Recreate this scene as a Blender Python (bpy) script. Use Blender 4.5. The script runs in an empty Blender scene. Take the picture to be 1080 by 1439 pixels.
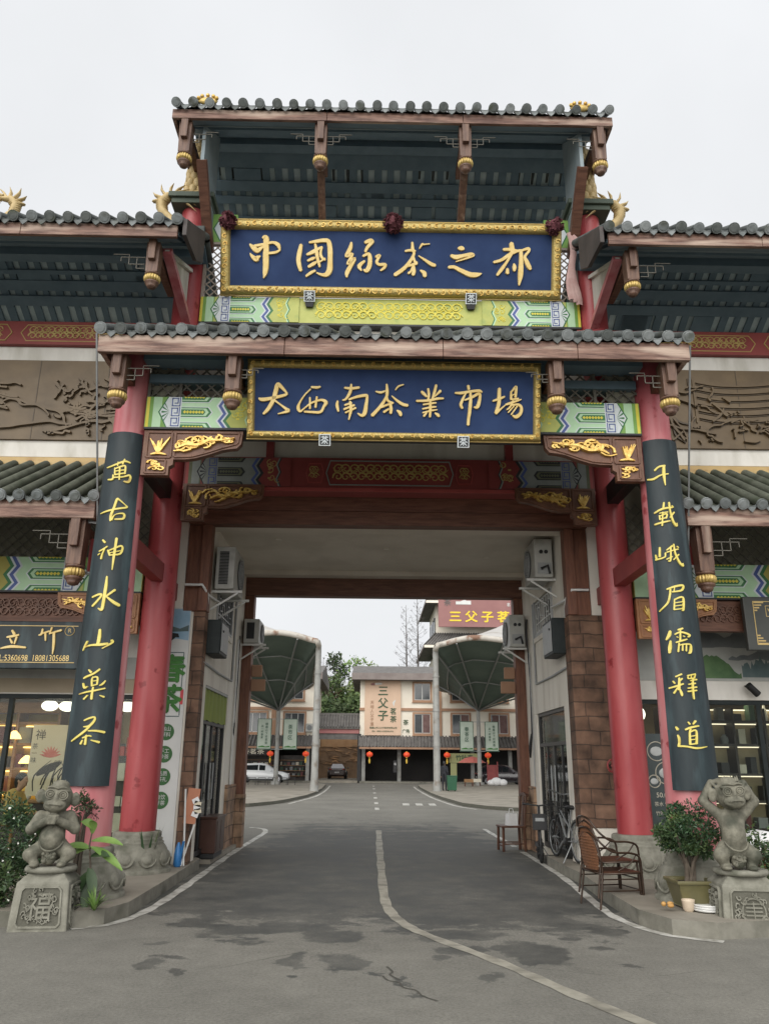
import bpy, math, random
import numpy as np
from mathutils import Vector, Matrix
R_ = math.radians
rng = random.Random(7)
SC = bpy.context.scene
COL = SC.collection

# ------------------------------------------------------------------ camera
def make_camera():
    p, y, r = R_(17.55), R_(0.85), R_(0.45)
    F = Vector((math.sin(y)*math.cos(p), math.cos(y)*math.cos(p), math.sin(p)))
    R0 = Vector((math.cos(y), -math.sin(y), 0)); U0 = R0.cross(F)
    Rv = R0*math.cos(r) + U0*math.sin(r); Uv = -R0*math.sin(r) + U0*math.cos(r)
    cd = bpy.data.cameras.new('camera'); co = bpy.data.objects.new('camera', cd); COL.objects.link(co)
    m = Matrix((Rv, Uv, -F)).transposed().to_4x4(); m.translation = Vector((0, 0, 1.6))
    co.matrix_world = m
    cd.sensor_fit = 'VERTICAL'; cd.sensor_height = 24; cd.lens = 24*1120/1439
    cd.clip_start = 0.1; cd.clip_end = 2000
    SC.camera = co
make_camera()

# ------------------------------------------------------------------ overcast sky and soft sun
SUN_EL, SUN_AZ = R_(34), R_(196)       # azimuth from +Y, clockwise: behind the camera, a little left
def make_world():
    w = bpy.data.worlds.new('World'); SC.world = w; w.use_nodes = True
    nt = w.node_tree; bg = nt.nodes['Background']
    sky = nt.nodes.new('ShaderNodeTexSky'); sky.sky_type = 'NISHITA'; sky.sun_disc = False
    sky.sun_elevation = SUN_EL; sky.sun_rotation = SUN_AZ; sky.dust_density = 4
    hs = nt.nodes.new('ShaderNodeHueSaturation'); hs.inputs['Saturation'].default_value = 0.15
    mx = nt.nodes.new('ShaderNodeMix'); mx.data_type = 'RGBA'; mx.inputs[0].default_value = 0.93
    nt.links.new(sky.outputs[0], hs.inputs['Color']); nt.links.new(hs.outputs[0], mx.inputs[6])
    mx.inputs[7].default_value = (3.55, 3.62, 3.72, 1)
    tc = nt.nodes.new('ShaderNodeTexCoord'); nz = nt.nodes.new('ShaderNodeTexNoise'); nz.inputs['Scale'].default_value = 2.2; nz.inputs['Detail'].default_value = 5
    mr = nt.nodes.new('ShaderNodeMapRange'); mr.inputs[1].default_value = .3; mr.inputs[2].default_value = .7; mr.inputs[3].default_value = .94; mr.inputs[4].default_value = 1.06
    ml = nt.nodes.new('ShaderNodeMix'); ml.data_type = 'RGBA'; ml.blend_type = 'MULTIPLY'; ml.inputs[0].default_value = 1
    nt.links.new(tc.outputs['Generated'], nz.inputs['Vector']); nt.links.new(nz.outputs['Fac'], mr.inputs[0]); nt.links.new(mx.outputs[2], ml.inputs[6]); nt.links.new(mr.outputs[0], ml.inputs[7])
    nt.links.new(ml.outputs[2], bg.inputs[0]); bg.inputs[1].default_value = 0.115
make_world()
def make_sun():
    l = bpy.data.lights.new('sun', 'SUN'); l.energy = 1.5; l.angle = R_(75); l.color = (1, 0.97, 0.92)
    o = bpy.data.objects.new('sun', l); COL.objects.link(o)
    d = Vector((math.sin(SUN_AZ)*math.cos(SUN_EL), math.cos(SUN_AZ)*math.cos(SUN_EL), math.sin(SUN_EL)))
    o.rotation_euler = d.to_track_quat('Z', 'Y').to_euler()
make_sun()
SC.view_settings.view_transform = 'Standard'; SC.view_settings.look = 'None'
SC.view_settings.exposure = 1.1; SC.view_settings.gamma = 1
SC.cycles.max_bounces = 8; SC.cycles.diffuse_bounces = 5; SC.cycles.glossy_bounces = 3
SC.cycles.transmission_bounces = 6; SC.cycles.transparent_max_bounces = 12
SC.cycles.use_denoising = True

# ------------------------------------------------------------------ materials
MATS = {}
def new_mat(name):
    m = bpy.data.materials.new(name); m.use_nodes = True
    MATS[name] = m
    return m, m.node_tree, m.node_tree.nodes['Principled BSDF']
def lin(c):
    return tuple((x/12.92 if x <= .04045 else ((x+.055)/1.055)**2.4) for x in c)
def pm(name, c1, c2=None, scale=4, rough=.6, bump=0.0, metal=0.0, stretch=(1, 1, 1), detail=6, lo=.35, hi=.65,
       c3=None, s3=1.2, lo3=.55, hi3=.7, spec=.5, bscale=None, emit=None, es=0, coat=0):
    """noise mix of two colours, optional third patch colour, optional bump"""
    m, nt, b = new_mat(name)
    N = nt.nodes.new; L = nt.links.new
    b.inputs['Roughness'].default_value = rough; b.inputs['Metallic'].default_value = metal
    b.inputs['Specular IOR Level'].default_value = spec
    if coat: b.inputs['Coat Weight'].default_value = coat
    if emit: b.inputs['Emission Color'].default_value = (*emit, 1); b.inputs['Emission Strength'].default_value = es
    if c2 is None and not bump:
        b.inputs['Base Color'].default_value = (*c1, 1); return m
    tc = N('ShaderNodeTexCoord'); mp = N('ShaderNodeMapping'); mp.inputs['Scale'].default_value = stretch
    L(tc.outputs['Object'], mp.inputs[0])
    out = None
    if c2 is not None:
        n = N('ShaderNodeTexNoise'); n.inputs['Scale'].default_value = scale; n.inputs['Detail'].default_value = detail
        n.inputs['Roughness'].default_value = .62
        L(mp.outputs[0], n.inputs['Vector'])
        r = N('ShaderNodeValToRGB'); r.color_ramp.elements[0].position = lo; r.color_ramp.elements[1].position = hi
        r.color_ramp.elements[0].color = (*c1, 1); r.color_ramp.elements[1].color = (*c2, 1)
        L(n.outputs['Fac'], r.inputs[0]); out = r.outputs[0]
    if c3 is not None:
        n = N('ShaderNodeTexNoise'); n.inputs['Scale'].default_value = s3; n.inputs['Detail'].default_value = 8
        mp3 = N('ShaderNodeMapping'); mp3.inputs['Scale'].default_value = stretch; mp3.inputs['Location'].default_value = (3.3, 7.1, 2.2)
        L(tc.outputs['Object'], mp3.inputs[0]); L(mp3.outputs[0], n.inputs['Vector'])
        r = N('ShaderNodeMapRange'); r.inputs[1].default_value = lo3; r.inputs[2].default_value = hi3
        L(n.outputs['Fac'], r.inputs[0])
        x = N('ShaderNodeMix'); x.data_type = 'RGBA'; L(r.outputs[0], x.inputs[0])
        if out: L(out, x.inputs[6])
        else: x.inputs[6].default_value = (*c1, 1)
        x.inputs[7].default_value = (*c3, 1); out = x.outputs[2]
    if out: L(out, b.inputs['Base Color'])
    else: b.inputs['Base Color'].default_value = (*c1, 1)
    if bump:
        n = N('ShaderNodeTexNoise'); n.inputs['Scale'].default_value = bscale or scale*3; n.inputs['Detail'].default_value = 8
        L(mp.outputs[0], n.inputs['Vector'])
        bp = N('ShaderNodeBump'); bp.inputs['Strength'].default_value = bump; bp.inputs['Distance'].default_value = .02
        L(n.outputs['Fac'], bp.inputs['Height']); L(bp.outputs[0], b.inputs['Normal'])
    return m

pm('wood_fascia', (.075,.032,.022), (.26,.15,.11), scale=2.2, rough=.62, bump=.35, stretch=(1, 7, 9), c3=(.44,.33,.26), s3=.8, lo3=.50, hi3=.66)
pm('wood_brown', (.085,.033,.018), (.17,.075,.045), scale=2.5, rough=.6, bump=.2, stretch=(1, 8, 8))
pm('wood_post', (.075,.036,.024), (.165,.092,.06), scale=3, rough=.55, bump=.2, stretch=(8, 8, 1), c3=(.30,.22,.17), s3=.9, lo3=.58, hi3=.75)
pm('wood_vert', (.10,.036,.018), (.19,.075,.04), scale=2.5, rough=.6, bump=.2, stretch=(8, 8, 1))
pm('carved_wood', (.10,.040,.020), (.17,.075,.04), scale=6, rough=.5, bump=.15)
pm('carved_light', (.28,.12,.05), (.36,.17,.07), scale=6, rough=.5, bump=.15)
pm('rail_red', (.22,.032,.032), (.28,.05,.045), scale=3, rough=.5)
pm('gold', (.42,.29,.085), (.58,.43,.15), scale=9, rough=.42, metal=.35, bump=.1)
pm('gold_frame', (.36,.26,.075), (.54,.42,.15), scale=40, rough=.42, metal=.35, bump=.55, bscale=45)
pm('gilt_tan', (.40,.29,.125), (.54,.41,.20), scale=8, rough=.6, bump=.2)
pm('gold_relief', (.46,.25,.04), (.80,.58,.18), scale=14, rough=.38, metal=.4, bump=.2)
pm('letter_gold', (.70,.50,.17), (.80,.62,.27), scale=9, rough=.5, metal=.1)
pm('letter_yellow', (.62,.52,.10), (.72,.60,.16), scale=14, rough=.5, c3=(.40,.26,.06), s3=6, lo3=.6, hi3=.7)
pm('panel_blue', (.021,.040,.106), (.028,.052,.130), scale=2.5, rough=.6, spec=.12)
pm('board_black', (.012,.020,.024), (.020,.031,.035), scale=3, rough=.5, stretch=(3, 3, .6), c3=(.065,.10,.11), s3=1.6, lo3=.52, hi3=.80, spec=.35)
pm('tile_grey', (.045,.053,.052), (.10,.112,.108), scale=5, rough=.7, bump=.3, c3=(.03,.035,.03), s3=2, lo3=.5, hi3=.7)
pm('tile_disc', (.11,.122,.122), (.18,.20,.20), scale=8, rough=.7, bump=.25, c3=(.06,.065,.05), s3=4)
pm('tile_disc_pale', (.17,.185,.185), (.25,.27,.27), scale=8, rough=.75, bump=.25, c3=(.09,.10,.085), s3=5)
pm('tile_disc_dark', (.06,.07,.066), (.11,.12,.115), scale=8, rough=.7, bump=.25, c3=(.05,.06,.035), s3=5)
pm('panel_glow', (.8,.78,.7), emit=(1,.86,.62), es=3.0)  # glow of the added fill panels that brighten the shop rooms
pm('tile_green', (.055,.062,.045), (.11,.12,.09), scale=4, rough=.7, bump=.3, c3=(.04,.05,.03), s3=2.5, lo3=.5, hi3=.7)
pm('soffit', (.105,.16,.20), (.14,.20,.24), scale=3, rough=.75)
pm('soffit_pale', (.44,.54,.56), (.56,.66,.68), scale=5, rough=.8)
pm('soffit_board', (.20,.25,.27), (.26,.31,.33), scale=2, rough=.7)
pm('white_plaster', (.58,.56,.51), (.68,.66,.61), scale=1.5, rough=.85, c3=(.44,.42,.36), s3=1.6, lo3=.52, hi3=.75, stretch=(2, 2, .6))
pm('passage_plaster', (.70,.66,.58), (.78,.745,.665), scale=1.2, rough=.85, bump=.05, c3=(.54,.495,.42), s3=1.3, lo3=.52, hi3=.78, stretch=(2, 2, .55))
pm('ceiling_plaster', (.62,.57,.49), (.68,.63,.55), scale=1.5, rough=.9, c3=(.52,.47,.40), s3=1.2, lo3=.5, hi3=.8)
pm('bronze', (.092,.060,.027), (.135,.09,.042), scale=2, rough=.5, bump=.12, c3=(.14,.097,.05), s3=3, lo3=.5, hi3=.75)
pm('bronze_dark', (.050,.033,.016), (.07,.047,.024), scale=5, rough=.5)
pm('gold_strip', (.40,.27,.10), (.48,.34,.14), scale=2, rough=.5, c3=(.30,.16,.05), s3=3)
pm('grey_stone', (.15,.146,.115), (.25,.243,.20), scale=7, rough=.85, bump=.22, c3=(.07,.075,.05), s3=3, lo3=.55, hi3=.75)
pm('monkey_stone', (.105,.10,.075), (.20,.19,.145), scale=12, rough=.75, bump=.45, c3=(.055,.058,.04), s3=5, lo3=.5, hi3=.68, bscale=26)
pm('stone_dark', (.085,.083,.064), (.115,.112,.088), scale=10, rough=.9, bump=.4)
pm('kerb_stone', (.155,.148,.12), (.22,.21,.175), scale=5, rough=.85, bump=.3, c3=(.09,.088,.068), s3=1.5)
pm('white_line', (.42,.41,.37), (.56,.55,.51), scale=9, rough=.75, c3=(.20,.19,.16), s3=4.5, lo3=.47, hi3=.66)
pm('yellow_line', (.25,.235,.19), (.34,.32,.265), scale=7, rough=.75, c3=(.16,.15,.122), s3=4, lo3=.48, hi3=.68)
pm('white_metal', (.55,.55,.52), (.62,.62,.59), scale=5, rough=.45, c3=(.42,.41,.37), s3=3)
pm('grey_metal', (.22,.23,.23), (.28,.29,.29), scale=6, rough=.4, metal=.5)
pm('dark_metal', (.02,.02,.02), (.03,.03,.03), scale=6, rough=.4, metal=.3)
pm('black', (.010,.010,.011), (.016,.016,.017), scale=5, rough=.5)
pm('dark_green_box', (.012,.017,.017), (.02,.026,.026), scale=5, rough=.5, spec=.2)
pm('grey_box', (.30,.31,.31), (.35,.36,.36), scale=5, rough=.5)
pm('ac_white', (.40,.40,.37), (.46,.46,.43), scale=4, rough=.5, c3=(.30,.30,.27), s3=3)
pm('cabinet_brown', (.055,.024,.016), (.075,.034,.024), scale=4, rough=.35, metal=.2)
pm('rubber', (.012,.012,.012), (.02,.02,.02), scale=20, rough=.8)
pm('rattan', (.15,.062,.028), (.25,.115,.055), scale=30, rough=.55, stretch=(1, 1, 4), bump=.6)
pm('chair_metal', (.030,.018,.012), (.055,.032,.02), scale=10, rough=.3, metal=.3)
pm('chair_wood', (.06,.022,.012), (.10,.04,.02), scale=4, rough=.45, stretch=(6, 6, 1))
pm('leaf_dark', (.018,.040,.014), (.05,.09,.03), scale=3, rough=.55)
pm('leaf_jade', (.016,.045,.018), (.05,.10,.04), scale=6, rough=.35)
pm('leaf_light', (.10,.20,.04), (.20,.30,.08), scale=3, rough=.5)
pm('leaf_spring', (.12,.17,.05), (.22,.27,.10), scale=2, rough=.6)
pm('leaf_red', (.08,.03,.03), (.07,.07,.03), scale=5, rough=.6)
pm('leaf_mid', (.05,.085,.028), (.10,.15,.045), scale=3, rough=.6)
pm('leaf_hill', (.045,.07,.032), (.075,.10,.04), scale=1, rough=.8)
pm('flower_white', (.75,.75,.68), (.8,.8,.75), scale=3, rough=.6)
pm('bark', (.07,.055,.04), (.13,.105,.08), scale=8, rough=.9, bump=.4)
pm('twig', (.10,.09,.085), (.15,.135,.125), scale=4, rough=.9)
pm('pot_olive', (.11,.10,.045), (.145,.13,.06), scale=5, rough=.35)
pm('pot_terracotta', (.25,.09,.04), (.32,.13,.06), scale=6, rough=.8)
pm('pot_cream', (.50,.40,.30), (.60,.50,.38), scale=6, rough=.4)
pm('china_white', (.62,.62,.60), (.7,.7,.68), scale=5, rough=.3)
pm('soil', (.04,.028,.018), (.07,.05,.03), scale=20, rough=.95, bump=.4)
pm('paper_cream', (.56,.50,.38), (.62,.56,.44), scale=2, rough=.8)
pm('ink', (.02,.02,.02), (.03,.03,.03), scale=4, rough=.8)
pm('lotus_pink', (.5,.12,.10), (.6,.2,.16), scale=9, rough=.8)
pm('shop_wall', (.33,.28,.20), (.39,.33,.24), scale=1.5, rough=.85)
pm('shelf_wood', (.20,.10,.035), (.28,.15,.06), scale=3, rough=.5, stretch=(1, 1, 5))
pm('shelf_dark', (.03,.022,.018), (.045,.034,.028), scale=3, rough=.5)
pm('box_maroon', (.10,.018,.02), (.13,.03,.03), scale=4, rough=.5)
pm('box_green', (.03,.07,.045), (.05,.10,.06), scale=4, rough=.5)
pm('box_yellow', (.48,.30,.03), (.6,.4,.06), scale=4, rough=.5)
pm('box_cream', (.5,.46,.36), (.58,.54,.44), scale=4, rough=.5)
pm('box_red', (.38,.03,.025), (.45,.05,.04), scale=4, rough=.5)
pm('box_orange', (.60,.14,.03), (.68,.2,.05), scale=4, rough=.6)
pm('box_grey', (.16,.17,.17), (.22,.23,.23), scale=4, rough=.6)
pm('skin', (.42,.24,.16), (.46,.27,.19), scale=6, rough=.55)
pm('hair_black', (.008,.007,.007), (.014,.012,.012), scale=12, rough=.5)
pm('cloth_yellow', (.48,.33,.10), (.55,.39,.14), scale=8, rough=.85)
pm('cloth_dark', (.02,.022,.028), (.035,.036,.042), scale=8, rough=.9)
pm('cloth_red', (.40,.05,.08), (.48,.08,.11), scale=8, rough=.9)
pm('cloth_white', (.62,.62,.62), (.7,.7,.7), scale=6, rough=.9)
pm('blue_plastic', (.03,.16,.42), (.05,.22,.5), scale=4, rough=.4)
pm('pvc_white', (.58,.58,.56), (.64,.64,.62), scale=4, rough=.4)
pm('banner_white', (.56,.57,.55), (.62,.63,.61), scale=2, rough=.55)
pm('banner_sky', (.22,.36,.48), (.36,.48,.58), scale=2, rough=.55)
pm('banner_green', (.025,.13,.018), (.05,.20,.03), scale=6, rough=.5)
pm('circle_green', (.035,.12,.035), (.045,.145,.045), scale=6, rough=.5)
pm('red_seal', (.5,.05,.06), (.55,.07,.08), scale=6, rough=.5)
pm('blind_green', (.20,.25,.05), (.27,.32,.08), scale=4, rough=.8, stretch=(8, 8, .3))
pm('orange_board', (.34,.13,.07), (.42,.18,.10), scale=4, rough=.6)
pm('membrane_white', (.40,.385,.36), (.47,.455,.43), scale=.5, rough=.8, c3=(.33,.30,.27), s3=.8)
pm('membrane_green', (.075,.110,.092), (.105,.145,.122), scale=.5, rough=.8)
pm('canopy_pole', (.24,.24,.225), (.32,.32,.30), scale=2, rough=.55, c3=(.18,.15,.12), s3=2, lo3=.55)
pm('canopy_rim', (.42,.39,.34), (.52,.49,.44), scale=1.2, rough=.7, c3=(.20,.11,.07), s3=1.5, lo3=.5, hi3=.62)
pm('bldg_cream', (.74,.68,.57), (.80,.75,.65), scale=.6, rough=.85, c3=(.64,.57,.47), s3=.5)
pm('bldg_trim', (.33,.19,.12), (.40,.24,.15), scale=1, rough=.8)
pm('bldg_window', (.05,.055,.06), (.09,.10,.105), scale=.8, rough=.12, spec=.6)
pm('win_frame', (.45,.33,.26), (.5,.38,.3), scale=2, rough=.6)
pm('curtain', (.13,.075,.07), (.19,.12,.11), scale=2, rough=.9)
pm('win_alu', (.5,.5,.48), (.55,.55,.53), scale=2, rough=.4)
pm('roof_grey', (.10,.095,.09), (.17,.16,.15), scale=2, rough=.8)
pm('roof_edge', (.17,.14,.13), (.23,.2,.185), scale=1, rough=.8)
pm('sign_peach', (.60,.42,.30), (.65,.47,.34), scale=.6, rough=.7)
pm('sign_mauve', (.25,.115,.11), (.29,.14,.13), scale=.5, rough=.7)
pm('sign_green_ink', (.05,.09,.05), (.07,.11,.06), scale=2, rough=.7)
pm('sign_yellow', (.72,.50,.02), (.8,.58,.04), scale=2, rough=.6)
pm('shop_dark', (.010,.009,.008), (.022,.018,.016), scale=.6, rough=.7)
pm('mural_brick', (.20,.13,.08), (.30,.20,.13), scale=1.2, rough=.85, c3=(.33,.20,.11), s3=.7, bump=.5, bscale=3)
pm('mural_sand', (.40,.23,.12), (.48,.30,.17), scale=1.2, rough=.85, bump=.4)
pm('pink_band', (.33,.13,.13), (.38,.17,.16), scale=1, rough=.8)
pm('road_wet', (.050,.048,.040), (.066,.063,.052), scale=3, rough=.75, spec=.2)
pm('lantern_red', (.62,.05,.02), (.72,.09,.03), scale=3, rough=.5, emit=(.8,.08,.03), es=.15)
pm('lantern_gold', (.7,.45,.05), (.8,.55,.1), scale=3, rough=.5)
pm('flag_panel', (.36,.42,.35), (.44,.50,.43), scale=2, rough=.7)
pm('flag_panel_edge', (.05,.10,.07), (.07,.13,.09), scale=2, rough=.7)
pm('car_white', (.66,.67,.68), (.7,.71,.72), scale=2, rough=.25, coat=.6)
pm('car_dark', (.020,.014,.018), (.03,.022,.026), scale=2, rough=.25, coat=.6)
pm('car_brown', (.035,.018,.017), (.05,.028,.026), scale=2, rough=.25, coat=.6)
pm('car_glass', (.012,.014,.016), (.02,.022,.025), scale=2, rough=.08)
pm('car_lamp', (.5,.5,.5), (.6,.6,.6), scale=3, rough=.2)
pm('car_tail', (.3,.02,.02), (.36,.03,.03), scale=3, rough=.3)
pm('wheel_alloy', (.3,.3,.31), (.38,.38,.39), scale=4, rough=.35, metal=.6)
pm('mural_mist', (.30,.31,.29), (.40,.41,.38), scale=1.5, rough=.6)
pm('mural_ink', (.11,.125,.13), (.17,.185,.185), scale=2, rough=.6)
pm('mural_green', (.03,.085,.03), (.085,.16,.06), scale=2.2, rough=.6)
pm('mural_teal', (.06,.10,.105), (.11,.15,.145), scale=3, rough=.6)
pm('sign_board_grey', (.040,.043,.038), (.055,.058,.052), scale=3, rough=.5)
pm('gold_line', (.55,.38,.12), (.62,.45,.18), scale=6, rough=.45)
pm('p_green', (.13,.28,.05), (.20,.36,.08), scale=3, rough=.6)
pm('p_lime', (.36,.385,.09), (.44,.46,.13), scale=3, rough=.6, c3=(.28,.35,.10), s3=4)
pm('p_mint', (.36,.55,.34), (.43,.62,.40), scale=4, rough=.6)
pm('p_white', (.52,.57,.58), (.60,.64,.65), scale=5, rough=.6)
pm('p_blue', (.055,.085,.26), (.075,.11,.31), scale=5, rough=.6)
pm('p_dgreen', (.03,.14,.05), (.045,.17,.06), scale=5, rough=.6)
pm('p_yellow', (.58,.50,.04), (.64,.56,.08), scale=5, rough=.6)
pm('p_red', (.20,.032,.028), (.25,.045,.04), scale=2, rough=.55)
pm('p_redpale', (.32,.05,.045), (.36,.07,.06), scale=2, rough=.55)
pm('p_gold', (.36,.26,.08), (.44,.33,.11), scale=5, rough=.5)
pm('p_grey', (.20,.22,.20), (.25,.27,.25), scale=5, rough=.6)
pm('p_black', (.02,.022,.025), (.03,.032,.035), scale=5, rough=.6)
pm('p_olive', (.10,.11,.06), (.14,.15,.08), scale=5, rough=.6)
pm('lattice_wood', (.10,.092,.075), (.15,.14,.115), scale=3, rough=.7)
pm('lattice_dark', (.012,.014,.014), (.02,.022,.022), scale=3, rough=.9)
pm('lattice_pale', (.26,.22,.18), (.33,.28,.24), scale=3, rough=.7)
pm('flower_ball', (.09,.022,.03), (.16,.05,.06), scale=30, rough=.9, bump=.8)
pm('cap_green', (.055,.075,.055), (.08,.10,.075), scale=4, rough=.7)
pm('lamp_glow', (.9,.9,.85), emit=(1,.93,.78), es=1.2)
pm('strip_glow', (.9,.88,.8), emit=(1,.86,.62), es=.7)
pm('warm_glow', (.9,.6,.2), emit=(1,.66,.22), es=1.6)
pm('screen_silver', (.35,.37,.36), (.5,.52,.5), scale=3, rough=.3)

def red_paint(name, base, pale, lo, hi):
    """red lacquer, weathered pale with streaks; wear keeps its own shape"""
    m, nt, b = new_mat(name); N = nt.nodes.new; L = nt.links.new
    tc = N('ShaderNodeTexCoord'); mp = N('ShaderNodeMapping'); mp.inputs['Scale'].default_value = (1.6, 1.6, .35)
    L(tc.outputs['Object'], mp.inputs[0])
    n = N('ShaderNodeTexNoise'); n.inputs['Scale'].default_value = 2; n.inputs['Detail'].default_value = 7
    L(mp.outputs[0], n.inputs['Vector'])
    r = N('ShaderNodeValToRGB'); r.color_ramp.elements[0].position = lo; r.color_ramp.elements[1].position = hi
    r.color_ramp.elements[0].color = (*base, 1); r.color_ramp.elements[1].color = (*pale, 1)
    L(n.outputs['Fac'], r.inputs[0])
    n2 = N('ShaderNodeTexNoise'); n2.inputs['Scale'].default_value = 5; n2.inputs['Detail'].default_value = 4
    L(tc.outputs['Object'], n2.inputs['Vector'])
    r2 = N('ShaderNodeMapRange'); r2.inputs[1].default_value = .63; r2.inputs[2].default_value = .68
    L(n2.outputs['Fac'], r2.inputs[0])
    x = N('ShaderNodeMix'); x.data_type = 'RGBA'; L(r2.outputs[0], x.inputs[0]); L(r.outputs[0], x.inputs[6])
    x.inputs[7].default_value = (base[0]*.75, base[1]*.6, base[2]*.6, 1)
    L(x.outputs[2], b.inputs['Base Color'])
    b.inputs['Roughness'].default_value = .42
red_paint('red_column', (.30,.034,.040), (.40,.080,.082), .36, .66)
red_paint('pink_column', (.43,.098,.112), (.60,.25,.255), .36, .66)

def brick_mat(name, c1, c2, mortar, bw, bh, vert='XZ'):
    m, nt, b = new_mat(name); N = nt.nodes.new; L = nt.links.new
    tc = N('ShaderNodeTexCoord'); sp = N('ShaderNodeSeparateXYZ'); cb = N('ShaderNodeCombineXYZ')
    L(tc.outputs['Object'], sp.inputs[0])
    ad = N('ShaderNodeMath'); ad.operation = 'ADD'; L(sp.outputs[0], ad.inputs[0]); L(sp.outputs[1], ad.inputs[1])
    L(ad.outputs[0], cb.inputs[0]); L(sp.outputs[2], cb.inputs[1])
    t = N('ShaderNodeTexBrick'); t.inputs['Scale'].default_value = 1; t.inputs['Brick Width'].default_value = bw
    t.inputs['Row Height'].default_value = bh; t.inputs['Mortar Size'].default_value = .008; t.inputs['Mortar Smooth'].default_value = .4
    t.inputs['Color1'].default_value = (*c1, 1); t.inputs['Color2'].default_value = (*c2, 1); t.inputs['Mortar'].default_value = (*mortar, 1)
    wn = N('ShaderNodeTexNoise'); wn.inputs['Scale'].default_value = 2.2; wn.inputs['Detail'].default_value = 5; L(tc.outputs['Object'], wn.inputs['Vector'])
    wm = N('ShaderNodeMix'); wm.data_type = 'VECTOR'; wm.inputs[0].default_value = .075; L(cb.outputs[0], wm.inputs[4]); L(wn.outputs['Color'], wm.inputs[5])
    t.offset_frequency = 3; t.squash = 1.35; t.squash_frequency = 2
    L(wm.outputs[1], t.inputs['Vector'])
    n = N('ShaderNodeTexNoise'); n.inputs['Scale'].default_value = 4; n.inputs['Detail'].default_value = 9; L(tc.outputs['Object'], n.inputs['Vector'])
    mr = N('ShaderNodeMapRange'); mr.inputs[1].default_value = .3; mr.inputs[2].default_value = .7; mr.inputs[3].default_value = .45; mr.inputs[4].default_value = 1.6
    L(n.outputs['Fac'], mr.inputs[0])
    x = N('ShaderNodeMix'); x.data_type = 'RGBA'; x.blend_type = 'MULTIPLY'; x.inputs[0].default_value = 1
    L(t.outputs['Color'], x.inputs[6]); L(mr.outputs[0], x.inputs[7]); L(x.outputs[2], b.inputs['Base Color'])
    b.inputs['Roughness'].default_value = .85
    ml = N('ShaderNodeMath'); ml.operation = 'MULTIPLY_ADD'; L(n.outputs['Fac'], ml.inputs[0]); ml.inputs[1].default_value = .6
    iv = N('ShaderNodeMath'); iv.operation = 'SUBTRACT'; iv.inputs[0].default_value = 1; L(t.outputs['Fac'], iv.inputs[1]); L(iv.outputs[0], ml.inputs[2])
    bp = N('ShaderNodeBump'); bp.inputs['Strength'].default_value = .9; bp.inputs['Distance'].default_value = .03
    L(ml.outputs[0], bp.inputs['Height']); L(bp.outputs[0], b.inputs['Normal'])
brick_mat('brick_stone', (.095,.052,.032), (.165,.095,.062), (.075,.048,.034), .36, .20)
brick_mat('brick_pale', (.23,.14,.09), (.30,.20,.13), (.12,.085,.06), .34, .22)

def glass_mat(name, tint, rough=.03, alpha=.35, refl=1.0):
    m, nt, b = new_mat(name); N = nt.nodes.new; L = nt.links.new
    tr = N('ShaderNodeBsdfTransparent'); tr.inputs[0].default_value = (*tint, 1)
    gl = N('ShaderNodeBsdfGlossy'); gl.inputs['Roughness'].default_value = rough
    fr = N('ShaderNodeFresnel'); fr.inputs[0].default_value = 1.5
    ad = N('ShaderNodeMath'); ad.operation = 'ADD'; ad.inputs[1].default_value = alpha; L(fr.outputs[0], ad.inputs[0])
    mu = N('ShaderNodeMath'); mu.operation = 'MULTIPLY'; mu.inputs[1].default_value = refl; L(ad.outputs[0], mu.inputs[0])
    mx = N('ShaderNodeMixShader'); L(mu.outputs[0], mx.inputs[0]); L(tr.outputs[0], mx.inputs[1]); L(gl.outputs[0], mx.inputs[2])
    L(mx.outputs[0], nt.nodes['Material Output'].inputs[0])
glass_mat('shop_glass', (.88,.91,.88), .02, .0, .32)
glass_mat('door_glass', (.72,.76,.74), .04, .10, .8)

STAINS = [(-1.66, 11.11, 0.24, 0.26), (-2.31, 10.39, 0.11, 0.18), (-1.97, 10.18, 0.08, 0.07), (-0.35, 8.6, 0.25, 0.26), (-0.21, 7.57, 0.16, 0.27), (-0.62, 7.65, 0.09, 0.23), (-1.53, 7.23, 0.07, 0.09), (-1.7, 7.71, 0.13, 0.05), (-1.81, 7.46, 0.08, 0.15), (0.96, 8.74, 0.31, 0.21), (1.32, 8.19, 0.21, 0.15), (1.53, 7.95, 0.22, 0.36), (1.36, 7.68, 0.06, 0.18), (2.43, 8.94, 0.17, 0.18), (2.12, 8.15, 0.11, 0.08), (1.92, 8.55, 0.07, 0.08), (-0.89, 9.04, 0.23, 0.26), (-1.27, 8.92, 0.29, 0.18), (0.58, 8.58, 0.11, 0.1), (0.84, 8.03, 0.2, 0.17), (-0.51, 8.93, 0.15, 0.25), (1.0, 7.13, 0.06, 0.11), (0.08, 7.22, 0.05, 0.07), (0.61, 7.75, 0.06, 0.08), (2.15, 7.53, 0.07, 0.05), (0.26, 6.98, 0.03, 0.17), (0.34, 6.55, 0.08, 0.05), (-1.95, 8.26, 0.07, 0.08), (-0.57, 7.09, 0.06, 0.05)]
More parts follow.
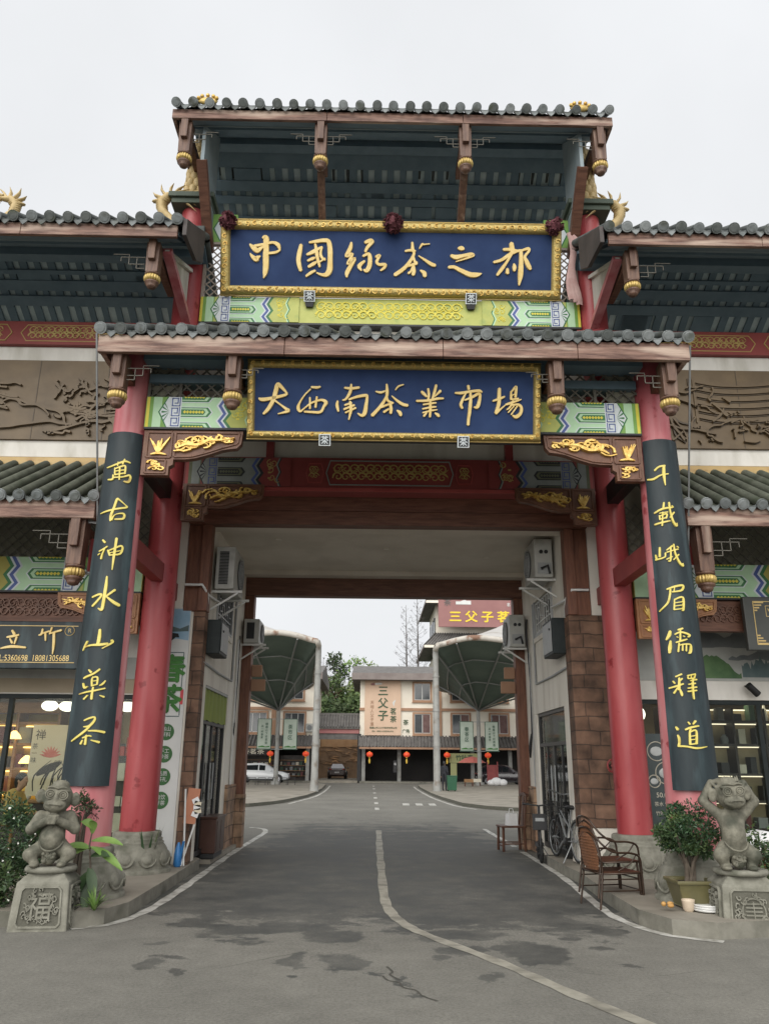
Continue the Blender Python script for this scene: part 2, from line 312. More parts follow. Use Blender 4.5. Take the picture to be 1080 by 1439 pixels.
def road_mat():
    m, nt, b = new_mat('road'); N = nt.nodes.new; L = nt.links.new
    tc = N('ShaderNodeTexCoord')
    def noise(s, d, loc=(0, 0, 0), st=(1, 1, 1), rgh=.6):
        mp = N('ShaderNodeMapping'); mp.inputs['Location'].default_value = loc; mp.inputs['Scale'].default_value = st
        L(tc.outputs['Object'], mp.inputs[0])
        n = N('ShaderNodeTexNoise'); n.inputs['Scale'].default_value = s; n.inputs['Detail'].default_value = d; n.inputs['Roughness'].default_value = rgh
        L(mp.outputs[0], n.inputs['Vector']); return n.outputs['Fac']
    def mrange(x, a, c, o1=0., o2=1.):
        r = N('ShaderNodeMapRange'); r.inputs[1].default_value = a; r.inputs[2].default_value = c; r.inputs[3].default_value = o1; r.inputs[4].default_value = o2
        L(x, r.inputs[0]); return r.outputs[0]
    def mth(op, x, y):
        q = N('ShaderNodeMath'); q.operation = op
        for i, v in enumerate((x, y)):
            if isinstance(v, (int, float)): q.inputs[i].default_value = v
            else: L(v, q.inputs[i])
        return q.outputs[0]
    sp = N('ShaderNodeSeparateXYZ'); L(tc.outputs['Object'], sp.inputs[0])
    X, Y = sp.outputs[0], sp.outputs[1]
    # wet area: long stain inside the passage, ragged edge towards the camera
    wob = mth('MULTIPLY', mth('SUBTRACT', noise(.55, 8, (3, 1, 0), (1, .8, 1)), .5), 3.4)
    e = mth('ADD', mrange(mth('ADD', Y, mth('MULTIPLY', wob, 1.2)), 7.9, 10.4, -.95, .75), 0.0)
    far = mrange(mth('ADD', Y, mth('MULTIPLY', wob, 4)), 15.5, 28, .15, -1.3)
    ax = mth('ABSOLUTE', mth('SUBTRACT', X, .25), 0)
    side = mrange(mth('ADD', ax, mth('MULTIPLY', wob, .45)), 1.9, 3.1, .0, -.95)
    field = mth('ADD', mth('ADD', e, far), side)
    field = mth('ADD', field, mth('MULTIPLY', mth('SUBTRACT', noise(1.3, 9, (9, 4, 0), (1, 1.3, 1), .72), .5), 3.9))
    wet = mrange(field, -.05, .16)
    # scattered puddle marks near the camera
    sc2 = mrange(noise(1.0, 9, (1.7, 5.2, 0), (1, 1.7, 1), .62), .60, .635)
    near = mth('MULTIPLY', mrange(Y, 4.5, 6.5), mrange(Y, 12, 14, 1, 0))
    wet = mth('MAXIMUM', wet, mth('MULTIPLY', sc2, mth('MULTIPLY', near, 0)))
    # damp patches left by drying rain: ragged blobs at fixed places on the ground
    wv = N('ShaderNodeTexNoise'); wv.inputs['Scale'].default_value = 2.6; wv.inputs['Detail'].default_value = 9; wv.inputs['Roughness'].default_value = .68
    L(tc.outputs['Object'], wv.inputs['Vector'])
    def vm(op, x, y):
        q = N('ShaderNodeVectorMath'); q.operation = op
        for i, v in enumerate((x, y)):
            if v is None: continue
            if isinstance(v, tuple): q.inputs[i].default_value = v
            else: L(v, q.inputs[i])
        return q
    wp = vm('MULTIPLY', vm('SUBTRACT', wv.outputs['Color'], (.5, .5, .5)).outputs[0], (.62, .75, 0)).outputs[0]
    wp = vm('ADD', tc.outputs['Object'], wp).outputs[0]; best = None
    for (x, y, a, b_) in STAINS:
        ln = vm('LENGTH', vm('MULTIPLY', vm('SUBTRACT', wp, (x, y, 0)).outputs[0], (1/(a*1.25), 1/(b_*1.25), 0)).outputs[0], None).outputs['Value']
        best = ln if best is None else mth('MINIMUM', best, ln)
    wet = mth('MAXIMUM', wet, mrange(best, .90, 1.10, .95, 0))
    wet = mth('MULTIPLY', wet, mrange(noise(1.7, 8, (2, 9, 4), (1, 1, 1), .72), .33, .60, .42, 1))
    n1 = noise(.5, 10); n2 = noise(38, 4)
    r = N('ShaderNodeValToRGB'); r.color_ramp.elements[0].position = .3; r.color_ramp.elements[1].position = .72
    r.color_ramp.elements[0].color = (.142,.137,.120, 1); r.color_ramp.elements[1].color = (.205,.197,.172, 1); L(n1, r.inputs[0])
    gr = mth('MULTIPLY', mth('MULTIPLY', mrange(n2, .3, .7, .80, 1.18), mrange(noise(150, 2, (5, 5, 0)), .3, .7, .74, 1.26)), mrange(noise(4.5, 6, (6, 3, 0)), .3, .7, .90, 1.09))
    mul = N('ShaderNodeMix'); mul.data_type = 'RGBA'; mul.blend_type = 'MULTIPLY'; mul.inputs[0].default_value = 1
    L(r.outputs[0], mul.inputs[6]); L(gr, mul.inputs[7])
    dk = N('ShaderNodeMix'); dk.data_type = 'RGBA'; L(mth('MULTIPLY', wet, .92), dk.inputs[0]); L(mul.outputs[2], dk.inputs[6]); dk.inputs[7].default_value = (.050,.052,.049, 1)
    # thin cracks
    v = N('ShaderNodeTexVoronoi'); v.feature = 'DISTANCE_TO_EDGE'; v.inputs['Scale'].default_value = .42
    mpv = N('ShaderNodeMapping'); L(tc.outputs['Object'], mpv.inputs[0])
    vw = N('ShaderNodeMix'); vw.data_type = 'VECTOR'; vw.inputs[0].default_value = .12
    nn = N('ShaderNodeTexNoise'); nn.inputs['Scale'].default_value = 2.5; nn.inputs['Detail'].default_value = 6
    L(tc.outputs['Object'], nn.inputs['Vector']); L(mpv.outputs[0], vw.inputs[4]); L(nn.outputs['Color'], vw.inputs[5]); L(vw.outputs[1], v.inputs['Vector'])
    cr = mth('MULTIPLY', mrange(v.outputs['Distance'], .0, .006, 1, 0), mrange(noise(.35, 3, (4, 8, 0)), .54, .62))
    ck = N('ShaderNodeMix'); ck.data_type = 'RGBA'; L(mth('MULTIPLY', cr, .55), ck.inputs[0]); L(dk.outputs[2], ck.inputs[6]); ck.inputs[7].default_value = (.06,.06,.05, 1)
    L(ck.outputs[2], b.inputs['Base Color'])
    L(mrange(wet, 0, 1, .9, .62), b.inputs['Roughness'])
    b.inputs['Specular IOR Level'].default_value = .22
    bp = N('ShaderNodeBump'); bp.inputs['Strength'].default_value = .25; bp.inputs['Distance'].default_value = .01
    L(n2, bp.inputs['Height']); L(bp.outputs[0], b.inputs['Normal'])
road_mat()
pm('pavement', (.20,.18,.145), (.28,.255,.21), scale=1.2, rough=.85, bump=.2, c3=(.15,.135,.105), s3=.9)
pm('ground_far', (.12,.12,.09), (.17,.165,.13), scale=.2, rough=.95)
pm('ribbon_pink', (.40, .24, .22), (.52, .36, .33), scale=5, rough=.8)
pm('roof_edge_dark', (.045, .038, .036), (.085, .07, .065), scale=2, rough=.7, bump=.2)
pm('lattice_back', (.20, .19, .145), (.27, .26, .20), scale=2, rough=.9)
pm('p_ochre', (.30, .26, .05), (.36, .32, .07), scale=4, rough=.6)

pm('road_crack', (.055,.052,.042), (.075,.07,.058), scale=5, rough=.95)
# ------------------------------------------------------------------ geometry helpers
class MB:
    """collects faces with a material each; build() links them as ONE mesh object"""
    def __init__(s): s.v = []; s.f = []; s.m = []; s.sm = []
    def add(s, vs, fs, mat, smooth=False):
        o = len(s.v); s.v += [tuple(p) for p in vs]
        for f in fs: s.f.append([o+i for i in f]); s.m.append(mat); s.sm.append(smooth)
        return s
    def bx(s, x0, x1, y0, y1, z0, z1, mat):
        vs = [(x, y, z) for z in (z0, z1) for y in (y0, y1) for x in (x0, x1)]
        return s.add(vs, [(0, 2, 3, 1), (4, 5, 7, 6), (0, 1, 5, 4), (2, 6, 7, 3), (0, 4, 6, 2), (1, 3, 7, 5)], mat)
    def box(s, c, d, mat, rot=None, taper=1.0):
        vs = []
        for z in (-.5, .5):
            k = taper if z > 0 else 1
            for y in (-.5, .5):
                for x in (-.5, .5):
                    p = Vector((x*d[0]*k, y*d[1]*k, z*d[2]))
                    if rot is not None: p = rot @ p
                    vs.append(tuple(p + Vector(c)))
        return s.add(vs, [(0, 2, 3, 1), (4, 5, 7, 6), (0, 1, 5, 4), (2, 6, 7, 3), (0, 4, 6, 2), (1, 3, 7, 5)], mat)
    def bar(s, a, b, w, h, mat, up=(0, 0, 1)):
        """rectangular bar from a to b"""
        a, b = Vector(a), Vector(b); d = (b-a); L = d.length; d.normalize()
        u = Vector(up); x = d.cross(u)
        if x.length < 1e-4: x = d.cross(Vector((0, 1, 0)))
        x.normalize(); u = x.cross(d)
        vs = [tuple(p + x*(i*w/2) + u*(j*h/2)) for p in (a, b) for j in (-1, 1) for i in (-1, 1)]
        return s.add(vs, [(0, 1, 3, 2), (4, 6, 7, 5), (0, 4, 5, 1), (2, 3, 7, 6), (0, 2, 6, 4), (1, 5, 7, 3)], mat)
    def tube(s, pts, r, mat, n=8, caps=True, flat=1.0, smooth=True):
        P = [Vector(p) for p in pts]; k = len(P)
        rs = r if isinstance(r, (list, tuple)) else [r]*k
        up = Vector((0, 0, 1)); prev = None; vs = []
        for i, p in enumerate(P):
            d = (P[min(i+1, k-1)] - P[max(i-1, 0)]); d.normalize()
            if prev is None:
                x = d.cross(up)
                if x.length < 1e-3: x = d.cross(Vector((0, 1, 0)))
            else: x = prev - d*prev.dot(d)
            if x.length < 1e-6: x = d.orthogonal()
            x.normalize(); prev = x; y = d.cross(x)
            for j in range(n):
                a = 2*math.pi*j/n
                vs.append(tuple(p + x*(math.cos(a)*rs[i]) + y*(math.sin(a)*rs[i]*flat)))
        fs = [(i*n+j, i*n+(j+1) % n, (i+1)*n+(j+1) % n, (i+1)*n+j) for i in range(k-1) for j in range(n)]
        s.add(vs, fs, mat, smooth)
        if caps:
            s.add(vs[:n], [tuple(range(n))[::-1]], mat); s.add(vs[-n:], [tuple(range(n))], mat)
        return s
    def lathe(s, prof, c, mat, n=28, smooth=True, wob=None, sx=1, sy=1):
        vs = []
        for r, z in prof:
            for j in range(n):
                a = 2*math.pi*j/n; q = r*(1 + (wob(a, z) if wob else 0))
                vs.append((c[0]+math.cos(a)*q*sx, c[1]+math.sin(a)*q*sy, c[2]+z))
        k = len(prof)
        s.add(vs, [(i*n+j, i*n+(j+1) % n, (i+1)*n+(j+1) % n, (i+1)*n+j) for i in range(k-1) for j in range(n)], mat, smooth)
        s.add(vs[:n], [tuple(range(n))[::-1]], mat); s.add(vs[-n:], [tuple(range(n))], mat)
        return s
    def ball(s, c, r, mat, n=12, m=8, rot=None):
        r = r if isinstance(r, (tuple, list)) else (r, r, r); vs = []
        for i in range(m+1):
            t = math.pi*i/m
            for j in range(n):
                a = 2*math.pi*j/n
                p = Vector((math.sin(t)*math.cos(a)*r[0], math.sin(t)*math.sin(a)*r[1], math.cos(t)*r[2]))
                if rot is not None: p = rot @ p
                vs.append(tuple(p+Vector(c)))
        return s.add(vs, [(i*n+j, (i+1)*n+j, (i+1)*n+(j+1) % n, i*n+(j+1) % n) for i in range(m) for j in range(n)], mat, True)
    def prism(s, poly, fn, d0, d1, mat, side=None):
        """2-D outline -> solid between depths d0 (front) and d1; fn(a, b, d) gives the 3-D point"""
        n = len(poly)
        vs = [fn(a, b, d0) for a, b in poly] + [fn(a, b, d1) for a, b in poly]
        s.add(vs, [tuple(range(n)), tuple(range(n, 2*n))[::-1]], mat)
        return s.add(vs, [(i, n+i, n+(i+1) % n, (i+1) % n) for i in range(n)], side or mat)
    def flat(s, poly, fn, d, mat):
        return s.add([fn(a, b, d) for a, b in poly], [tuple(range(len(poly)))], mat)
    def stroke(s, pts, fn, h, mat, sub=4, base=0.0, bold=1.0):
        """raised brush stroke: pts (a, b, width)"""
        s.k = getattr(s, 'k', 0)+1; h = h+(s.k % 41)*.00035
        P = [np.array(p, float) for p in pts]
        if len(P) < 2: return s
        Q = []
        for i in range(len(P)-1):
            p0, p1, p2, p3 = P[max(i-1, 0)], P[i], P[i+1], P[min(i+2, len(P)-1)]
            for k in range(sub):
                t = k/sub
                Q.append(.5*((2*p1)+(-p0+p2)*t+(2*p0-5*p1+4*p2-p3)*t*t+(-p0+3*p1-3*p2+p3)*t**3))
        Q.append(P[-1]); vs = []
        for i, q in enumerate(Q):
            d = Q[min(i+1, len(Q)-1)][:2]-Q[max(i-1, 0)][:2]; L = np.hypot(*d) or 1; nx, ny = -d[1]/L, d[0]/L; w = max(q[2], 1e-4)/2*bold
            for kx, hh in ((-1, base), (-.8, base+h), (.8, base+h), (1, base)):
                vs.append(fn(q[0]+nx*w*kx, q[1]+ny*w*kx, hh))
        # rounded ends
        fs = [(i*4+j, i*4+j+1, (i+1)*4+j+1, (i+1)*4+j) for i in range(len(Q)-1) for j in range(3)]
        s.add(vs, fs, mat)
        for e, sg in ((0, -1), (len(Q)-1, 1)):
            q = Q[e]; o = Q[min(max(e-sg, 0), len(Q)-1)]; d = (q[:2]-o[:2]); L = np.hypot(*d) or 1; d = d/L; w = q[2]/2*bold
            tip = [fn(q[0]+d[0]*w*.75, q[1]+d[1]*w*.75, base), fn(q[0]+d[0]*w*.5, q[1]+d[1]*w*.5, base+h)]
            r4 = vs[e*4:e*4+4]
            s.add(r4+tip, [(0, 4, 5, 1), (1, 5, 2), (2, 5, 4, 3)], mat)
        return s
    def build(s, name, parent=None, bevel=0, xf=None):
        if parent is not None:
            org = Vector(parent['_o'])
        else: org = Vector((0, 0, 0))
        me = bpy.data.meshes.new(name)
        me.from_pydata([(x-org.x, y-org.y, z-org.z) for x, y, z in s.v], [], s.f)
        names = sorted(set(s.m)); idx = {k: i for i, k in enumerate(names)}
        for k in names: me.materials.append(MATS[k])
        me.polygons.foreach_set('material_index', [idx[k] for k in s.m])
        me.polygons.foreach_set('use_smooth', s.sm)
        me.update()
        o = bpy.data.objects.new(name, me); COL.objects.link(o)
        if parent is not None: o.parent = parent; o['_o'] = tuple(org)
        else: o['_o'] = (0, 0, 0)
        if bevel:
            md = o.modifiers.new('bevel', 'BEVEL'); md.width = bevel; md.segments = 2; md.limit_method = 'ANGLE'; md.angle_limit = R_(50)
        return o
def tag(o, label=None, cat=None, group=None, kind=None):
    if label: o['label'] = label
    if cat: o['category'] = cat
    if group: o['group'] = group
    if kind: o['kind'] = kind
    return o
def thing(name, label, cat, loc=(0, 0, 0), group=None):
    o = bpy.data.objects.new(name, None); COL.objects.link(o); o.location = loc; o['_o'] = tuple(loc); o.empty_display_size = .1
    return tag(o, label, cat, group)
def kids(o): return [c for c in bpy.data.objects if c.parent == o]
def copy_tree(o, loc, label=None, rotz=0):
    c = o.copy(); COL.objects.link(c); c.location = loc; c.rotation_euler = (0, 0, rotz)
    if label: c['label'] = label
    for k in kids(o):
        d = k.copy(); COL.objects.link(d); d.parent = c
        for g in kids(k):
            e = g.copy(); COL.objects.link(e); e.parent = d
    return c
def one(mb, name, label, cat, group=None, bevel=0):
    """thing that is one mesh"""
    return tag(mb.build(name, None, bevel), label, cat, group)
def struct(mb, name, bevel=0):
    o = mb.build(name, None, bevel); o['kind'] = 'structure'; return o
def fY(y):            # drawing plane facing the camera at depth y (a = x, b = z, d = towards the viewer)
    return lambda a, b, d: (a, y-d, b)
def fX(x, sgn):       # plane x = const, a = y, b = z, d = along sgn*x
    return lambda a, b, d: (x+sgn*d, a, b)
_tc = {}
def text(mb, s, size, fn, mat, a=0, b=0, h=.003, align='CENTER', vert=False, bold=0.0, asp=1.0):
    """flat lettering from the built-in font, h proud of its surface"""
    if vert:
        for i, ch in enumerate(s): text(mb, ch, size, fn, mat, a, b-i*size*1.12, h, align, False, bold, asp)
        return
    key = (s, align)
    if key not in _tc:
        cu = bpy.data.curves.new('t', 'FONT'); cu.body = s; cu.align_x = align; cu.align_y = 'CENTER'; cu.resolution_u = 3
        ob = bpy.data.objects.new('t', cu); COL.objects.link(ob)
        me = ob.evaluated_get(bpy.context.evaluated_depsgraph_get()).to_mesh()
        _tc[key] = ([tuple(v.co) for v in me.vertices], [tuple(p.vertices) for p in me.polygons])
        ob.to_mesh_clear(); bpy.data.objects.remove(ob); bpy.data.curves.remove(cu)
    V, Fc = _tc[key]
    sh = [(0, 0)]+([(bold*.6, 0), (-bold*.6, 0), (0, bold*.6), (0, -bold*.6)] if bold else [])
    for k, (dx, dy) in enumerate(sh): mb.add([fn(a+(x+dx)*size*asp, b+(y+dy)*size, h+k*max(.0006, size*.004)) for x, y, z in V], Fc, mat)
def ink(data): return [[[tuple(float(q)/1000 for q in p.split(',')) for p in st.split(' ')] for st in ch.split('|')] for ch in data.split('/')]
def spiral(cx, cy, r, a0, turns, w, n=14, sgn=1):
    out = []
    for i in range(n+1):
        t = i/n; a = a0+sgn*turns*2*math.pi*t; q = r*(1-.85*t)
        out.append((cx+math.cos(a)*q, cy+math.sin(a)*q, w*(1-.4*t)))
    return out
def scrolls(mb, u0, u1, v0, v1, fn, mat, h=.004, r=None, dens=1.0, seed=1, wk=.22, base=0.0):
    """band of interlaced curling tendrils"""
    rg = random.Random(seed); H = v1-v0; r = r or H*.24; step = r*1.75/dens; x = u0+r; k = 0
    while x < u1-r*.6:
        for row, sg in ((.27, 1), (.73, -1)):
            cy = v0+H*row; s = sg*(1 if k % 2 else -1)
            mb.stroke(spiral(x, cy, r, rg.uniform(-.4, .4)+(0 if s > 0 else math.pi), 1.25, r*wk*1.2, 12, s), fn, h, mat, 1, base)
            mb.stroke([(x-r*.9, cy-sg*r*.2, r*wk*.5), (x-r*.4, cy+sg*H*.22, r*wk), (x+r*.5, cy+sg*H*.16, r*wk*.8), (x+r*1.1, cy, r*wk*.4)], fn, h, mat, 2, base)
        x += step; k += 1
    return mb
# ---- smooth sculpted bodies: blended solids meshed by surface nets
def sd_ball(P, c, r): 
    r = np.array(r if isinstance(r, (tuple, list)) else (r,)*3, float); q = (P-np.array(c))/r; k0 = np.sqrt((q*q).sum(-1)); k1 = np.sqrt(((q/r)**2).sum(-1))+1e-9
    return k0*(k0-1)/k1
def sd_cap(P, a, b, ra, rb):
    a, b = np.array(a, float), np.array(b, float); d = b-a; t = np.clip(((P-a)@d)/(d@d+1e-9), 0, 1)
    return np.sqrt(((P-a-t[..., None]*d)**2).sum(-1))-(ra+(rb-ra)*t)
def smin(a, b, k):
    h = np.clip(.5+.5*(b-a)/k, 0, 1); return b*(1-h)+a*h-k*h*(1-h)
def sculpt(mb, prims, lo, hi, step, mat):
    lo, hi = np.array(lo, float), np.array(hi, float); n = np.ceil((hi-lo)/step).astype(int)+1
    ax = [lo[i]+np.arange(n[i])*step for i in range(3)]
    P = np.stack(np.meshgrid(*ax, indexing='ij'), -1); D = None
    for pr in prims:
        kind, k = pr[0], pr[-1]
        d = sd_ball(P, *pr[1:-1]) if kind in ('b', '-b') else sd_cap(P, *pr[1:-1])
        if D is None: D = d
        elif kind[0] == '-': D = -smin(-D, d, k)
        else: D = smin(D, d, k)
    ins = D < 0; idx = -np.ones(tuple(n-1), int); c = np.zeros(tuple(n-1)+(3,)); cnt = np.zeros(tuple(n-1))
    corners = [(i, j, k) for i in (0, 1) for j in (0, 1) for k in (0, 1)]
    sl = lambda A, o: A[o[0]:o[0]+n[0]-1, o[1]:o[1]+n[1]-1, o[2]:o[2]+n[2]-1]
    for a in corners:
        for ax_ in range(3):
            if a[ax_]: continue
            b = list(a); b[ax_] = 1; da, db = sl(D, a), sl(D, b); x = (da < 0) != (db < 0)
            t = np.where(x, da/(da-db+1e-12), 0)
            for q in range(3):
                v = a[q]+(t if q == ax_ else 0); c[..., q] += np.where(x, v, 0)
            cnt += x
    act = cnt > 0; idx[act] = np.arange(act.sum()); ijk = np.argwhere(act)
    V = lo+(ijk+c[act]/cnt[act][:, None])*step; Fs = []
    for ax_ in range(3):
        b, cc = [(1, 2), (2, 0), (0, 1)][ax_]
        e = np.take(ins, range(0, n[ax_]-1), ax_) != np.take(ins, range(1, n[ax_]), ax_)
        for p in np.argwhere(e):
            if p[b] == 0 or p[cc] == 0 or p[b] >= n[b]-1 or p[cc] >= n[cc]-1: continue
            q = []
            for db, dc in ((0, 0), (-1, 0), (-1, -1), (0, -1)):
                z = p.copy(); z[b] += db; z[cc] += dc; q.append(int(idx[tuple(z)]))
            Fs.append(tuple(q) if not ins[tuple(p)] else tuple(q[::-1]))
    return mb.add(V.tolist(), Fs, mat, True)
# ---- foliage
def leaf_quad(mb, p, d, L, w, mat, rg, bend=.25):
    d = Vector(d).normalized(); s = d.cross(Vector((rg.uniform(-1, 1), rg.uniform(-1, 1), rg.uniform(-.3, 1))))
    if s.length < 1e-3: s = d.orthogonal()
    s.normalize(); nrm = s.cross(d); p = Vector(p); m = p+d*L*.5+nrm*L*bend*.3; e = p+d*L-nrm*L*bend*.2
    mb.add([p, m+s*w/2, e, m-s*w/2], [(0, 1, 2, 3)], mat)
def foliage(mb, c, r, n, size, mats, seed, clumps=10, shell=.55, asp=.45):
    rg = random.Random(seed); c = Vector(c); cl = []
    for i in range(clumps):
        a, z = rg.uniform(0, 2*math.pi), rg.uniform(-1, 1); q = math.sqrt(1-z*z); k = rg.uniform(.45, .95)
        cl.append((Vector((math.cos(a)*q*r[0]*k, math.sin(a)*q*r[1]*k, z*r[2]*k)), rg.uniform(.22, .46), rg.choice(mats)))
    for i in range(n):
        o, k, mt = rg.choice(cl)
        a, z = rg.uniform(0, 2*math.pi), rg.uniform(-1, 1); q = math.sqrt(1-z*z); u = Vector((math.cos(a)*q, math.sin(a)*q, z))
        t = (shell+(1-shell)*rg.random())*k
        p = c+o+Vector((u.x*r[0], u.y*r[1], u.z*r[2]))*t
        d = u*.7+Vector((rg.uniform(-1, 1), rg.uniform(-1, 1), rg.uniform(-.7, .9)))
        L = size*rg.uniform(.6, 1.3); leaf_quad(mb, p, d, L, L*asp, mt if rg.random() < .75 else rg.choice(mats), rg)
    return cl
# ------------------------------------------------------------------ brush lettering (x, y, width in mm on each board)
INK_B1 = "-2443,875,26 -2377,816,68 -2311,764,58 -2246,805,31|-2364,850,37 -2182,884,37 -2051,913,37 -1959,875,58 -1924,784,21|-1924,784,26 -1997,744,37 -2140,723,37|-2311,778,42 -2220,831,37 -2155,864,31|-2436,718,16 -2401,671,47 -2335,620,73 -2310,647,58 -2258,674,16|-2222,993,37 -2170,989,79 -2160,859,73 -2166,701,79 -2164,518,79 -2176,387,63 -2201,295,10/-1561,882,47 -1583,764,63 -1603,632,63 -1589,528,58 -1561,437,47|-1418,924,31 -1292,947,47 -1162,965,58 -1088,942,63 -1060,799,68 -1058,615,68 -1064,458,79 -1115,379,68 -1194,372,42 -1286,402,21|-1469,341,31 -1391,400,42 -1312,441,31|-1460,713,31 -1343,768,58 -1252,822,37 -1199,854,21|-1318,899,31 -1296,795,47 -1276,664,47 -1235,508,31|-1445,609,31 -1354,650,42 -1315,663,21|-1431,504,37 -1340,558,52 -1288,591,26|-1199,849,26 -1224,744,37 -1197,665,37 -1144,627,31|-1262,573,21 -1145,653,26/-694,936,31 -714,831,58 -778,699,47 -674,740,37 -750,568,47 -633,662,47 -710,516,58 -762,411,58 -766,337,26|-458,940,42 -375,973,58 -335,955,53 -413,862,47 -451,783,37|-490,704,32 -398,744,47 -371,679,58 -375,548,63 -421,456,58 -474,468,32|-462,620,32 -553,532,58 -513,454,21|-266,694,42 -201,722,37 -252,616,42 -212,564,42 -107,566,42 -120,513,42 -185,460,26/236,804,27 332,819,38 414,807,27|358,956,33 367,833,44 388,751,38 294,586,49 185,474,55 63,390,55|482,849,16 523,918,33 550,932,22|536,918,22 660,934,14|470,725,16 595,645,38 705,579,55 760,566,44|374,724,38 403,628,38 444,602,38|280,544,33 444,594,38|376,573,44 391,464,55 378,395,49|296,421,38 336,455,27 376,560,27|501,474,22 570,431,60 584,371,49/1155,868,33 1210,869,66 1251,859,38|1033,740,44 1116,714,66 1253,744,49 1376,763,60 1417,747,38 1308,698,27 1117,635,16|994,537,44 1090,539,49 1201,486,60 1367,417,71 1477,414,66 1565,437,16/1776,638,38 1913,681,44 2077,794,49 2228,851,33|1939,860,38 2049,862,44 2187,842,27|2075,972,60 2090,862,66 2077,780,44|2077,780,38 1997,641,38 1902,503,49 1834,414,33|2012,527,38 2013,450,55|2121,616,22 2135,562,55 2131,493,38|2242,851,49 2250,646,60 2242,426,71 2217,247,22|2242,843,27 2365,881,44 2379,840,38 2312,743,38 2341,661,60 2397,552,60 2425,533,27"
INK_B2 = "-1772,526,18 -1730,509,40 -1630,523,36 -1522,548,33 -1423,577,29 -1414,604,22 -1479,676,36 -1528,712,44 -1551,630,47 -1585,502,44 -1646,391,40 -1708,321,25|-1567,502,22 -1493,448,18 -1420,395,29 -1384,368,36 -1446,343,22 -1519,324,11/-1089,682,22 -1017,678,29 -971,689,18|-1098,655,15 -1178,571,15 -1240,470,22 -1257,406,36 -1229,361,25 -1176,402,15 -1086,472,20 -960,514,25 -896,484,40 -922,429,29 -967,356,29 -1084,354,25 -1175,358,22|-1105,545,18 -1103,399,22|-1015,555,22 -1031,418,25/-654,679,22 -563,672,29 -463,686,25|-567,726,22 -580,626,33 -634,534,25 -679,515,15|-742,505,18 -750,450,33 -731,368,22|-597,525,18 -489,563,29 -380,583,33 -358,565,29 -369,464,36 -386,355,44 -422,318,33 -477,344,15|-651,451,18 -560,480,25|-659,396,22 -524,453,22|-579,498,25 -568,389,33 -594,261,15|-640,351,18 -505,417,22/-246,636,15 -179,625,27 -122,645,15|-104,734,19 -97,638,34 -108,561,30 -186,436,34 -289,320,38|11,659,11 49,707,19 119,733,11|-35,581,11 41,515,27 118,469,34 175,460,30|-102,561,27 -82,514,27 -15,486,19|-186,422,19 -110,456,23 -15,490,19|-53,476,30 -43,409,34 -48,352,30|-138,366,27 -72,409,19|33,391,15 72,363,38 86,325,30/355,644,27 384,616,34 422,578,19|440,684,23 450,608,27 442,540,23|545,733,27 526,647,30 499,551,23|603,658,31 555,609,19 527,580,11|289,519,23 442,527,27 556,552,27 642,557,19|375,472,15 480,489,23 547,498,15|367,415,15 481,439,23 547,446,15|470,531,23 471,416,30 467,311,23|387,320,27 424,368,19|529,364,11 567,341,34 587,319,23|371,365,15 481,394,19 561,406,11/965,730,31 975,682,27|794,632,19 880,633,31 994,654,27 1109,665,31 1147,646,15|937,634,15 899,557,27 871,480,30 891,432,27|919,538,15 1014,577,27 1109,627,31 1119,560,31 1091,454,38 1044,447,15|994,654,23 999,539,34 987,385,34 974,290,30 969,213,30/1376,698,34 1373,583,38 1368,487,38 1331,371,31|1291,533,19 1377,563,27 1444,593,19|1331,371,34 1397,430,19 1464,488,11|1529,662,19 1530,566,27|1529,652,15 1586,720,27 1596,701,31 1587,586,27|1530,608,11 1587,628,15|1521,556,15 1626,567,23|1464,488,23 1550,518,27 1664,558,11|1559,537,27 1512,450,19 1474,421,15|1531,479,15 1617,490,27 1665,453,31 1656,376,34 1599,327,38 1551,346,15|1569,470,15 1493,383,15|1611,467,15 1532,355,15"
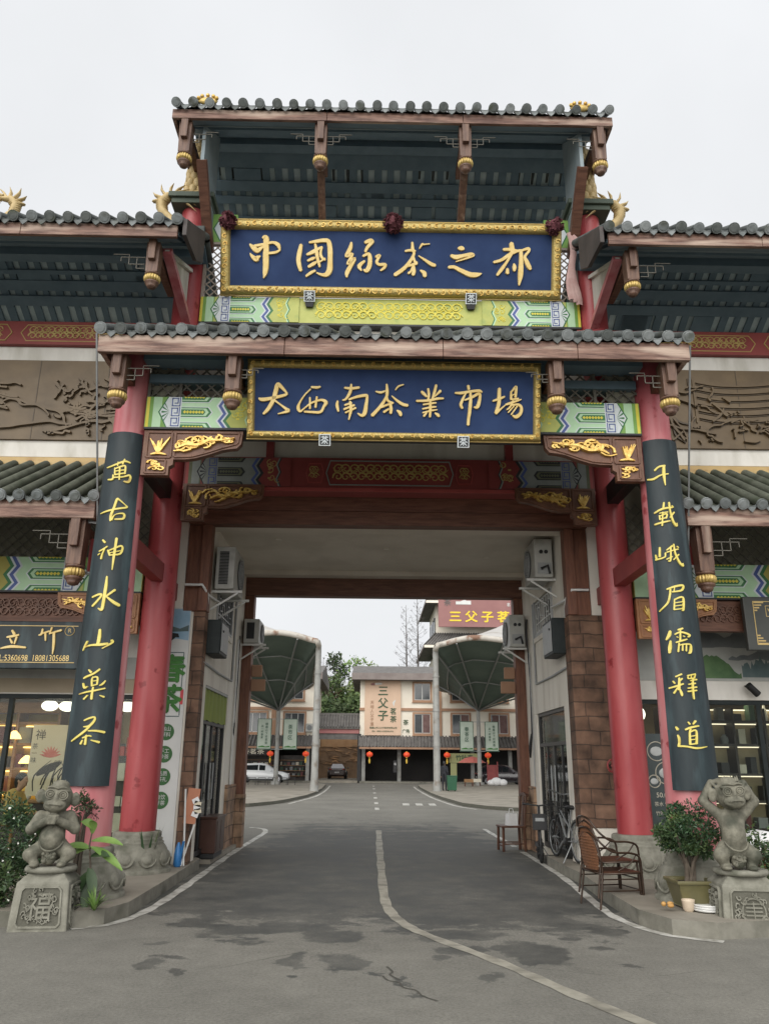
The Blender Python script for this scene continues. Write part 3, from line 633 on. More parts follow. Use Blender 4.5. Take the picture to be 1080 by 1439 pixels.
INK_PL = "-180,5224,14 -105,5234,20 -17,5266,22 62,5300,25 131,5287,17|-19,5289,11 -21,5236,17|59,5329,17 39,5260,20|-54,5207,14 -44,5118,20|-52,5192,17 16,5222,20 75,5233,22 79,5129,22|-41,5159,14 74,5181,14|-43,5110,17 78,5137,17|9,5221,20 21,5043,17|-132,5052,17 -66,5052,25 -65,5111,17|-53,5073,17 57,5083,17 134,5115,25 152,5074,25 130,5025,31 76,5025,17/-189,4600,11 -90,4622,22 22,4649,22 145,4683,22 121,4716,11 49,4773,19 22,4779,28 -1,4677,28 -30,4562,30 -29,4490,19|-17,4504,30 17,4569,11 94,4596,19 128,4579,25 114,4527,25 23,4512,19/-96,4244,19 -61,4207,22|-126,4099,16 -73,4123,19 -26,4157,16|-52,4136,14 -79,4054,19 -87,3999,22|-137,4052,11 -113,4070,14|-14,4108,19 5,4066,24 14,4038,16|-6,4101,14 63,4138,19 130,4173,22 148,4133,22 122,4067,22 20,4045,16|11,4073,11 130,4110,11|69,4266,30 66,4167,27 61,4027,27 59,3860,11/11,3774,18 12,3653,33 9,3578,33 4,3431,33 -6,3358,29 -45,3377,14|-139,3519,22 -47,3551,25 -26,3532,22 -66,3469,25 -122,3407,25|116,3612,26 45,3543,22 22,3514,15|29,3524,15 105,3464,33 180,3425,36/4,3119,24 6,3047,34 2,2969,34 -8,2943,21|-130,2978,21 -157,2921,24 -177,2870,10|-164,2908,16 -75,2930,21 19,2936,29 104,2953,24|138,2994,29 152,2976,21 106,2933,18 49,2892,10/-66,2640,13 -34,2608,23|51,2647,21 -6,2595,21 -84,2557,23 -113,2539,16|-8,2557,13 -17,2519,18 -9,2449,18|-8,2551,13 37,2551,18 40,2469,18|-15,2506,10 35,2513,10|-3,2456,13 40,2469,13|-112,2482,15 -89,2431,23 -55,2443,13|120,2516,13 94,2477,21 65,2457,10|-143,2357,13 -61,2380,18 29,2399,18 124,2428,15|6,2437,18 2,2355,23 3,2299,23|-78,2299,20 -42,2342,15|78,2344,10 122,2327,21/-46,2057,15 3,2082,20 51,2095,18 55,2058,23 13,1996,25 -44,1986,10|35,2021,20 -19,1947,23 -93,1880,23 -168,1825,15|7,1941,13 80,1942,20 166,1928,25|-41,1861,15 13,1886,15 44,1880,13|-6,1892,18 -7,1789,23|-53,1795,23 -38,1837,13|43,1838,10 124,1815,25"
INK_PR = "-136,5277,23 -77,5323,23 -1,5335,26|-15,5335,31 -26,5215,37 -23,5065,11|-239,5170,17 -160,5161,28 -75,5202,20 32,5223,14/-189,4698,20 -91,4744,25 35,4763,20|-63,4830,20 -78,4743,25|-131,4660,17 -130,4602,19|-126,4652,14 -44,4675,19 -56,4617,19|-130,4609,14 -49,4624,14|-129,4689,11 -28,4699,14|-197,4546,22 -107,4563,22 -13,4580,17|-88,4700,17 -111,4520,19|-2,4828,22 1,4711,19 23,4581,25 60,4518,28 72,4555,11|50,4698,19 -8,4624,14|30,4785,14 47,4764,11/-164,4239,22 -175,4120,25|-221,4148,19 -213,4083,22|-228,4085,19 -151,4096,19 -110,4113,14|-105,4162,19 -110,4113,16|-18,4250,22 -89,4196,14|-92,4168,14 48,4209,16|-40,4229,16 -56,4067,19 -83,4055,14|-100,4077,14 -32,4109,14|-2,4272,16 6,4151,19 44,4040,25 85,3993,22 89,4029,8|48,4139,16 -23,4067,11|37,4244,14 53,4227,11/-130,3696,19 -43,3726,24 55,3741,24 33,3679,22 -76,3659,16|-44,3719,11 -56,3665,13|-92,3694,22 -106,3612,22 -140,3519,22 -237,3428,14|-59,3569,13 -74,3434,19|-59,3562,16 37,3590,22 29,3447,24 12,3426,16|-57,3521,11 31,3535,11|-61,3481,11 27,3494,11|-72,3436,13 22,3449,13/-140,3176,27 -156,3124,37 -189,3073,19|-145,3056,19 -159,2978,37 -168,2913,26|-57,3186,19 -4,3205,19|-94,3133,16 -28,3159,19 65,3127,24 47,3100,16|-31,3198,16 -45,3053,19|-78,3104,11 -63,3093,11|-9,3112,11 8,3103,11|-91,3034,16 -12,3059,19 30,3073,13|-60,3027,16 -77,2922,18|-63,3000,13 9,3013,16 65,3002,19 55,2922,26 31,2902,13|-24,3013,13 -32,2934,16|15,3007,13 7,2928,13/-66,2655,18 -131,2625,16|-161,2574,16 -144,2548,18|-65,2604,16 -99,2566,16|-208,2493,16 -129,2515,21 -59,2540,16|-95,2611,18 -106,2496,26 -115,2470,16|-119,2496,16 -162,2433,21|-106,2496,13 -88,2432,26 -85,2400,16|-11,2636,13 82,2657,16|-5,2636,10 -8,2603,13|78,2650,13 61,2605,13|-8,2600,13 68,2609,13|29,2639,10 29,2604,10|16,2578,13 89,2593,16|-9,2533,13 68,2547,16|-20,2488,13 78,2503,16|-24,2450,16 73,2464,16|43,2598,16 31,2470,21 32,2362,13/-176,2043,18 -160,2012,28|-166,1950,15 -157,1919,23 -156,1870,23 -166,1833,23|-172,1827,20 -88,1821,18 8,1803,20 120,1822,6|-54,2098,15 -38,2073,18|23,2111,21 -7,2073,13|-87,2011,18 -30,2036,21 51,2055,15|-32,2017,13 -47,1987,18 -56,1845,23|-41,1987,15 17,1999,18 7,1852,23|-40,1937,10 11,1946,10|-44,1897,10 7,1904,10|-56,1845,13 8,1855,13"
INK_SG = "-5607,527,27 -5566,471,35|-5669,426,22 -5583,442,31 -5498,461,22|-5622,405,18 -5579,339,27|-5526,428,27 -5545,328,18|-5736,260,18 -5583,288,35 -5372,275,22/-5158,553,22 -5169,476,27 -5207,460,13|-5170,482,18 -5054,521,22|-5111,498,27 -5095,381,18|-5024,577,22 -5048,477,18|-5039,488,18 -4880,538,27|-4985,500,31 -4967,312,31 -4965,180,11"
# ------------------------------------------------------------------ ground, road, pavements, markings
CX = 0.26; FY = 9.95; RY = 12.15; HX = 3.53
def setting():
    m = MB(); m.bx(-400, 400, -60, 600, -.5, -.03, 'ground_far'); struct(m, 'ground')
    m = MB(); m.add([(-60, -25, 0), (60, -25, 0), (60, 110, 0), (-60, 110, 0)], [(0, 1, 2, 3)], 'road'); struct(m, 'road')
    ftop = lambda z: (lambda a, b, d: (a, b, z-d))
    # raised stone platforms under the gate columns
    Lp = [(-9, 9.6), (-4.4, 9.45), (-3.8, 9.0), (-3.0, 8.95), (-2.72, 9.15), (-2.6, 9.6), (-2.62, 11.2), (-2.66, 13.1), (-2.68, 13.75), (-3.0, 14.35), (-9, 14.35)]
    m = MB(); m.prism(Lp, ftop(.15), 0, .17, 'pavement', 'kerb_stone'); struct(m, 'pavement_left', .012)
    Rp = [(9, 8.9), (4.2, 8.75), (3.4, 8.55), (3.02, 8.75), (2.86, 9.3), (2.9, 10.7), (3.0, 12.2), (2.98, 13.0), (2.98, 14.45), (3.22, 14.45), (3.22, 14.0), (9, 14.0)]
    m = MB(); m.prism(Rp, ftop(.15), 0, .17, 'pavement', 'kerb_stone'); struct(m, 'pavement_right', .012)
    # low strips along the passage walls
    m = MB(); m.bx(-2.80, -2.62, 14.36, 17.4, -.02, .07, 'pavement'); struct(m, 'pavement_passage_left')
    # far islands with kerbs
    Li = [(-30, 30.3), (-6, 31.2), (-4.59, 32.49), (-3.9, 34.6), (-3.61, 36.2), (-3.1, 41.5), (-2.95, 46), (-3.0, 53), (-3.28, 63), (-4, 66.5), (-30, 66.5)]
    m = MB(); m.prism(Li, ftop(.13), 0, .15, 'pavement', 'stone_dark'); struct(m, 'pavement_island_left')
    Ri = [(30, 66.5), (5, 66.5), (3.6, 63), (3.40, 57), (3.33, 46), (3.45, 40), (3.76, 34.2), (4.4, 32), (5.2, 30.8), (30, 30)]
    m = MB(); m.prism(Ri, ftop(.13), 0, .15, 'pavement', 'stone_dark'); struct(m, 'pavement_island_right')
    m = MB(); m.bx(-60, -4.4, 73.4, 80, -.02, .14, 'kerb_stone'); m.bx(-.9, 60, 73.4, 80, -.02, .14, 'kerb_stone'); struct(m, 'pavement_shops')
    def line(pts, w, mat, name, z=.004):
        m = MB(); P = [Vector((*p, 0)) for p in pts]; vs = []
        # smooth with catmull-rom
        Q = []
        for i in range(len(P)-1):
            p0, p1, p2, p3 = P[max(i-1, 0)], P[i], P[i+1], P[min(i+2, len(P)-1)]
            for k in range(6):
                t = k/6; Q.append(.5*((2*p1)+(-p0+p2)*t+(2*p0-5*p1+4*p2-p3)*t*t+(-p0+3*p1-3*p2+p3)*t**3))
        Q.append(P[-1])
        for i, q in enumerate(Q):
            d = Q[min(i+1, len(Q)-1)]-Q[max(i-1, 0)]; d.normalize(); n = Vector((-d.y, d.x, 0)); ww = w*(1+.12*math.sin(i*1.7)+.1*rng.uniform(-1, 1))
            vs += [(q.x+n.x*ww/2, q.y+n.y*ww/2, z), (q.x-n.x*ww/2, q.y-n.y*ww/2, z)]
        m.add(vs, [(2*i, 2*i+1, 2*i+3, 2*i+2) for i in range(len(Q)-1)], mat)
        o = struct(m, name); return o
    line([(-2.98, 8.93), (-2.66, 9.2), (-2.5, 9.9), (-2.47, 11.28), (-2.5, 13.4), (-2.54, 16.2), (-2.52, 18.84), (-2.52, 20.8), (-2.72, 21.9), (-3.1, 22.3)], .12, 'white_line', 'road_marking_edge_left')
    line([(3.0, 22.3), (2.98, 20.5), (3.0, 18.4), (2.98, 17.6)], .11, 'white_line', 'road_marking_edge_passage')
    line([(2.96, 16.6), (2.94, 14.6), (2.9, 12.85), (2.76, 10.6), (2.74, 9.6), (2.95, 8.8), (3.4, 8.45)], .11, 'white_line', 'road_marking_edge_right')
    line([(.24, 21.6), (.21, 17.5), (.20, 14.45), (.20, 11.09), (.26, 9.93), (.40, 9.2), (.60, 8.66), (1.11, 7.61), (1.49, 6.66), (1.75, 6.05), (2.4, 4.6), (3.0, 3.2)], .13, 'yellow_line', 'road_marking_centre')
    for i, y in enumerate((31, 35.5, 41, 48, 56, 63)):
        m = MB(); m.add([(.2, y, .004), (.36, y, .004), (.36, y+1.6, .004), (.2, y+1.6, .004)], [(0, 1, 2, 3)], 'white_line'); struct(m, 'road_marking_dash')
    for i in range(3):
        m = MB(); x = 1.35+i*.55; m.add([(x, 34.5, .004), (x+.28, 34.5, .004), (x+.33, 36.3, .004), (x+.05, 36.3, .004)], [(0, 1, 2, 3)], 'white_line'); struct(m, 'road_marking_bar')
    line([(-3.35, 35.2), (-2.85, 41.5), (-2.72, 46), (-2.75, 53), (-3.0, 64)], .13, 'white_line', 'road_marking_island_left')
    line([(4.0, 31.8), (3.48, 34.5), (3.2, 40), (3.1, 46), (3.15, 57), (3.3, 63)], .13, 'white_line', 'road_marking_island_right')
    line([(.12, 7.12), (.16, 6.98), (.24, 6.93), (.27, 6.78), (.36, 6.70), (.40, 6.55), (.50, 6.42)], .018, 'road_crack', 'road_crack', .003)
    line([(.16, 7.42), (.20, 7.25), (.18, 7.15), (.25, 7.0)], .02, 'road_crack', 'road_crack', .003)
    # hill behind the far houses
    m = MB(); vs = []; nx, ny = 40, 8
    for j in range(ny+1):
        for i in range(nx+1):
            x = -70+i*3.5; y = 98+j*5; h = 11*math.exp(-((x+4)/16)**2)*min(1, j/3)
            vs.append((x, y, h+rng.uniform(-.3, .3)*(j > 0)-.2))
    m.add(vs, [(j*(nx+1)+i, j*(nx+1)+i+1, (j+1)*(nx+1)+i+1, (j+1)*(nx+1)+i) for j in range(ny) for i in range(nx)], 'leaf_hill', True); struct(m, 'hill')
setting()
# ------------------------------------------------------------------ pieces of the ornamented architecture
def tile_eave(m, x0, x1, y0, z0, y1, z1, sp, rad, mt='tile_grey', md='tile_disc', seed=0, drip=True):
    """barrel-tiled slope from the eave (y0, z0) up to (y1, z1)"""
    rg = random.Random(seed); n = max(2, round((x1-x0)/sp)); sp = (x1-x0)/n
    D = Vector((0, y1-y0, z1-z0)).normalized(); N = Vector((0, -D.z, D.y))
    E = Vector((0, y0, z0)); T = Vector((0, y1, z1))
    # pan surface between the barrels, dished
    for i in range(n):
        xa = x0+i*sp; cs = []
        for k in range(5):
            t = k/4; dz = -.035*math.sin(math.pi*t); cs.append((xa+sp*t, dz))
        vs = []
        for P in (E, T):
            for x, dz in cs:
                q = P+N*dz; vs.append((x, q.y, q.z))
        m.add(vs, [(k, k+1, 6+k, 5+k) for k in range(4)], mt, True)
        if drip:      # pointed drip tile under the eave
            c = xa+sp/2; w = sp*.66; j = rg.uniform(-.006, .006); pts = [(-.5, .035), (-.42, -.02), (-.2, -.07), (0, -.105), (.2, -.07), (.42, -.02), (.5, .035), (.25, -.002), (0, -.012), (-.25, -.002)]
            poly = [(c+a*w, z0+b*rad/.075+j) for a, b in pts]
            m.prism(poly, lambda a, b, d: (a, y0-.035+d+abs(a-c)*.10, b), 0, .018, rg.choice([md, md, md+'_pale', md+'_dark']))
    for i in range(n+1):
        x = x0+i*sp+rg.uniform(-.006, .006); jz = rg.uniform(-.006, .006)
        a = E-D*.05+N*(rad*.55+jz); b = T+N*rad*.55
        m.tube([(x, a.y, a.z), (x, b.y, b.z)], rad*.92, mt, 10, False)
        c = a-D*.02; rr = rad*rg.uniform(.97, 1.05)
        # round end disc with a raised rim
        mq = rg.choice([md, md, md+'_pale', md+'_dark'])
        m.tube([(x, c.y, c.z), (x, (c+D*.035).y, (c+D*.035).z)], rr*1.06, mq, 14)
        m.tube([(x, (c-D*.006).y, (c-D*.006).z), (x, c.y, c.z)], [rr*.72, rr*.8], mq, 12)
def soffit(x0, x1, ya, za, yb, zb, gaps, parent, sp=.24, seed=0):
    """rafters and purlins seen from below; pale board above them shows in the gaps"""
    D = Vector((0, yb-ya, zb-za)); L = D.length; D.normalize(); N = Vector((0, -D.z, D.y))
    if N.z < 0: N = -N
    pt = lambda y: Vector((0, y, za+(zb-za)*(y-ya)/(yb-ya)))
    rg = random.Random(seed)
    m = MB(); a, b = pt(ya), pt(yb)
    vs = [(x, (p+N*o).y, (p+N*o).z) for p in (a, b) for o in (.03, .07) for x in (x0, x1)]
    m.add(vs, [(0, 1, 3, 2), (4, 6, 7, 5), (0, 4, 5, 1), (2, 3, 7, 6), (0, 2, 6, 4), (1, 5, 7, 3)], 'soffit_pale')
    n = int((x1-x0)/sp)
    for i in range(n+1):
        x = x0+(x1-x0)*i/n; w = rg.uniform(.10, .15); p, q = a-N*.01, b-N*.01
        m.bar((x, p.y, p.z), (x, q.y, q.z), w, .05, 'soffit')
    prev = ya
    for g0, g1 in list(gaps)+[(yb, yb)]:
        if g0-prev > .02:
            p, q = pt(prev)-N*.06, pt(g0)-N*.06
            m.bar((x0, (p.y+q.y)/2, (p.z+q.z)/2), (x1, (p.y+q.y)/2, (p.z+q.z)/2), (q-p).length, .05, 'soffit', up=N)
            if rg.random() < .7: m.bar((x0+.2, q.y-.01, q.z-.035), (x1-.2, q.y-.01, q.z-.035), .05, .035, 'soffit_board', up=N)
        prev = g1
    return m.build('soffit', parent)
def hanging_post(parent, x, y, ztop, zbot, s=1.0, back=None):
    """square timber drop with a stepped block and a ribbed gilt bud"""
    m = MB(); h = ztop-zbot; zb = zbot+.20*s
    m.box((x, y, (ztop+zb)/2), (.18*s, .18*s, ztop-zb), 'wood_post', taper=1.12)
    m.box((x, y-.12*s, ztop-h*.22), (.10*s, .09*s, h*.48), 'wood_post', taper=1.15)
    if back: m.bar((x, y, ztop-.12), (x, back, ztop-.12), .12, .16, 'wood_brown')
    o = m.build('hanging_post', parent, .008)
    g = MB()
    g.lathe([(.085*s, .21*s), (.115*s, .195*s), (.115*s, .175*s), (.09*s, .165*s)], (x, y, zbot), 'wood_post', 20)
    g.lathe([(.09*s, .165*s), (.118*s, .15*s), (.126*s, .115*s), (.118*s, .08*s), (.09*s, .065*s)], (x, y, zbot), 'gold', 80, wob=lambda a, z: -.16*abs(math.cos(a*9))**5)
    g.lathe([(.095*s, .065*s), (.105*s, .055*s), (.10*s, .03*s), (.07*s, .012*s), (.078*s, .005*s), (.06*s, -.03*s), (.02*s, -.045*s)], (x, y, zbot), 'wood_post', 20)
    g.build('gilt_bud', o)
    return o
def fret(m, x, y, z, sgn, s=1.0, mat='lattice_wood'):
    """little stepped fretwork brace beside a hanging post"""
    L = [((0, 0), (.30, 0)), ((.30, 0), (.30, -.06)), ((.10, 0), (.10, -.10)), ((0, -.10), (.20, -.10)), ((.20, -.10), (.20, .04)), ((.20, .04), (.40, .04)), ((0, -.16), (.10, -.16)), ((.10, -.10), (.10, -.16))]
    for (a, b), (c, d) in L: m.bar((x+sgn*a*s, y, z+b*s), (x+sgn*c*s, y, z+d*s), .010, .012, mat, up=(0, 1, 0))
def carved_bracket(parent, x, sgn, y, ztop, L, H, wood='carved_wood', seed=0, gold='gold_relief', back=.10):
    """corner bracket: stepped outline, recessed panels with gilt plants and flame scrolls; x = column side, sgn = direction inwards"""
    fn = lambda a, b, d: (x+sgn*a*L, y-d, ztop-b*H)
    pts = [(0, 0), (1, 0), (.985, .28), (.945, .38), (.86, .40), (.79, .43), (.70, .50), (.63, .55), (.53, .61), (.44, .635), (.315, .64), (.315, .75), (.275, .80), (.275, .985), (0, .985)]
    m = MB(); m.prism(pts, fn, 0, -back, wood)
    rim = .018
    def frame(poly, w=.03):
        c = (sum(p[0] for p in poly)/len(poly), sum(p[1] for p in poly)/len(poly))
        for i in range(len(poly)):
            p, q = poly[i], poly[(i+1) % len(poly)]
            m.bar(fn(p[0], p[1], rim/2), fn(q[0], q[1], rim/2), w*.8, rim, wood, up=(0, 1, 0))
    frame([(.04, .05), (.285, .05), (.285, .60), (.04, .60)], .035); frame([(.04, .66), (.24, .66), (.24, .94), (.04, .94)], .035)
    frame([(.32, .05), (.965, .05), (.95, .28), (.80, .37), (.62, .50), (.50, .57), (.32, .59)], .035)
    o = m.build('corner_bracket', parent, .005)
    g = MB(); rg = random.Random(seed)
    for k in range(11):     # orchid-like spray
        a = rg.uniform(-1.0, 1.0); l = rg.uniform(.18, .40); bx, by = .16, .54
        g.stroke([(bx, by, .012), (bx+math.sin(a)*l*.16, by-l*.5, .03), (bx+math.sin(a)*l*.34, by-l*.95, .008)], lambda u, v, d: fn(u, v, d), .03, gold, 3)
    g.stroke([(.09, .55, .02), (.16, .52, .06), (.24, .55, .02)], fn, .03, gold, 3)
    for k in range(6):
        g.stroke([(p[0], p[1], p[2]*1.3) for p in spiral(.14+rg.uniform(-.055, .055), .80+rg.uniform(-.09, .09), .05, rg.uniform(0, 6), 1, .022, 8)], fn, .028, gold, 1)
    # dragon-like flame scroll across the long panel
    for k in range(16):
        t = k/15; cx = .36+.53*t; cy = .30-.10*t+.05*math.sin(t*14); r = (.085*(1-t)+.035)
        sp = [(p[0], cy+(p[1]-cy)*1.5, p[2]) for p in spiral(cx, cy, r, rg.uniform(0, 6), rg.uniform(.5, 1.1), .03, 9, rg.choice((1, -1)))]
        g.stroke(sp, fn, .035, gold, 1)
    g.stroke([(.35, .42, .02), (.44, .33, .06), (.55, .34, .07), (.66, .24, .055), (.78, .23, .045), (.92, .18, .015)], fn, .045, gold, 4)
    for k in range(16):
        t = rg.random(); cx = .36+.52*t; cy = .32-.12*t; g.stroke([(cx, cy, .03), (cx+rg.uniform(-.03, .03), cy+rg.uniform(-.13, .13)*(1-.5*t), .008)], fn, .03, gold, 2)
    g.build('gilt_carving', o)
    return o
def painted_end(m, u0, sgn, z0, z1, fn0, pal, n=1.0):
    """coloured end section of a painted beam; u runs inwards in units of the beam height"""
    H = z1-z0
    def fn(a, b, d): return fn0(u0+sgn*a*H*n, z0+b*H, d)
    P = lambda poly, l, mat: m.flat(poly, fn, .002+.0022*l, mat)
    P([(0, 0), (.09, 0), (.09, 1), (0, 1)], 0, pal['edge']); P([(.09, 0), (.5, 0), (.5, 1), (.09, 1)], 0, pal['green'])
    P([(.20, 0), (.46, 0), (.46, 1), (.20, 1)], 1, pal['mint2'])
    P([(.72, 0), (.72, 1), (.62, 1), (.36, .5), (.62, 0)], 2, pal['out']); P([(.72, 0), (.72, 1), (.66, 1), (.41, .5), (.66, 0)], 3, pal['white'])
    for k in range(5):
        a = -.8+k*.4; c, s = math.cos(a), math.sin(a)
        P([(.70, .5+.03*s), (.70-.22*c-.02*s*.2, .5+.40*s-.035), (.70-.24*c, .5+.42*s), (.70-.22*c, .5+.40*s+.035)], 4, pal['out'])
    P([(.72, 0), (1.06, 0), (1.06, 1), (.72, 1)], 2, pal['white'])
    for k in range(3):
        b = .03+k*.33
        for a0, b0, a1, b1 in ((.76, b, 1.02, b+.03), (.76, b, .79, b+.28), (.76, b+.25, .96, b+.28), (.93, b+.09, .96, b+.28), (.84, b+.09, .96, b+.12), (.99, b, 1.02, b+.30)):
            P([(a0, b0), (a1, b0), (a1, b1), (a0, b1)], 4, pal['blue'])
    P([(1.06, 0), (2.35, 0), (2.35, 1), (1.06, 1)], 1, pal['mint'])
    for c, h in ((.5, .20), (1.0, .20), (0.0, .20)):
        def bar(hh, tip, l, mat):
            lo, hi = max(0, c-hh), min(1, c+hh); tipb = c if 0 < c < 1 else (0 if c == 0 else 1)
            if c == .5: poly = [(1.06, lo), (tip-hh*.7, lo), (tip, c), (tip-hh*.7, hi), (1.06, hi)]
            elif c == 0: poly = [(1.06, 0), (tip, 0), (tip-hh*.7, hi), (1.06, hi)]
            else: poly = [(1.06, lo), (tip-hh*.7, lo), (tip, 1), (1.06, 1)]
            P(poly, l, mat)
        bar(.185, 2.02, 2, pal['white']); bar(.16, 1.98, 3, pal['dgreen']); bar(.125, 1.90, 4, pal['barmid']); bar(.09, 1.80, 5, pal['dgreen'])
        if c == .5:
            for k in range(7):
                x = 1.12+k*.09; P([(x, c), (x+.05, c+.055), (x+.10, c), (x+.05, c-.055)], 6, pal['leaf'])
        else:
            s2 = 1 if c == 0 else -1
            for k in range(7):
                x = 1.12+k*.09; P([(x, c), (x+.05, c+.05*s2), (x+.10, c)][::s2], 6, pal['leaf'])
    for off, mat, l in ((2.10, pal['white'], 3), (2.16, pal['blue'], 4), (2.26, pal['white'], 5), (2.32, pal['dgreen'], 6), (2.42, pal['field'], 7)):
        z = []
        pts = [(off+.16, 0), (off, .22), (off+.16, .46), (off, .72), (off+.16, 1)]
        P([(a+.02, b) for a, b in pts]+[(3.2, 1), (3.2, 0)], l, mat)
    rg = random.Random(int(abs(u0)*100))
    F = lambda a, b, d: fn(a, b, d+.018)
    for k in range(3):
        cx = 2.80; P([(cx-.06+.0, .28+.2*k-.03), (cx+.04, .28+.2*k-.03), (cx+.04, .28+.2*k+.03), (cx-.06, .28+.2*k+.03)], 8, pal['curl'])
    for k in range(7):
        m.stroke(spiral(2.88+rg.uniform(-.2, .22), rg.uniform(.15, .85), .12, rg.uniform(0, 6), 1, .03, 9), F, .003, pal['curl'], 1)
    pts = [(3.1, 0), (3.0, .25), (3.1, .5), (3.0, .75), (3.1, 1)]
    for w0, mat, l in ((0, pal['mint'], 8), (.05, pal['out'], 9), (.09, pal['field2'], 10)):
        P([(a+w0, b) for a, b in pts]+[(3.5, 1), (3.5, 0)], l, mat)
PAL_BRIGHT = dict(edge='p_yellow', green='p_green', mint2='p_mint', out='p_dgreen', white='p_white', blue='p_blue', mint='p_mint', dgreen='p_dgreen', barmid='p_mint', leaf='p_yellow', field='p_lime', curl='p_yellow', field2='p_lime')
PAL_DULL = dict(edge='p_redpale', green='p_olive', mint2='p_grey', out='p_black', white='p_grey', blue='p_blue', mint='p_grey', dgreen='p_black', barmid='p_olive', leaf='p_olive', field='p_red', curl='p_gold', field2='p_red')
def lattice(m, x0, x1, z0, z1, y, sp, w, mat, clip=None):
    """diagonal lattice strips clipped to a rectangle"""
    W, H = x1-x0, z1-z0; k = -H
    while k < W:
        for s in (1, -1):
            a0, b0, a1, b1 = k, 0., k+H, H
            if a0 < 0: b0 -= a0; a0 = 0
            if a1 > W: b1 -= a1-W; a1 = W
            if a1-a0 > .01:
                xa, xb = (x0+a0, x0+a1) if s > 0 else (x1-a0, x1-a1)
                m.bar((xa, y+(.004 if s > 0 else -.004), z0+b0), (xb, y+(.004 if s > 0 else -.004), z0+b1), w, .012, mat, up=(0, 1, 0))
        k += sp
def sign_writing(root, data, fn, h, mat, name='character'):
    for ch in ink(data):
        m = MB()
        for st in ch: m.stroke(st, fn, h, mat, 5, .001, 1.2 if mat == 'letter_yellow' else 1.38)
        m.build(name, root)
# ------------------------------------------------------------------ the gateway
def column_base(parent, x, y):
    m = MB()
    m.lathe([(.50, .14), (.50, .185), (.485, .20), (.465, .205), (.475, .25), (.472, .30), (.455, .38), (.425, .45), (.39, .50), (.372, .515), (.378, .53), (.37, .545), (.352, .55), (.358, .575), (.35, .59), (.332, .595), (.338, .62), (.335, .66), (.32, .675), (.29, .68)], (x, y, 0), 'grey_stone', 48)
    for k in range(10):
        a = 2*math.pi*(k+.5)/10; rot = Matrix.Rotation(a, 3, 'Z')
        m.ball((x+math.cos(a)*.435, y+math.sin(a)*.435, .345), (.05, .088, .085), 'grey_stone', 14, 10, rot @ Matrix.Rotation(-.35, 3, 'Y'))
        pts = []
        for j in range(11):
            t = math.pi*(.08+.84*j/10)*1.0+math.pi; u = math.cos(t)*.125; v = math.sin(t)*.125+.01
            r = .478-.30*max(0, v+.02); pts.append((x+math.cos(a)*r-math.sin(a)*u, y+math.sin(a)*r+math.cos(a)*u, .36+v))
        m.tube(pts, .012, 'grey_stone', 6)
    return m.build('column_base', parent)
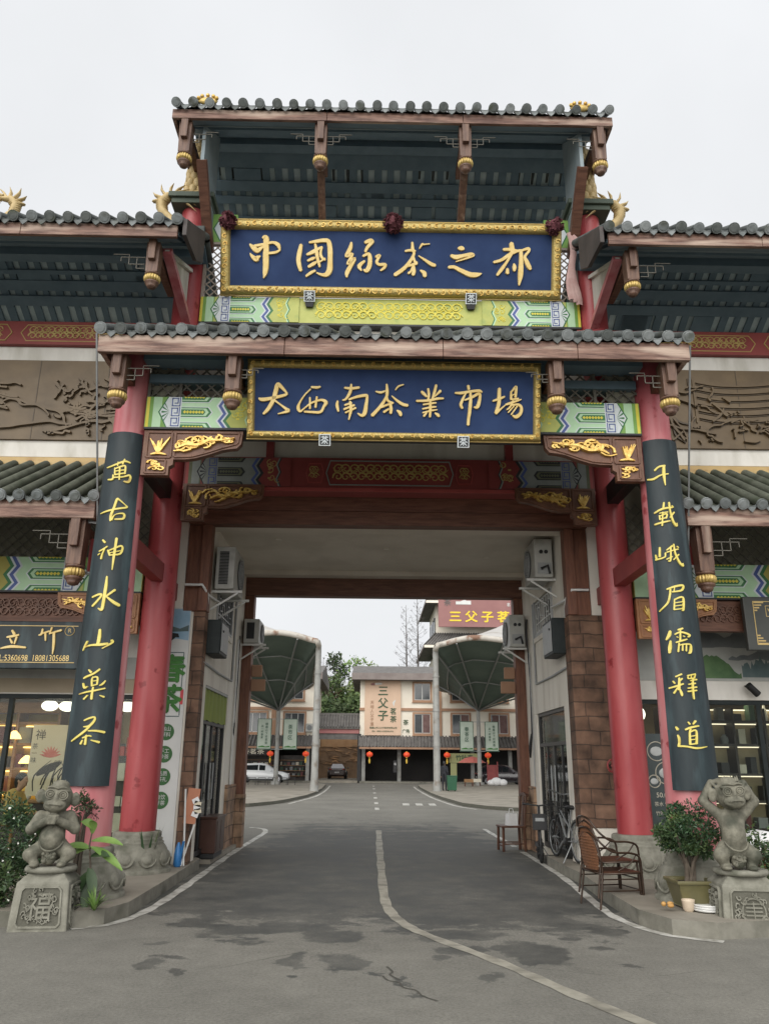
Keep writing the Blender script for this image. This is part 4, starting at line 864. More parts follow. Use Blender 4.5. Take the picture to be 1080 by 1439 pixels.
def gateway():
    t = thing('gateway', 'tall red columned gateway with three grey tiled roofs over the road', 'gate', (CX, FY, 0))
    for s in (-1, 1):
        x = CX+s*HX
        m = MB(); m.lathe([(.285, .66), (.282, 1.2), (.26, 3.2), (.225, 5.8), (.215, 7.3)], (x, FY, 0), 'pink_column', 40)
        o = m.build('column', t); column_base(t, x, FY)
        m = MB(); m.lathe([(.25, .66), (.248, 1.2), (.24, 4), (.235, 8), (.23, 11.0)], (x, RY, 0), 'red_column', 40)
        m.build('column', t); column_base(t, x, RY)
        m = MB(); m.box((x, RY, 11.06), (.70, .70, .10), 'cap_green'); m.box((x, RY, 11.16), (.80, .80, .10), 'cap_green'); m.build('column_cap', t, .01)
        for q in ((.09, FY+.2, RY-.2, 4.22, 4.50, 'rail_red'), (.09, FY+.2, RY-.2, 5.55, 5.85, 'black'), (.08, RY+.2, 12.95, 4.12, 4.40, 'rail_red')): m = MB(); m.bx(x-q[0], x+q[0], *q[1:]); m.build('tie_beam', t, .006)
    # ---- middle roof
    Y0, Z0, Y1, Z1 = 9.05, 6.90, 11.95, 8.45; hw = 3.77
    m = MB(); tile_eave(m, CX-hw+.03, CX+hw-.03, Y0, Z0-.06, Y1, Z1, .262, .072, seed=3); ro = m.build('middle_roof', t)
    soffit(CX-hw+.05, CX+hw-.05, Y0+.1, Z0-.14, Y1, Z1-.12, [(9.5, 9.7)], t, seed=4)
    m = MB()
    rg = random.Random(5); x = CX-hw; 
    for w in (2.36, 2.02, 1.72, 1.44): m.bx(x, x+w-.006, Y0+.0, Y0+.07, 6.545, 6.79, 'wood_fascia'); x += w
    m.bx(CX-hw, CX-hw+.07, Y0+.072, Y1, 6.57, 6.775, 'wood_fascia'); m.bx(CX+hw-.07, CX+hw, Y0+.072, Y1, 6.57, 6.775, 'wood_fascia')
    m.build('eave_board', t, .008)
    for s in (-1, 1):     # closed gables of the middle roof
        m = MB(); xx = CX+s*(hw-.06)
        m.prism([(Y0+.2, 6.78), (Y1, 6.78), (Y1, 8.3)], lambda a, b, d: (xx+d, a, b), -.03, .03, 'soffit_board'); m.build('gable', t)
        hanging_post(t, CX+s*3.53, 9.28, 6.6, 5.92, 1.0, 9.8); hanging_post(t, CX+s*2.07, 9.28, 6.6, 5.92, 1.0, 9.8)
    for s in (-1, 1):
        m = MB(); fret(m, CX+s*3.43, 9.26, 6.42, -s); m.build('fretwork', t); m = MB(); fret(m, CX+s*1.97, 9.26, 6.42, -s, .7); m.build('fretwork', t)
    m = MB(); m.bx(CX-3.3, CX+3.3, 9.80, 10.05, 6.50, 6.62, 'soffit'); m.bx(CX-3.35, CX+3.35, 9.60, 9.9, 6.74, 6.9, 'soffit'); m.build('eave_beam', t)
    # lattice between the front columns with the dark void behind it
    m = MB(); lattice(m, CX-3.32, CX+3.32, 6.27, 7.1, 9.86, .165, .022, 'lattice_wood'); m.bx(CX-3.32, CX+3.32, 9.83, 9.89, 7.02, 7.1, 'lattice_wood')
    for q in (-3.32, -2.9, 2.3, 2.72): m.bx(CX+q, CX+q+(.58 if abs(q) > 2.8 and False else .04), 9.83, 9.89, 6.27, 7.02, 'lattice_wood')
    m.bx(CX-3.3, CX-2.92, 9.90, 9.92, 6.27, 7.1, 'lattice_back'); m.bx(CX+2.92, CX+3.3, 9.90, 9.92, 6.27, 7.1, 'lattice_back'); m.bx(CX-2.3, CX+2.3, 9.90, 9.92, 6.27, 7.1, 'lattice_back')
    m.build('lattice', t)
    m = MB(); m.bx(CX-3.3, CX+3.3, 9.76, 10.14, 5.82, 6.265, 'p_green'); m.bx(CX-3.3, CX+3.3, 9.745, 10.14, 5.795, 5.822, 'p_black')
    for s in (-1, 1): painted_end(m, CX+s*3.29, -s, 5.825, 6.262, fY(9.76), PAL_BRIGHT)
    m.build('painted_beam', t)
    for s in (-1, 1): carved_bracket(t, CX+s*3.29, -s, 9.78, 5.79, 1.30, .64, seed=11 if s < 0 else 12)
    # ---- rear bay: plaster, red beam, brackets, timber lintel
    m = MB(); m.bx(CX-3.4, CX+3.4, 12.24, 12.4, 6.3, 8.75, 'passage_plaster'); m.build('rear_wall', t)
    for s in (-1, 1): m = MB(); m.bx(CX+s*1.95-.06, CX+s*1.95+.06, 12.10, 12.24, 6.33, 7.6, 'rail_red'); m.build('rear_strut', t)
    m = MB(); m.bx(CX-3.3, CX+3.3, 12.06, 12.34, 5.75, 6.32, 'p_red'); m.bx(CX-3.3, CX+3.3, 12.03, 12.06, 5.745, 5.80, 'p_redpale')
    f = fY(12.06)
    for s in (-1, 1):
        painted_end(m, CX+s*3.27, -s, 5.82, 6.30, f, PAL_DULL)
        m.stroke([(CX+s*1.30, 6.22, .02), (CX+s*1.10, 6.22, .02), (CX+s*1.06, 6.06, .02), (CX+s*1.10, 5.9, .02), (CX+s*1.30, 5.9, .02), (CX+s*1.34, 6.06, .02), (CX+s*1.30, 6.22, .02)], f, .006, 'p_redpale', 1)
        scrolls(m, CX+s*1.21-.09, CX+s*1.21+.09, 5.94, 6.20, f, 'p_gold', .004, .05, 1.4, 5)
    out = [(-.96, 6.27), (-1.02, 6.06), (-.96, 5.86), (.96, 5.86), (1.02, 6.06), (.96, 6.27), (-.96, 6.27)]
    for (a, b), (c, d) in zip(out, out[1:]): m.stroke([(CX+a, b, .018), (CX+c, d, .018)], f, .006, 'p_grey', 1)
    scrolls(m, CX-.92, CX+.92, 5.92, 6.22, f, 'p_gold', .005, .085, 1.15, 6)
    m.build('painted_beam', t)
    for s in (-1, 1): carved_bracket(t, CX+s*3.27, -s, 11.97, 5.82, 1.28, .62, seed=13 if s < 0 else 14)
    m = MB()
    for k in range(3): m.bx(CX-3.32, CX+3.32, 12.76+.004*k, 13.0, 5.40+.24*k, 5.636+.24*k, 'wood_brown')
    m.build('timber_lintel', t, .01)
    # ---- upper tier
    m = MB(); m.bx(CX-3.28, CX+3.28, 12.08, 12.3, 8.80, 9.29, 'p_lime'); m.bx(CX-3.28, CX+3.28, 12.07, 12.3, 8.765, 8.80, 'p_black')
    for s in (-1, 1): painted_end(m, CX+s*3.28, -s, 8.802, 9.288, fY(12.08), PAL_BRIGHT)
    scrolls(m, CX-1.3, CX+1.3, 8.86, 9.23, fY(12.08), 'p_yellow', .004, .10, 1.2, 8); m.build('painted_beam', t)
    for s in (-1, 1):
        m = MB(); a, b = sorted((CX+s*3.27, CX+s*2.75)); m.bx(a, b, 12.10, 12.16, 10.42, 11.0, 'p_green')
        painted_end(m, CX+s*3.27, -s, 10.43, 10.95, fY(12.10), dict(PAL_BRIGHT, field='p_mint', field2='p_mint')) if False else None
        P = lambda q, l, mt: m.flat([(CX+s*(3.27-u), v) for u, v in q], fY(12.10), .002*l, mt)
        P([(.22, 10.44), (.09, 10.70), (.22, 10.97), (.45, 10.97), (.45, 10.44)], 1, 'p_dgreen'); P([(.23, 10.47), (.12, 10.70), (.23, 10.94), (.45, 10.94), (.45, 10.47)], 2, 'p_white')
        m.build('painted_panel', t)
    for s in (-1, 1):
        m = MB(); a, b = sorted((CX+s*3.28, CX+s*2.72)); lattice(m, a, b, 9.30, 10.42, 12.14, .15, .022, 'lattice_pale')
        for q in (CX+s*3.27, CX+s*2.74): m.bx(q-.025, q+.025, 12.10, 12.18, 9.295, 10.42, 'lattice_pale')
        m.bx(a+.02, b-.02, 12.10, 12.18, 10.37, 10.417, 'lattice_pale')
        m.build('lattice', t)
    hw = 3.72; Y0, Z0 = 10.80, 12.16
    m = MB(); tile_eave(m, CX-hw+.08, CX+hw-.08, Y0, Z0, 12.35, 13.12, .275, .076, seed=6)
    m.build('top_roof', t)
    m = MB(); tile_eave(m, CX-hw+.08, CX+hw-.08, 14.05, 12.2, 12.35, 13.12, .275, .078, seed=7, drip=False); m.build('top_roof_rear', t)
    m = MB(); m.bx(CX-hw, CX+hw, 12.22, 12.48, 13.12, 13.42, 'tile_grey'); m.build('ridge', t, .02)
    soffit(CX-hw+.06, CX+hw-.06, 10.88, 12.06, 12.35, 12.99, [(11.3, 11.55)], t, seed=8)
    soffit(CX-hw+.06, CX+hw-.06, 14.0, 12.03, 12.35, 12.99, [(13.66, 13.48), (13.31, 13.22), (13.06, 12.85), (12.47, 12.36)][::1], t, seed=9) if False else None
    soffit_rear(CX-hw+.06, CX+hw-.06, 12.36, 12.99, 14.0, 12.03, [(12.14, 12.2), (12.37, 12.46), (12.85, 13.07), (13.24, 13.33), (13.46, 13.68)], t, 10)
    m = MB(); x = CX-hw
    for w in (2.6, 2.3, 2.54): m.bx(x, x+w-.006, Y0+.03, Y0+.09, 11.93, 12.115, 'wood_fascia'); x += w
    m.bx(CX-hw, CX-hw+.06, Y0+.092, 12.3, 11.93, 12.1, 'wood_fascia'); m.bx(CX+hw-.06, CX+hw, Y0+.092, 12.3, 11.93, 12.1, 'wood_fascia')
    m.build('eave_board', t, .008)
    for s in (-1, 1):
        hanging_post(t, CX+s*3.50, 11.02, 11.96, 11.13, 1.05, 12.0); hanging_post(t, CX+s*1.22, 11.02, 11.96, 11.13, 1.05, 12.0)
        xx = CX+s*3.22
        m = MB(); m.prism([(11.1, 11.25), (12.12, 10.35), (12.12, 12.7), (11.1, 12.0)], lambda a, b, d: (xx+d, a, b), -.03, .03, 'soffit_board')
        m.bar((xx, 11.08, 11.30), (xx, 12.14, 10.22), .14, .16, 'wood_brown', up=(1, 0, 0)); m.build('side_brace', t)
        xx2 = CX+s*1.22
        m = MB(); m.bar((xx2, 11.1, 11.35), (xx2, 12.2, 10.5), .12, .15, 'wood_post'); m.build('brace', t)
    for q, sg in ((-3.38, 1), (-1.32, -1), (-1.12, 1), (1.12, -1), (1.32, 1), (3.38, -1)): m = MB(); fret(m, CX+q, 11.0, 11.75, sg, 1.05); m.build('fretwork', t)
    for xq in (-3.14, 3.17):      # gilt end tiles on the top eave
        m = MB(); m.ball((CX+xq, 10.82, 12.28), (.17, .05, .075), 'gold', 16, 8)
        for k in range(5): a = math.pi*(k+.5)/5; m.ball((CX+xq+math.cos(a)*.16, 10.79, 12.29+math.sin(a)*.08), .035, 'gold_relief', 8, 6)
        m.build('gilt_tile_end', t)
    return t
def soffit_rear(x0, x1, ya, za, yb, zb, gaps, parent, seed):
    """underside of the rear slope, which falls away from the viewer"""
    rg = random.Random(seed); m = MB(); k = (zb-za)/(yb-ya); Z = lambda y: za+k*(y-ya)
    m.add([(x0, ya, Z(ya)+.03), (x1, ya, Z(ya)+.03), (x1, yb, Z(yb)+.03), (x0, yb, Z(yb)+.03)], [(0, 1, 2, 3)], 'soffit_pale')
    n = int((x1-x0)/.24)
    for i in range(n+1):
        x = x0+(x1-x0)*i/n; w = rg.uniform(.10, .15); m.bar((x, ya, Z(ya)-.0), (x, yb, Z(yb)-.0), w, .045, 'soffit')
    prev = ya
    N = Vector((0, -k, 1)).normalized()
    for g0, g1 in [g for g in gaps if g[0] > ya]+[(yb, yb)]:
        if g0-prev > .02:
            a, b = Vector((0, prev, Z(prev))), Vector((0, g0, Z(g0))); c = (a+b)/2-N*.045
            m.bar((x0, c.y, c.z), (x1, c.y, c.z), (b-a).length, .04, 'soffit', up=N)
        # uneven patches hide part of each row
        for j in range(int((x1-x0)/1.2)):
            xx = rg.uniform(x0, x1-.5)
            if rg.random() < .35: m.box((xx+.2, (g0+g1)/2, Z((g0+g1)/2)-.04), (rg.uniform(.2, .6), abs(g1-g0)+.04, .03), 'soffit', Matrix.Rotation(math.atan(k), 3, 'X'))
        prev = g1
    m.bx(x0, x1, ya-.12, ya+.1, Z(ya)-.30, Z(ya)-.06, 'soffit')
    m.bx(x0, x1, yb-.02, yb+.06, Z(yb)-.18, Z(yb)+.12, 'soffit')
    return m.build('rear_soffit', parent)
gateway()
# ------------------------------------------------------------------ name boards and couplet boards
def name_board(label, half, p0, p1, data, fw, name):
    """framed board hung leaning outwards; p0 = bottom (y, z), p1 = top"""
    e = Vector((0, p1[0]-p0[0], p1[1]-p0[1])); L = e.length; e.normalize(); n = Vector((0, -e.z, e.y))
    if n.y > 0: n = -n
    o = Vector((CX, p0[0], p0[1]))
    fn = lambda a, b, d: tuple(o+Vector((a, 0, 0))+e*b+n*d)
    t = thing(name, label, 'sign', tuple(o))
    m = MB(); m.prism([(-half+.02, .02), (half-.02, .02), (half-.02, L-.02), (-half+.02, L-.02)], fn, 0, -.06, 'panel_blue'); m.build('panel', t)
    m = MB()
    def rail(a0, b0, a1, b1, w):
        q = [(0, .0), (.12, .055), (.30, .075), (.55, .08), (.80, .07), (.92, .03), (1, 0)]
        d = Vector((a1-a0, b1-b0)); d.normalize(); nn = Vector((-d.y, d.x)); vs = []
        for aa, bb, k in ((a0, b0, 1), (a1, b1, -1)):
            for u, h in q: vs.append(fn(aa+nn.x*w*u+d.x*w*u*k, bb+nn.y*w*u+d.y*w*u*k, h))
        m.add(vs, [(i, i+1, 7+i+1, 7+i) for i in range(6)], 'gold_frame', True)
    rail(-half, 0, half, 0, fw); rail(half, 0, half, L, fw); rail(half, L, -half, L, fw); rail(-half, L, -half, 0, fw)
    for a0, b0, a1, b1 in ((-half, -.012, half, .0), (-half, L, half, L+.012)): m.prism([(a0, b0), (a1, b0), (a1, b1), (a0, b1)], fn, .02, -.06, 'gold')
    rg = random.Random(4)
    for i in range(int(half*2/.13)):        # embossed vine on the frame
        x = -half+.08+i*.13
        for bb in (fw*.5, L-fw*.5): m.stroke([(p[0], p[1], p[2]) for p in spiral(x, bb, fw*.28, rg.uniform(0, 6), 1.1, .022, 8)], fn, .012, 'gold_relief', 1, .074)
    for i in range(int(L/.13)):
        for aa in (-half+fw*.5, half-fw*.5): m.stroke(spiral(aa, .08+i*.13, fw*.28, rg.uniform(0, 6), 1.1, .022, 8), fn, .012, 'gold_relief', 1, .074)
    m.build('frame', t)
    sign_writing(t, data, fn, .028, 'letter_gold')
    return t, fn, L
b1, f1, L1 = name_board('upper blue board in a gilt frame, reading 中國綠茶之都, below the topmost roof', 2.95, (12.05, 9.31), (11.65, 10.55), INK_B1, .17, 'name_board')
b2, f2, L2 = name_board('lower blue board in a gilt frame, reading 大西南茶業市場, under the middle roof', 1.925, (9.68, 5.65), (9.40, 6.64), INK_B2, .10, 'name_board')
def tea_plate(parent, fn, x, L, s):
    m = MB(); P = lambda poly, h0, h1, mt: m.prism([(x+a*s, -.02+b*s) for a, b in poly], fn, h1, h0, mt)
    P([(-.5, -.5), (.5, -.5), (.5, .5), (-.5, .5)], .05, .10, 'p_white'); P([(-.42, -.42), (.42, -.42), (.42, .42), (-.42, .42)], .10, .103, 'p_black')
    for st in ([(-.3, .24), (.3, .24)], [(-.12, .34), (-.12, .14)], [(.12, .34), (.12, .14)], [(0, .16), (-.32, -.06)], [(0, .16), (.32, -.06)], [(-.2, -.1), (.2, -.1)], [(0, .04), (0, -.34)], [(-.08, -.16), (-.26, -.32)], [(.08, -.16), (.26, -.32)]):
        m.stroke([(x+a*s, -.02+b*s, .085*s) for a, b in st], fn, .004, 'p_white', 1, .104)
    if s > .17: m.prism([(x-.06, -.2), (x+.06, -.2), (x+.08, -.1), (x-.08, -.1)], fn, .09, .0, 'black')
    m.build('support_plate', parent)
for xx in (-1.40, 1.38): tea_plate(b1, f1, xx, L1, .19)
for xx in (-.90, .90): tea_plate(b2, f2, xx, L2, .15)
def flower_balls():
    for k, x in enumerate((-2.80, .02, 2.80)):
        rg = random.Random(20+k); c = Vector(f1(x, L1-.06, .12)); r = .15 if k != 1 else .17
        m = MB(); m.ball(c, (r*.8, r*.7, r*.8), 'flower_ball', 16, 12)
        for i in range(110):
            d = Vector((rg.gauss(0, 1), rg.gauss(0, 1), rg.gauss(0, 1))).normalized(); leaf_quad(m, c+d*r*.7, d, .07, .07, 'flower_ball', rg, .8)
        if k == 1:
            for i in range(40): d = Vector((rg.uniform(-1, 1), -.6, rg.uniform(-.9, .5))); leaf_quad(m, c+Vector((rg.uniform(-.16, .16), 0, rg.uniform(-.12, .05))), d, .1, .06, 'flower_ball', rg)
        one(m, 'silk_flower_ball', ['faded dark red silk flower ball tied at the top left corner of the upper board', 'wider dark red silk flower with loose petals at the top middle of the upper board', 'faded dark red silk flower ball tied at the top right corner of the upper board'][k], 'flower ball', 'silk flowers on the upper board')
    m = MB(); x0 = CX+3.02; rg = random.Random(31)
    for j in range(3):
        P = []
        for i in range(12):
            t = i/11; P.append((x0+.10+.03*j+.05*math.sin(t*6+j), 11.82+.1*t, 10.52-t*1.28-.05*j))
        vs = []
        for p in P: vs += [(p[0]-.05, p[1], p[2]), (p[0], p[1]-.03, p[2]), (p[0]+.06, p[1], p[2])]
        m.add(vs, [(i*3+k, i*3+k+1, i*3+k+4, i*3+k+3) for i in range(11) for k in range(2)], 'ribbon_pink', True)
    one(m, 'ribbon', 'long faded pink silk ribbon hanging down at the right end of the upper board', 'ribbon')
flower_balls()
def couplet(s, data, label):
    x, r = CX+s*HX, .30; z0, z1 = 1.335, 5.72
    t = thing('couplet_board', label, 'couplet board', (x, FY, z0))
    R = lambda z: .292-.062*(z-z0)/(z1-z0)
    m = MB(); n = 26; a0, a1 = sorted((-s*R_(-82) if s > 0 else R_(-82), R_(-54) if s > 0 else R_(54))); rows = 14; vs = []
    for lay in (.012, .045):
        for j in range(rows+1):
            z = z0+(z1-z0)*j/rows
            for i in range(n+1): a = a0+(a1-a0)*i/n; q = R(z)+lay; vs.append((x+math.sin(a)*q, FY-math.cos(a)*q, z))
    o = (rows+1)*(n+1); W = n+1
    m.add(vs, [(o+j*W+i, o+j*W+i+1, o+(j+1)*W+i+1, o+(j+1)*W+i) for j in range(rows) for i in range(n)], 'board_black', True)
    m.add(vs, [(i, i+1, o+i+1, o+i) for i in range(n)]+[(rows*W+i, rows*W+i+1, o+rows*W+i+1, o+rows*W+i) for i in range(n)]+[(j*W, (j+1)*W, o+(j+1)*W, o+j*W) for j in range(rows)]+[(j*W+n, (j+1)*W+n, o+(j+1)*W+n, o+j*W+n) for j in range(rows)], 'board_black')
    m.build('panel', t)
    fn = lambda a, b, d: (x+math.sin(a/.29)*(R(b)+.045+d), FY-math.cos(a/.29)*(R(b)+.045+d), b)
    sign_writing(t, data, fn, .014, 'letter_yellow')
couplet(-1, INK_PL, 'dark curved couplet board with yellow writing on the left front column, ending in 茶')
couplet(1, INK_PR, 'dark curved couplet board with yellow writing on the right front column, ending in 道')
def dragon(x, y, z, s, label, h=1.0):
    """gilt dragon-tail finial rising in an S with a spiked crest"""
    m = MB(); P = [(0, 0, 0), (.10, 0, .22), (.26, 0, .42), (.42, 0, .60), (.45, 0, .80), (.34, 0, .93), (.16, 0, .95)]
    P = [Vector((x-s*p[0]*h, y+p[1], z+p[2]*h)) for p in P]
    m.tube(P, [.15*h, .14*h, .13*h, .12*h, .11*h, .10*h, .06*h], 'gilt_tan', 12, True, .7)
    rg = random.Random(3)
    for i in range(5):      # scale ridges along the body
        for k in range(4):
            t = (i+k/4)/5*4.6; j = int(t); f = t-j; p = P[j].lerp(P[j+1], f); m.ball(p, (.125*h, .10*h, .022*h), 'gilt_tan', 12, 5, Matrix.Rotation(s*.8*(1-j/5), 3, 'Y'))
    c = P[4]
    for k, (a, l) in enumerate(((-10, .22), (25, .30), (55, .34), (85, .28), (120, .24), (150, .18))):
        q = P[4].lerp(P[6], k/5)+Vector((-s*.02, 0, .04)); d = Vector((-s*math.cos(R_(a))*1.0, 0, math.sin(R_(a))))
        m.tube([q, q+d*l*.6*h, q+d*l*h+Vector((s*.06*h, 0, .02))], [.07*h, .045*h, .005], 'gilt_tan', 8, True, .5)
    for k in range(4): q = P[6]+Vector((s*.02*k, 0, -.03*k)); m.tube([q, q+Vector((s*.16*h, 0, .10-.07*k))*h, q+Vector((s*.30*h, 0, .06-.10*k))*h], [.045*h, .03*h, .004], 'gilt_tan', 8, True, .5)
    one(m, 'dragon_finial', label, 'roof ornament', 'golden dragon finials on the roofs')
dragon(CX-3.62, 11.85, 10.25, 1, 'golden scaly dragon tail finial on the roof left of the upper left column', .98)
dragon(CX+3.62, 11.85, 10.25, -1, 'golden scaly dragon tail finial on the roof right of the upper right column', .98)
dragon(CX-7.0, 11.85, 10.2, -1, 'golden spiked finial cut off by the left edge above the left roof', .9)
def scale_spire(s, label):
    m = MB(); x = CX+s*3.53
    m.lathe([(.21, 0), (.20, .25), (.17, .6), (.14, 1.0), (.09, 1.3), (.02, 1.45)], (x, RY, 11.21), 'gilt_tan', 20)
    for i in range(9):
        z = 11.26+i*.15; r = .20-.10*i/9
        for k in range(9): a = 2*math.pi*(k+.5*(i % 2))/9; m.ball((x+math.cos(a)*r, RY+math.sin(a)*r, z), (.08, .08, .12), 'gilt_tan', 8, 6)
    one(m, 'scaly_spire', label, 'roof ornament', 'golden spires on the column caps')
scale_spire(-1, 'golden scaly spire standing on the cap of the upper left column'); scale_spire(1, 'golden scaly spire standing on the cap of the upper right column')
# ------------------------------------------------------------------ side buildings with double roofs and shops
def side_building(s, label):
    """s = -1 left, +1 right; runs outwards from the gate column"""
    t = thing('side_building', label, 'building', (CX+s*6, RY, 0)); X = lambda h: CX+s*h
    def span(a, b): return tuple(sorted((X(a), X(b))))
    E = 10.2
    # upper wall bands
    x0, x1 = span(3.78, E)
    m = MB(); m.bx(x0, x1, 12.2, 12.5, 6.3, 8.74, 'white_plaster'); m.bx(x0, x1, 12.15, 12.2, 8.03, 8.30, 'white_plaster'); m.bx(x0, x1, 12.15, 12.2, 6.31, 6.59, 'white_plaster')
    m.build('wall', t)
    a, b = span(3.2, E)
    m = MB(); m.bx(a, b, 12.06, 12.3, 8.305, 8.74, 'p_red'); f = fY(12.06)
    for k in range(3):
        xa, xb = span(4.45+k*2.05, 6.15+k*2.05); out = [(xa, 8.67), (xb, 8.67), (xb+.10, 8.52), (xb, 8.37), (xa, 8.37), (xa-.10, 8.52), (xa, 8.67)]
        for p, q in zip(out, out[1:]): m.stroke([(*p, .016), (*q, .016)], f, .005, 'p_gold', 1)
        scrolls(m, xa+.02, xb-.02, 8.40, 8.64, f, 'p_gold', .005, .075, 1.25, 40+k)
    m.build('painted_beam', t)
    # bronze relief
    m = MB(); a, b = span(3.8, E); m.bx(a, b, 12.10, 12.2, 6.595, 8.025, 'bronze'); f = fY(12.10); rg = random.Random(50+s)
    for k in range(5):
        xx = X(4.7+k*1.15); m.bx(xx-.006, xx+.006, 12.094, 12.1, 6.6, 8.02, 'bronze_dark')
    def wander(n, x, z, dx, dz, w, amp):
        P = []; 
        for i in range(n): P.append((x, z, w*rg.uniform(.6, 1.3))); x += dx+rg.uniform(-amp, amp); z += dz+rg.uniform(-amp, amp)*.7
        P = [p for p in P if a+.05 < p[0] < b-.05 and 6.66 < p[1] < 7.97]
        if len(P) > 2:
            m.stroke(P, f, .05, 'bronze', 3); m.stroke([(p[0]+.010, p[1]-.018, p[2]*.5) for p in P], f, .012, 'bronze_dark', 3)
    if s < 0:
        for k in range(4): wander(9, X(3.9+k*.5), 7.2+rg.uniform(-.3, .3), -.17, .02, .045, .10)
        wander(16, X(4.0), 7.0, -.16, -.02, .06, .09); wander(12, X(5.2), 6.85, -.13, -.005, .05, .06)
        for k in range(70): wander(5, X(rg.uniform(3.95, 5.6)), rg.uniform(6.7, 7.6), rg.uniform(-.1, .03), rg.uniform(-.04, .06), .045, .06)
        for k in range(16): wander(5, X(rg.uniform(6.0, 6.9)), rg.uniform(7.1, 7.6), -.09, .02, .04, .05)
    else:
        for k in range(6):
            z = 7.78-k*.13; m.stroke([(X(5.15), z, .02), (X(5.5), z-.05, .045), (X(6.0), z-.06, .03), (X(6.6), z+.0, .035)], f, .03, 'bronze', 4); m.stroke([(X(5.15), z-.03, .012), (X(5.5), z-.085, .02), (X(6.0), z-.09, .014), (X(6.6), z-.03, .014)], f, .012, 'bronze_dark', 4)
        for x_, z0_, z1_ in ((5.10, 7.05, 7.85), (5.02, 7.05, 7.85)): m.stroke([(X(x_), z0_, .03), (X(x_), z1_, .03)], f, .02, 'bronze_dark' if x_ < 5.05 else 'bronze', 2)
        for k in range(3): wander(8, X(4.4+.1*k), 7.7-.25*k, .04, -.1, .04, .03)
        wander(12, X(4.0), 7.1, .12, -.03, .04, .04); m.stroke([(X(4.72), 7.35, .02), (X(4.66), 7.2, .04), (X(4.8), 7.05, .04), (X(5.0), 7.0, .02)], f, .025, 'bronze_dark', 4)
        m.stroke([(X(4.68), 6.95, .02), (X(4.72), 6.8, .04), (X(4.86), 6.68, .02)], f, .025, 'bronze_dark', 4)
        for k in range(40): wander(5, X(rg.uniform(3.95, 6.8)), rg.uniform(6.7, 7.9), rg.uniform(-.03, .09), rg.uniform(-.05, .05), .035, .05)
        for k in range(14): wander(6, X(rg.uniform(5.0, 6.6)), rg.uniform(6.75, 7.1), rg.uniform(-.02, .1), rg.uniform(-.03, .03), .03, .05)
    m.build('relief_panel', t)
    m = MB(); a, b = span(3.75, E); m.bx(a, b, 12.08, 12.22, 6.20, 6.28, 'gold_strip'); m.bx(a, b, 12.0, 12.2, 6.10, 6.185, 'gold_strip'); m.build('gilt_strip', t, .006)
    # upper roof, open below
    ra, rb = span(3.22, E)
    m = MB(); tile_eave(m, ra, rb, 10.1, 9.30, 11.85, 10.28, .27, .078, seed=60+s); m.build('upper_roof', t)
    m = MB(); tile_eave(m, ra, rb, 13.7, 9.35, 11.85, 10.28, .295, .085, seed=62+s, drip=False); m.build('upper_roof_rear', t)
    m = MB(); m.bx(ra+.3, rb-.02, 11.75, 11.97, 10.28, 10.5, 'tile_grey'); m.build('ridge', t, .02)
    soffit(ra+.06, rb-.06, 10.2, 9.18, 11.8, 10.12, [(10.62, 11.15)], t, .235, 63+s)
    soffit_rear(ra+.06, rb-.06, 11.82, 10.12, 13.65, 9.20, [(12.09, 12.24), (12.31, 12.42), (12.60, 12.70), (12.88, 13.22)], t, 65+s)
    m = MB(); n = 3; W = (rb-ra)/n
    for k in range(n): m.bx(ra+k*W, ra+(k+1)*W-.006, 10.12, 10.18, 9.06, 9.265, 'wood_fascia')
    m.build('eave_board', t, .008)
    m = MB(); xx = X(3.11)
    m.prism([(10.08, 9.06), (10.8, 9.12), (11.2, 9.36), (11.2, 9.95), (10.7, 9.66), (10.08, 9.34)], lambda p, q, d: (xx+d, p, q), -.03, .03, 'roof_edge_dark'); m.build('barge_board', t, .01)
    m = MB(); m.prism([(10.55, 9.05), (12.15, 9.75), (12.15, 8.76)], lambda p, q, d: (X(3.5)+d, p, q), -.02, .02, 'white_plaster'); m.build('gable', t)
    m = MB(); m.bar((X(3.46), 10.5, 9.08), (X(3.46), 12.15, 8.68), .10, .14, 'pink_column', up=(1, 0, 0)); m.bar((X(3.46), 10.5, 9.06), (X(3.46), 12.15, 9.80), .06, .07, 'white_plaster', up=(1, 0, 0)); m.build('brace', t)
    hanging_post(t, X(3.62), 10.42, 9.10, 8.40, 1.0, 11.5)
    hanging_post(t, X(7.6), 10.42, 9.10, 8.40, 1.0, 11.5)
    m = MB(); fret(m, X(3.75), 10.4, 8.88, s, 1.2); m.build('fretwork', t)
    # lower tiled roof above the shop
    la, lb = span(3.98, E)
    m = MB(); tile_eave(m, la, lb, 10.2, 4.98, 12.0, 6.08, .252, .072, 'tile_green', 'tile_disc', seed=70+s); m.build('lower_roof', t)
    m = MB()
    for k in range(10):      # raking edge tiles at the roof end
        y = 10.3+k*.18; z = 4.99+(y-10.2)*.611; m.tube([(X(3.98), y, z), (X(3.78), y-.04, z-.06)], .06, 'tile_green', 8)
    m.build('edge_tile', t)
    m = MB(); m.bx(la, lb, 10.22, 10.28, 4.70, 4.955, 'wood_fascia'); q = X(3.98); m.bx(min(q, q+s*.05), max(q, q+s*.05), 10.285, 12.0, 4.70, 5.0, 'wood_brown'); m.build('eave_board', t, .008)
    soffit(la+.06, lb-.06, 10.3, 4.86, 12.0, 5.92, [(10.8, 11.1)], t, .24, 72+s)
    hanging_post(t, X(4.22), 10.42, 4.72, 3.87, 1.1, 11.9); hanging_post(t, X(7.9), 10.42, 4.72, 3.87, 1.1, 11.9)
    m = MB(); fret(m, X(4.36), 10.4, 4.52, s, 1.2); m.build('fretwork', t)
    ba, bb = span(3.78, E)
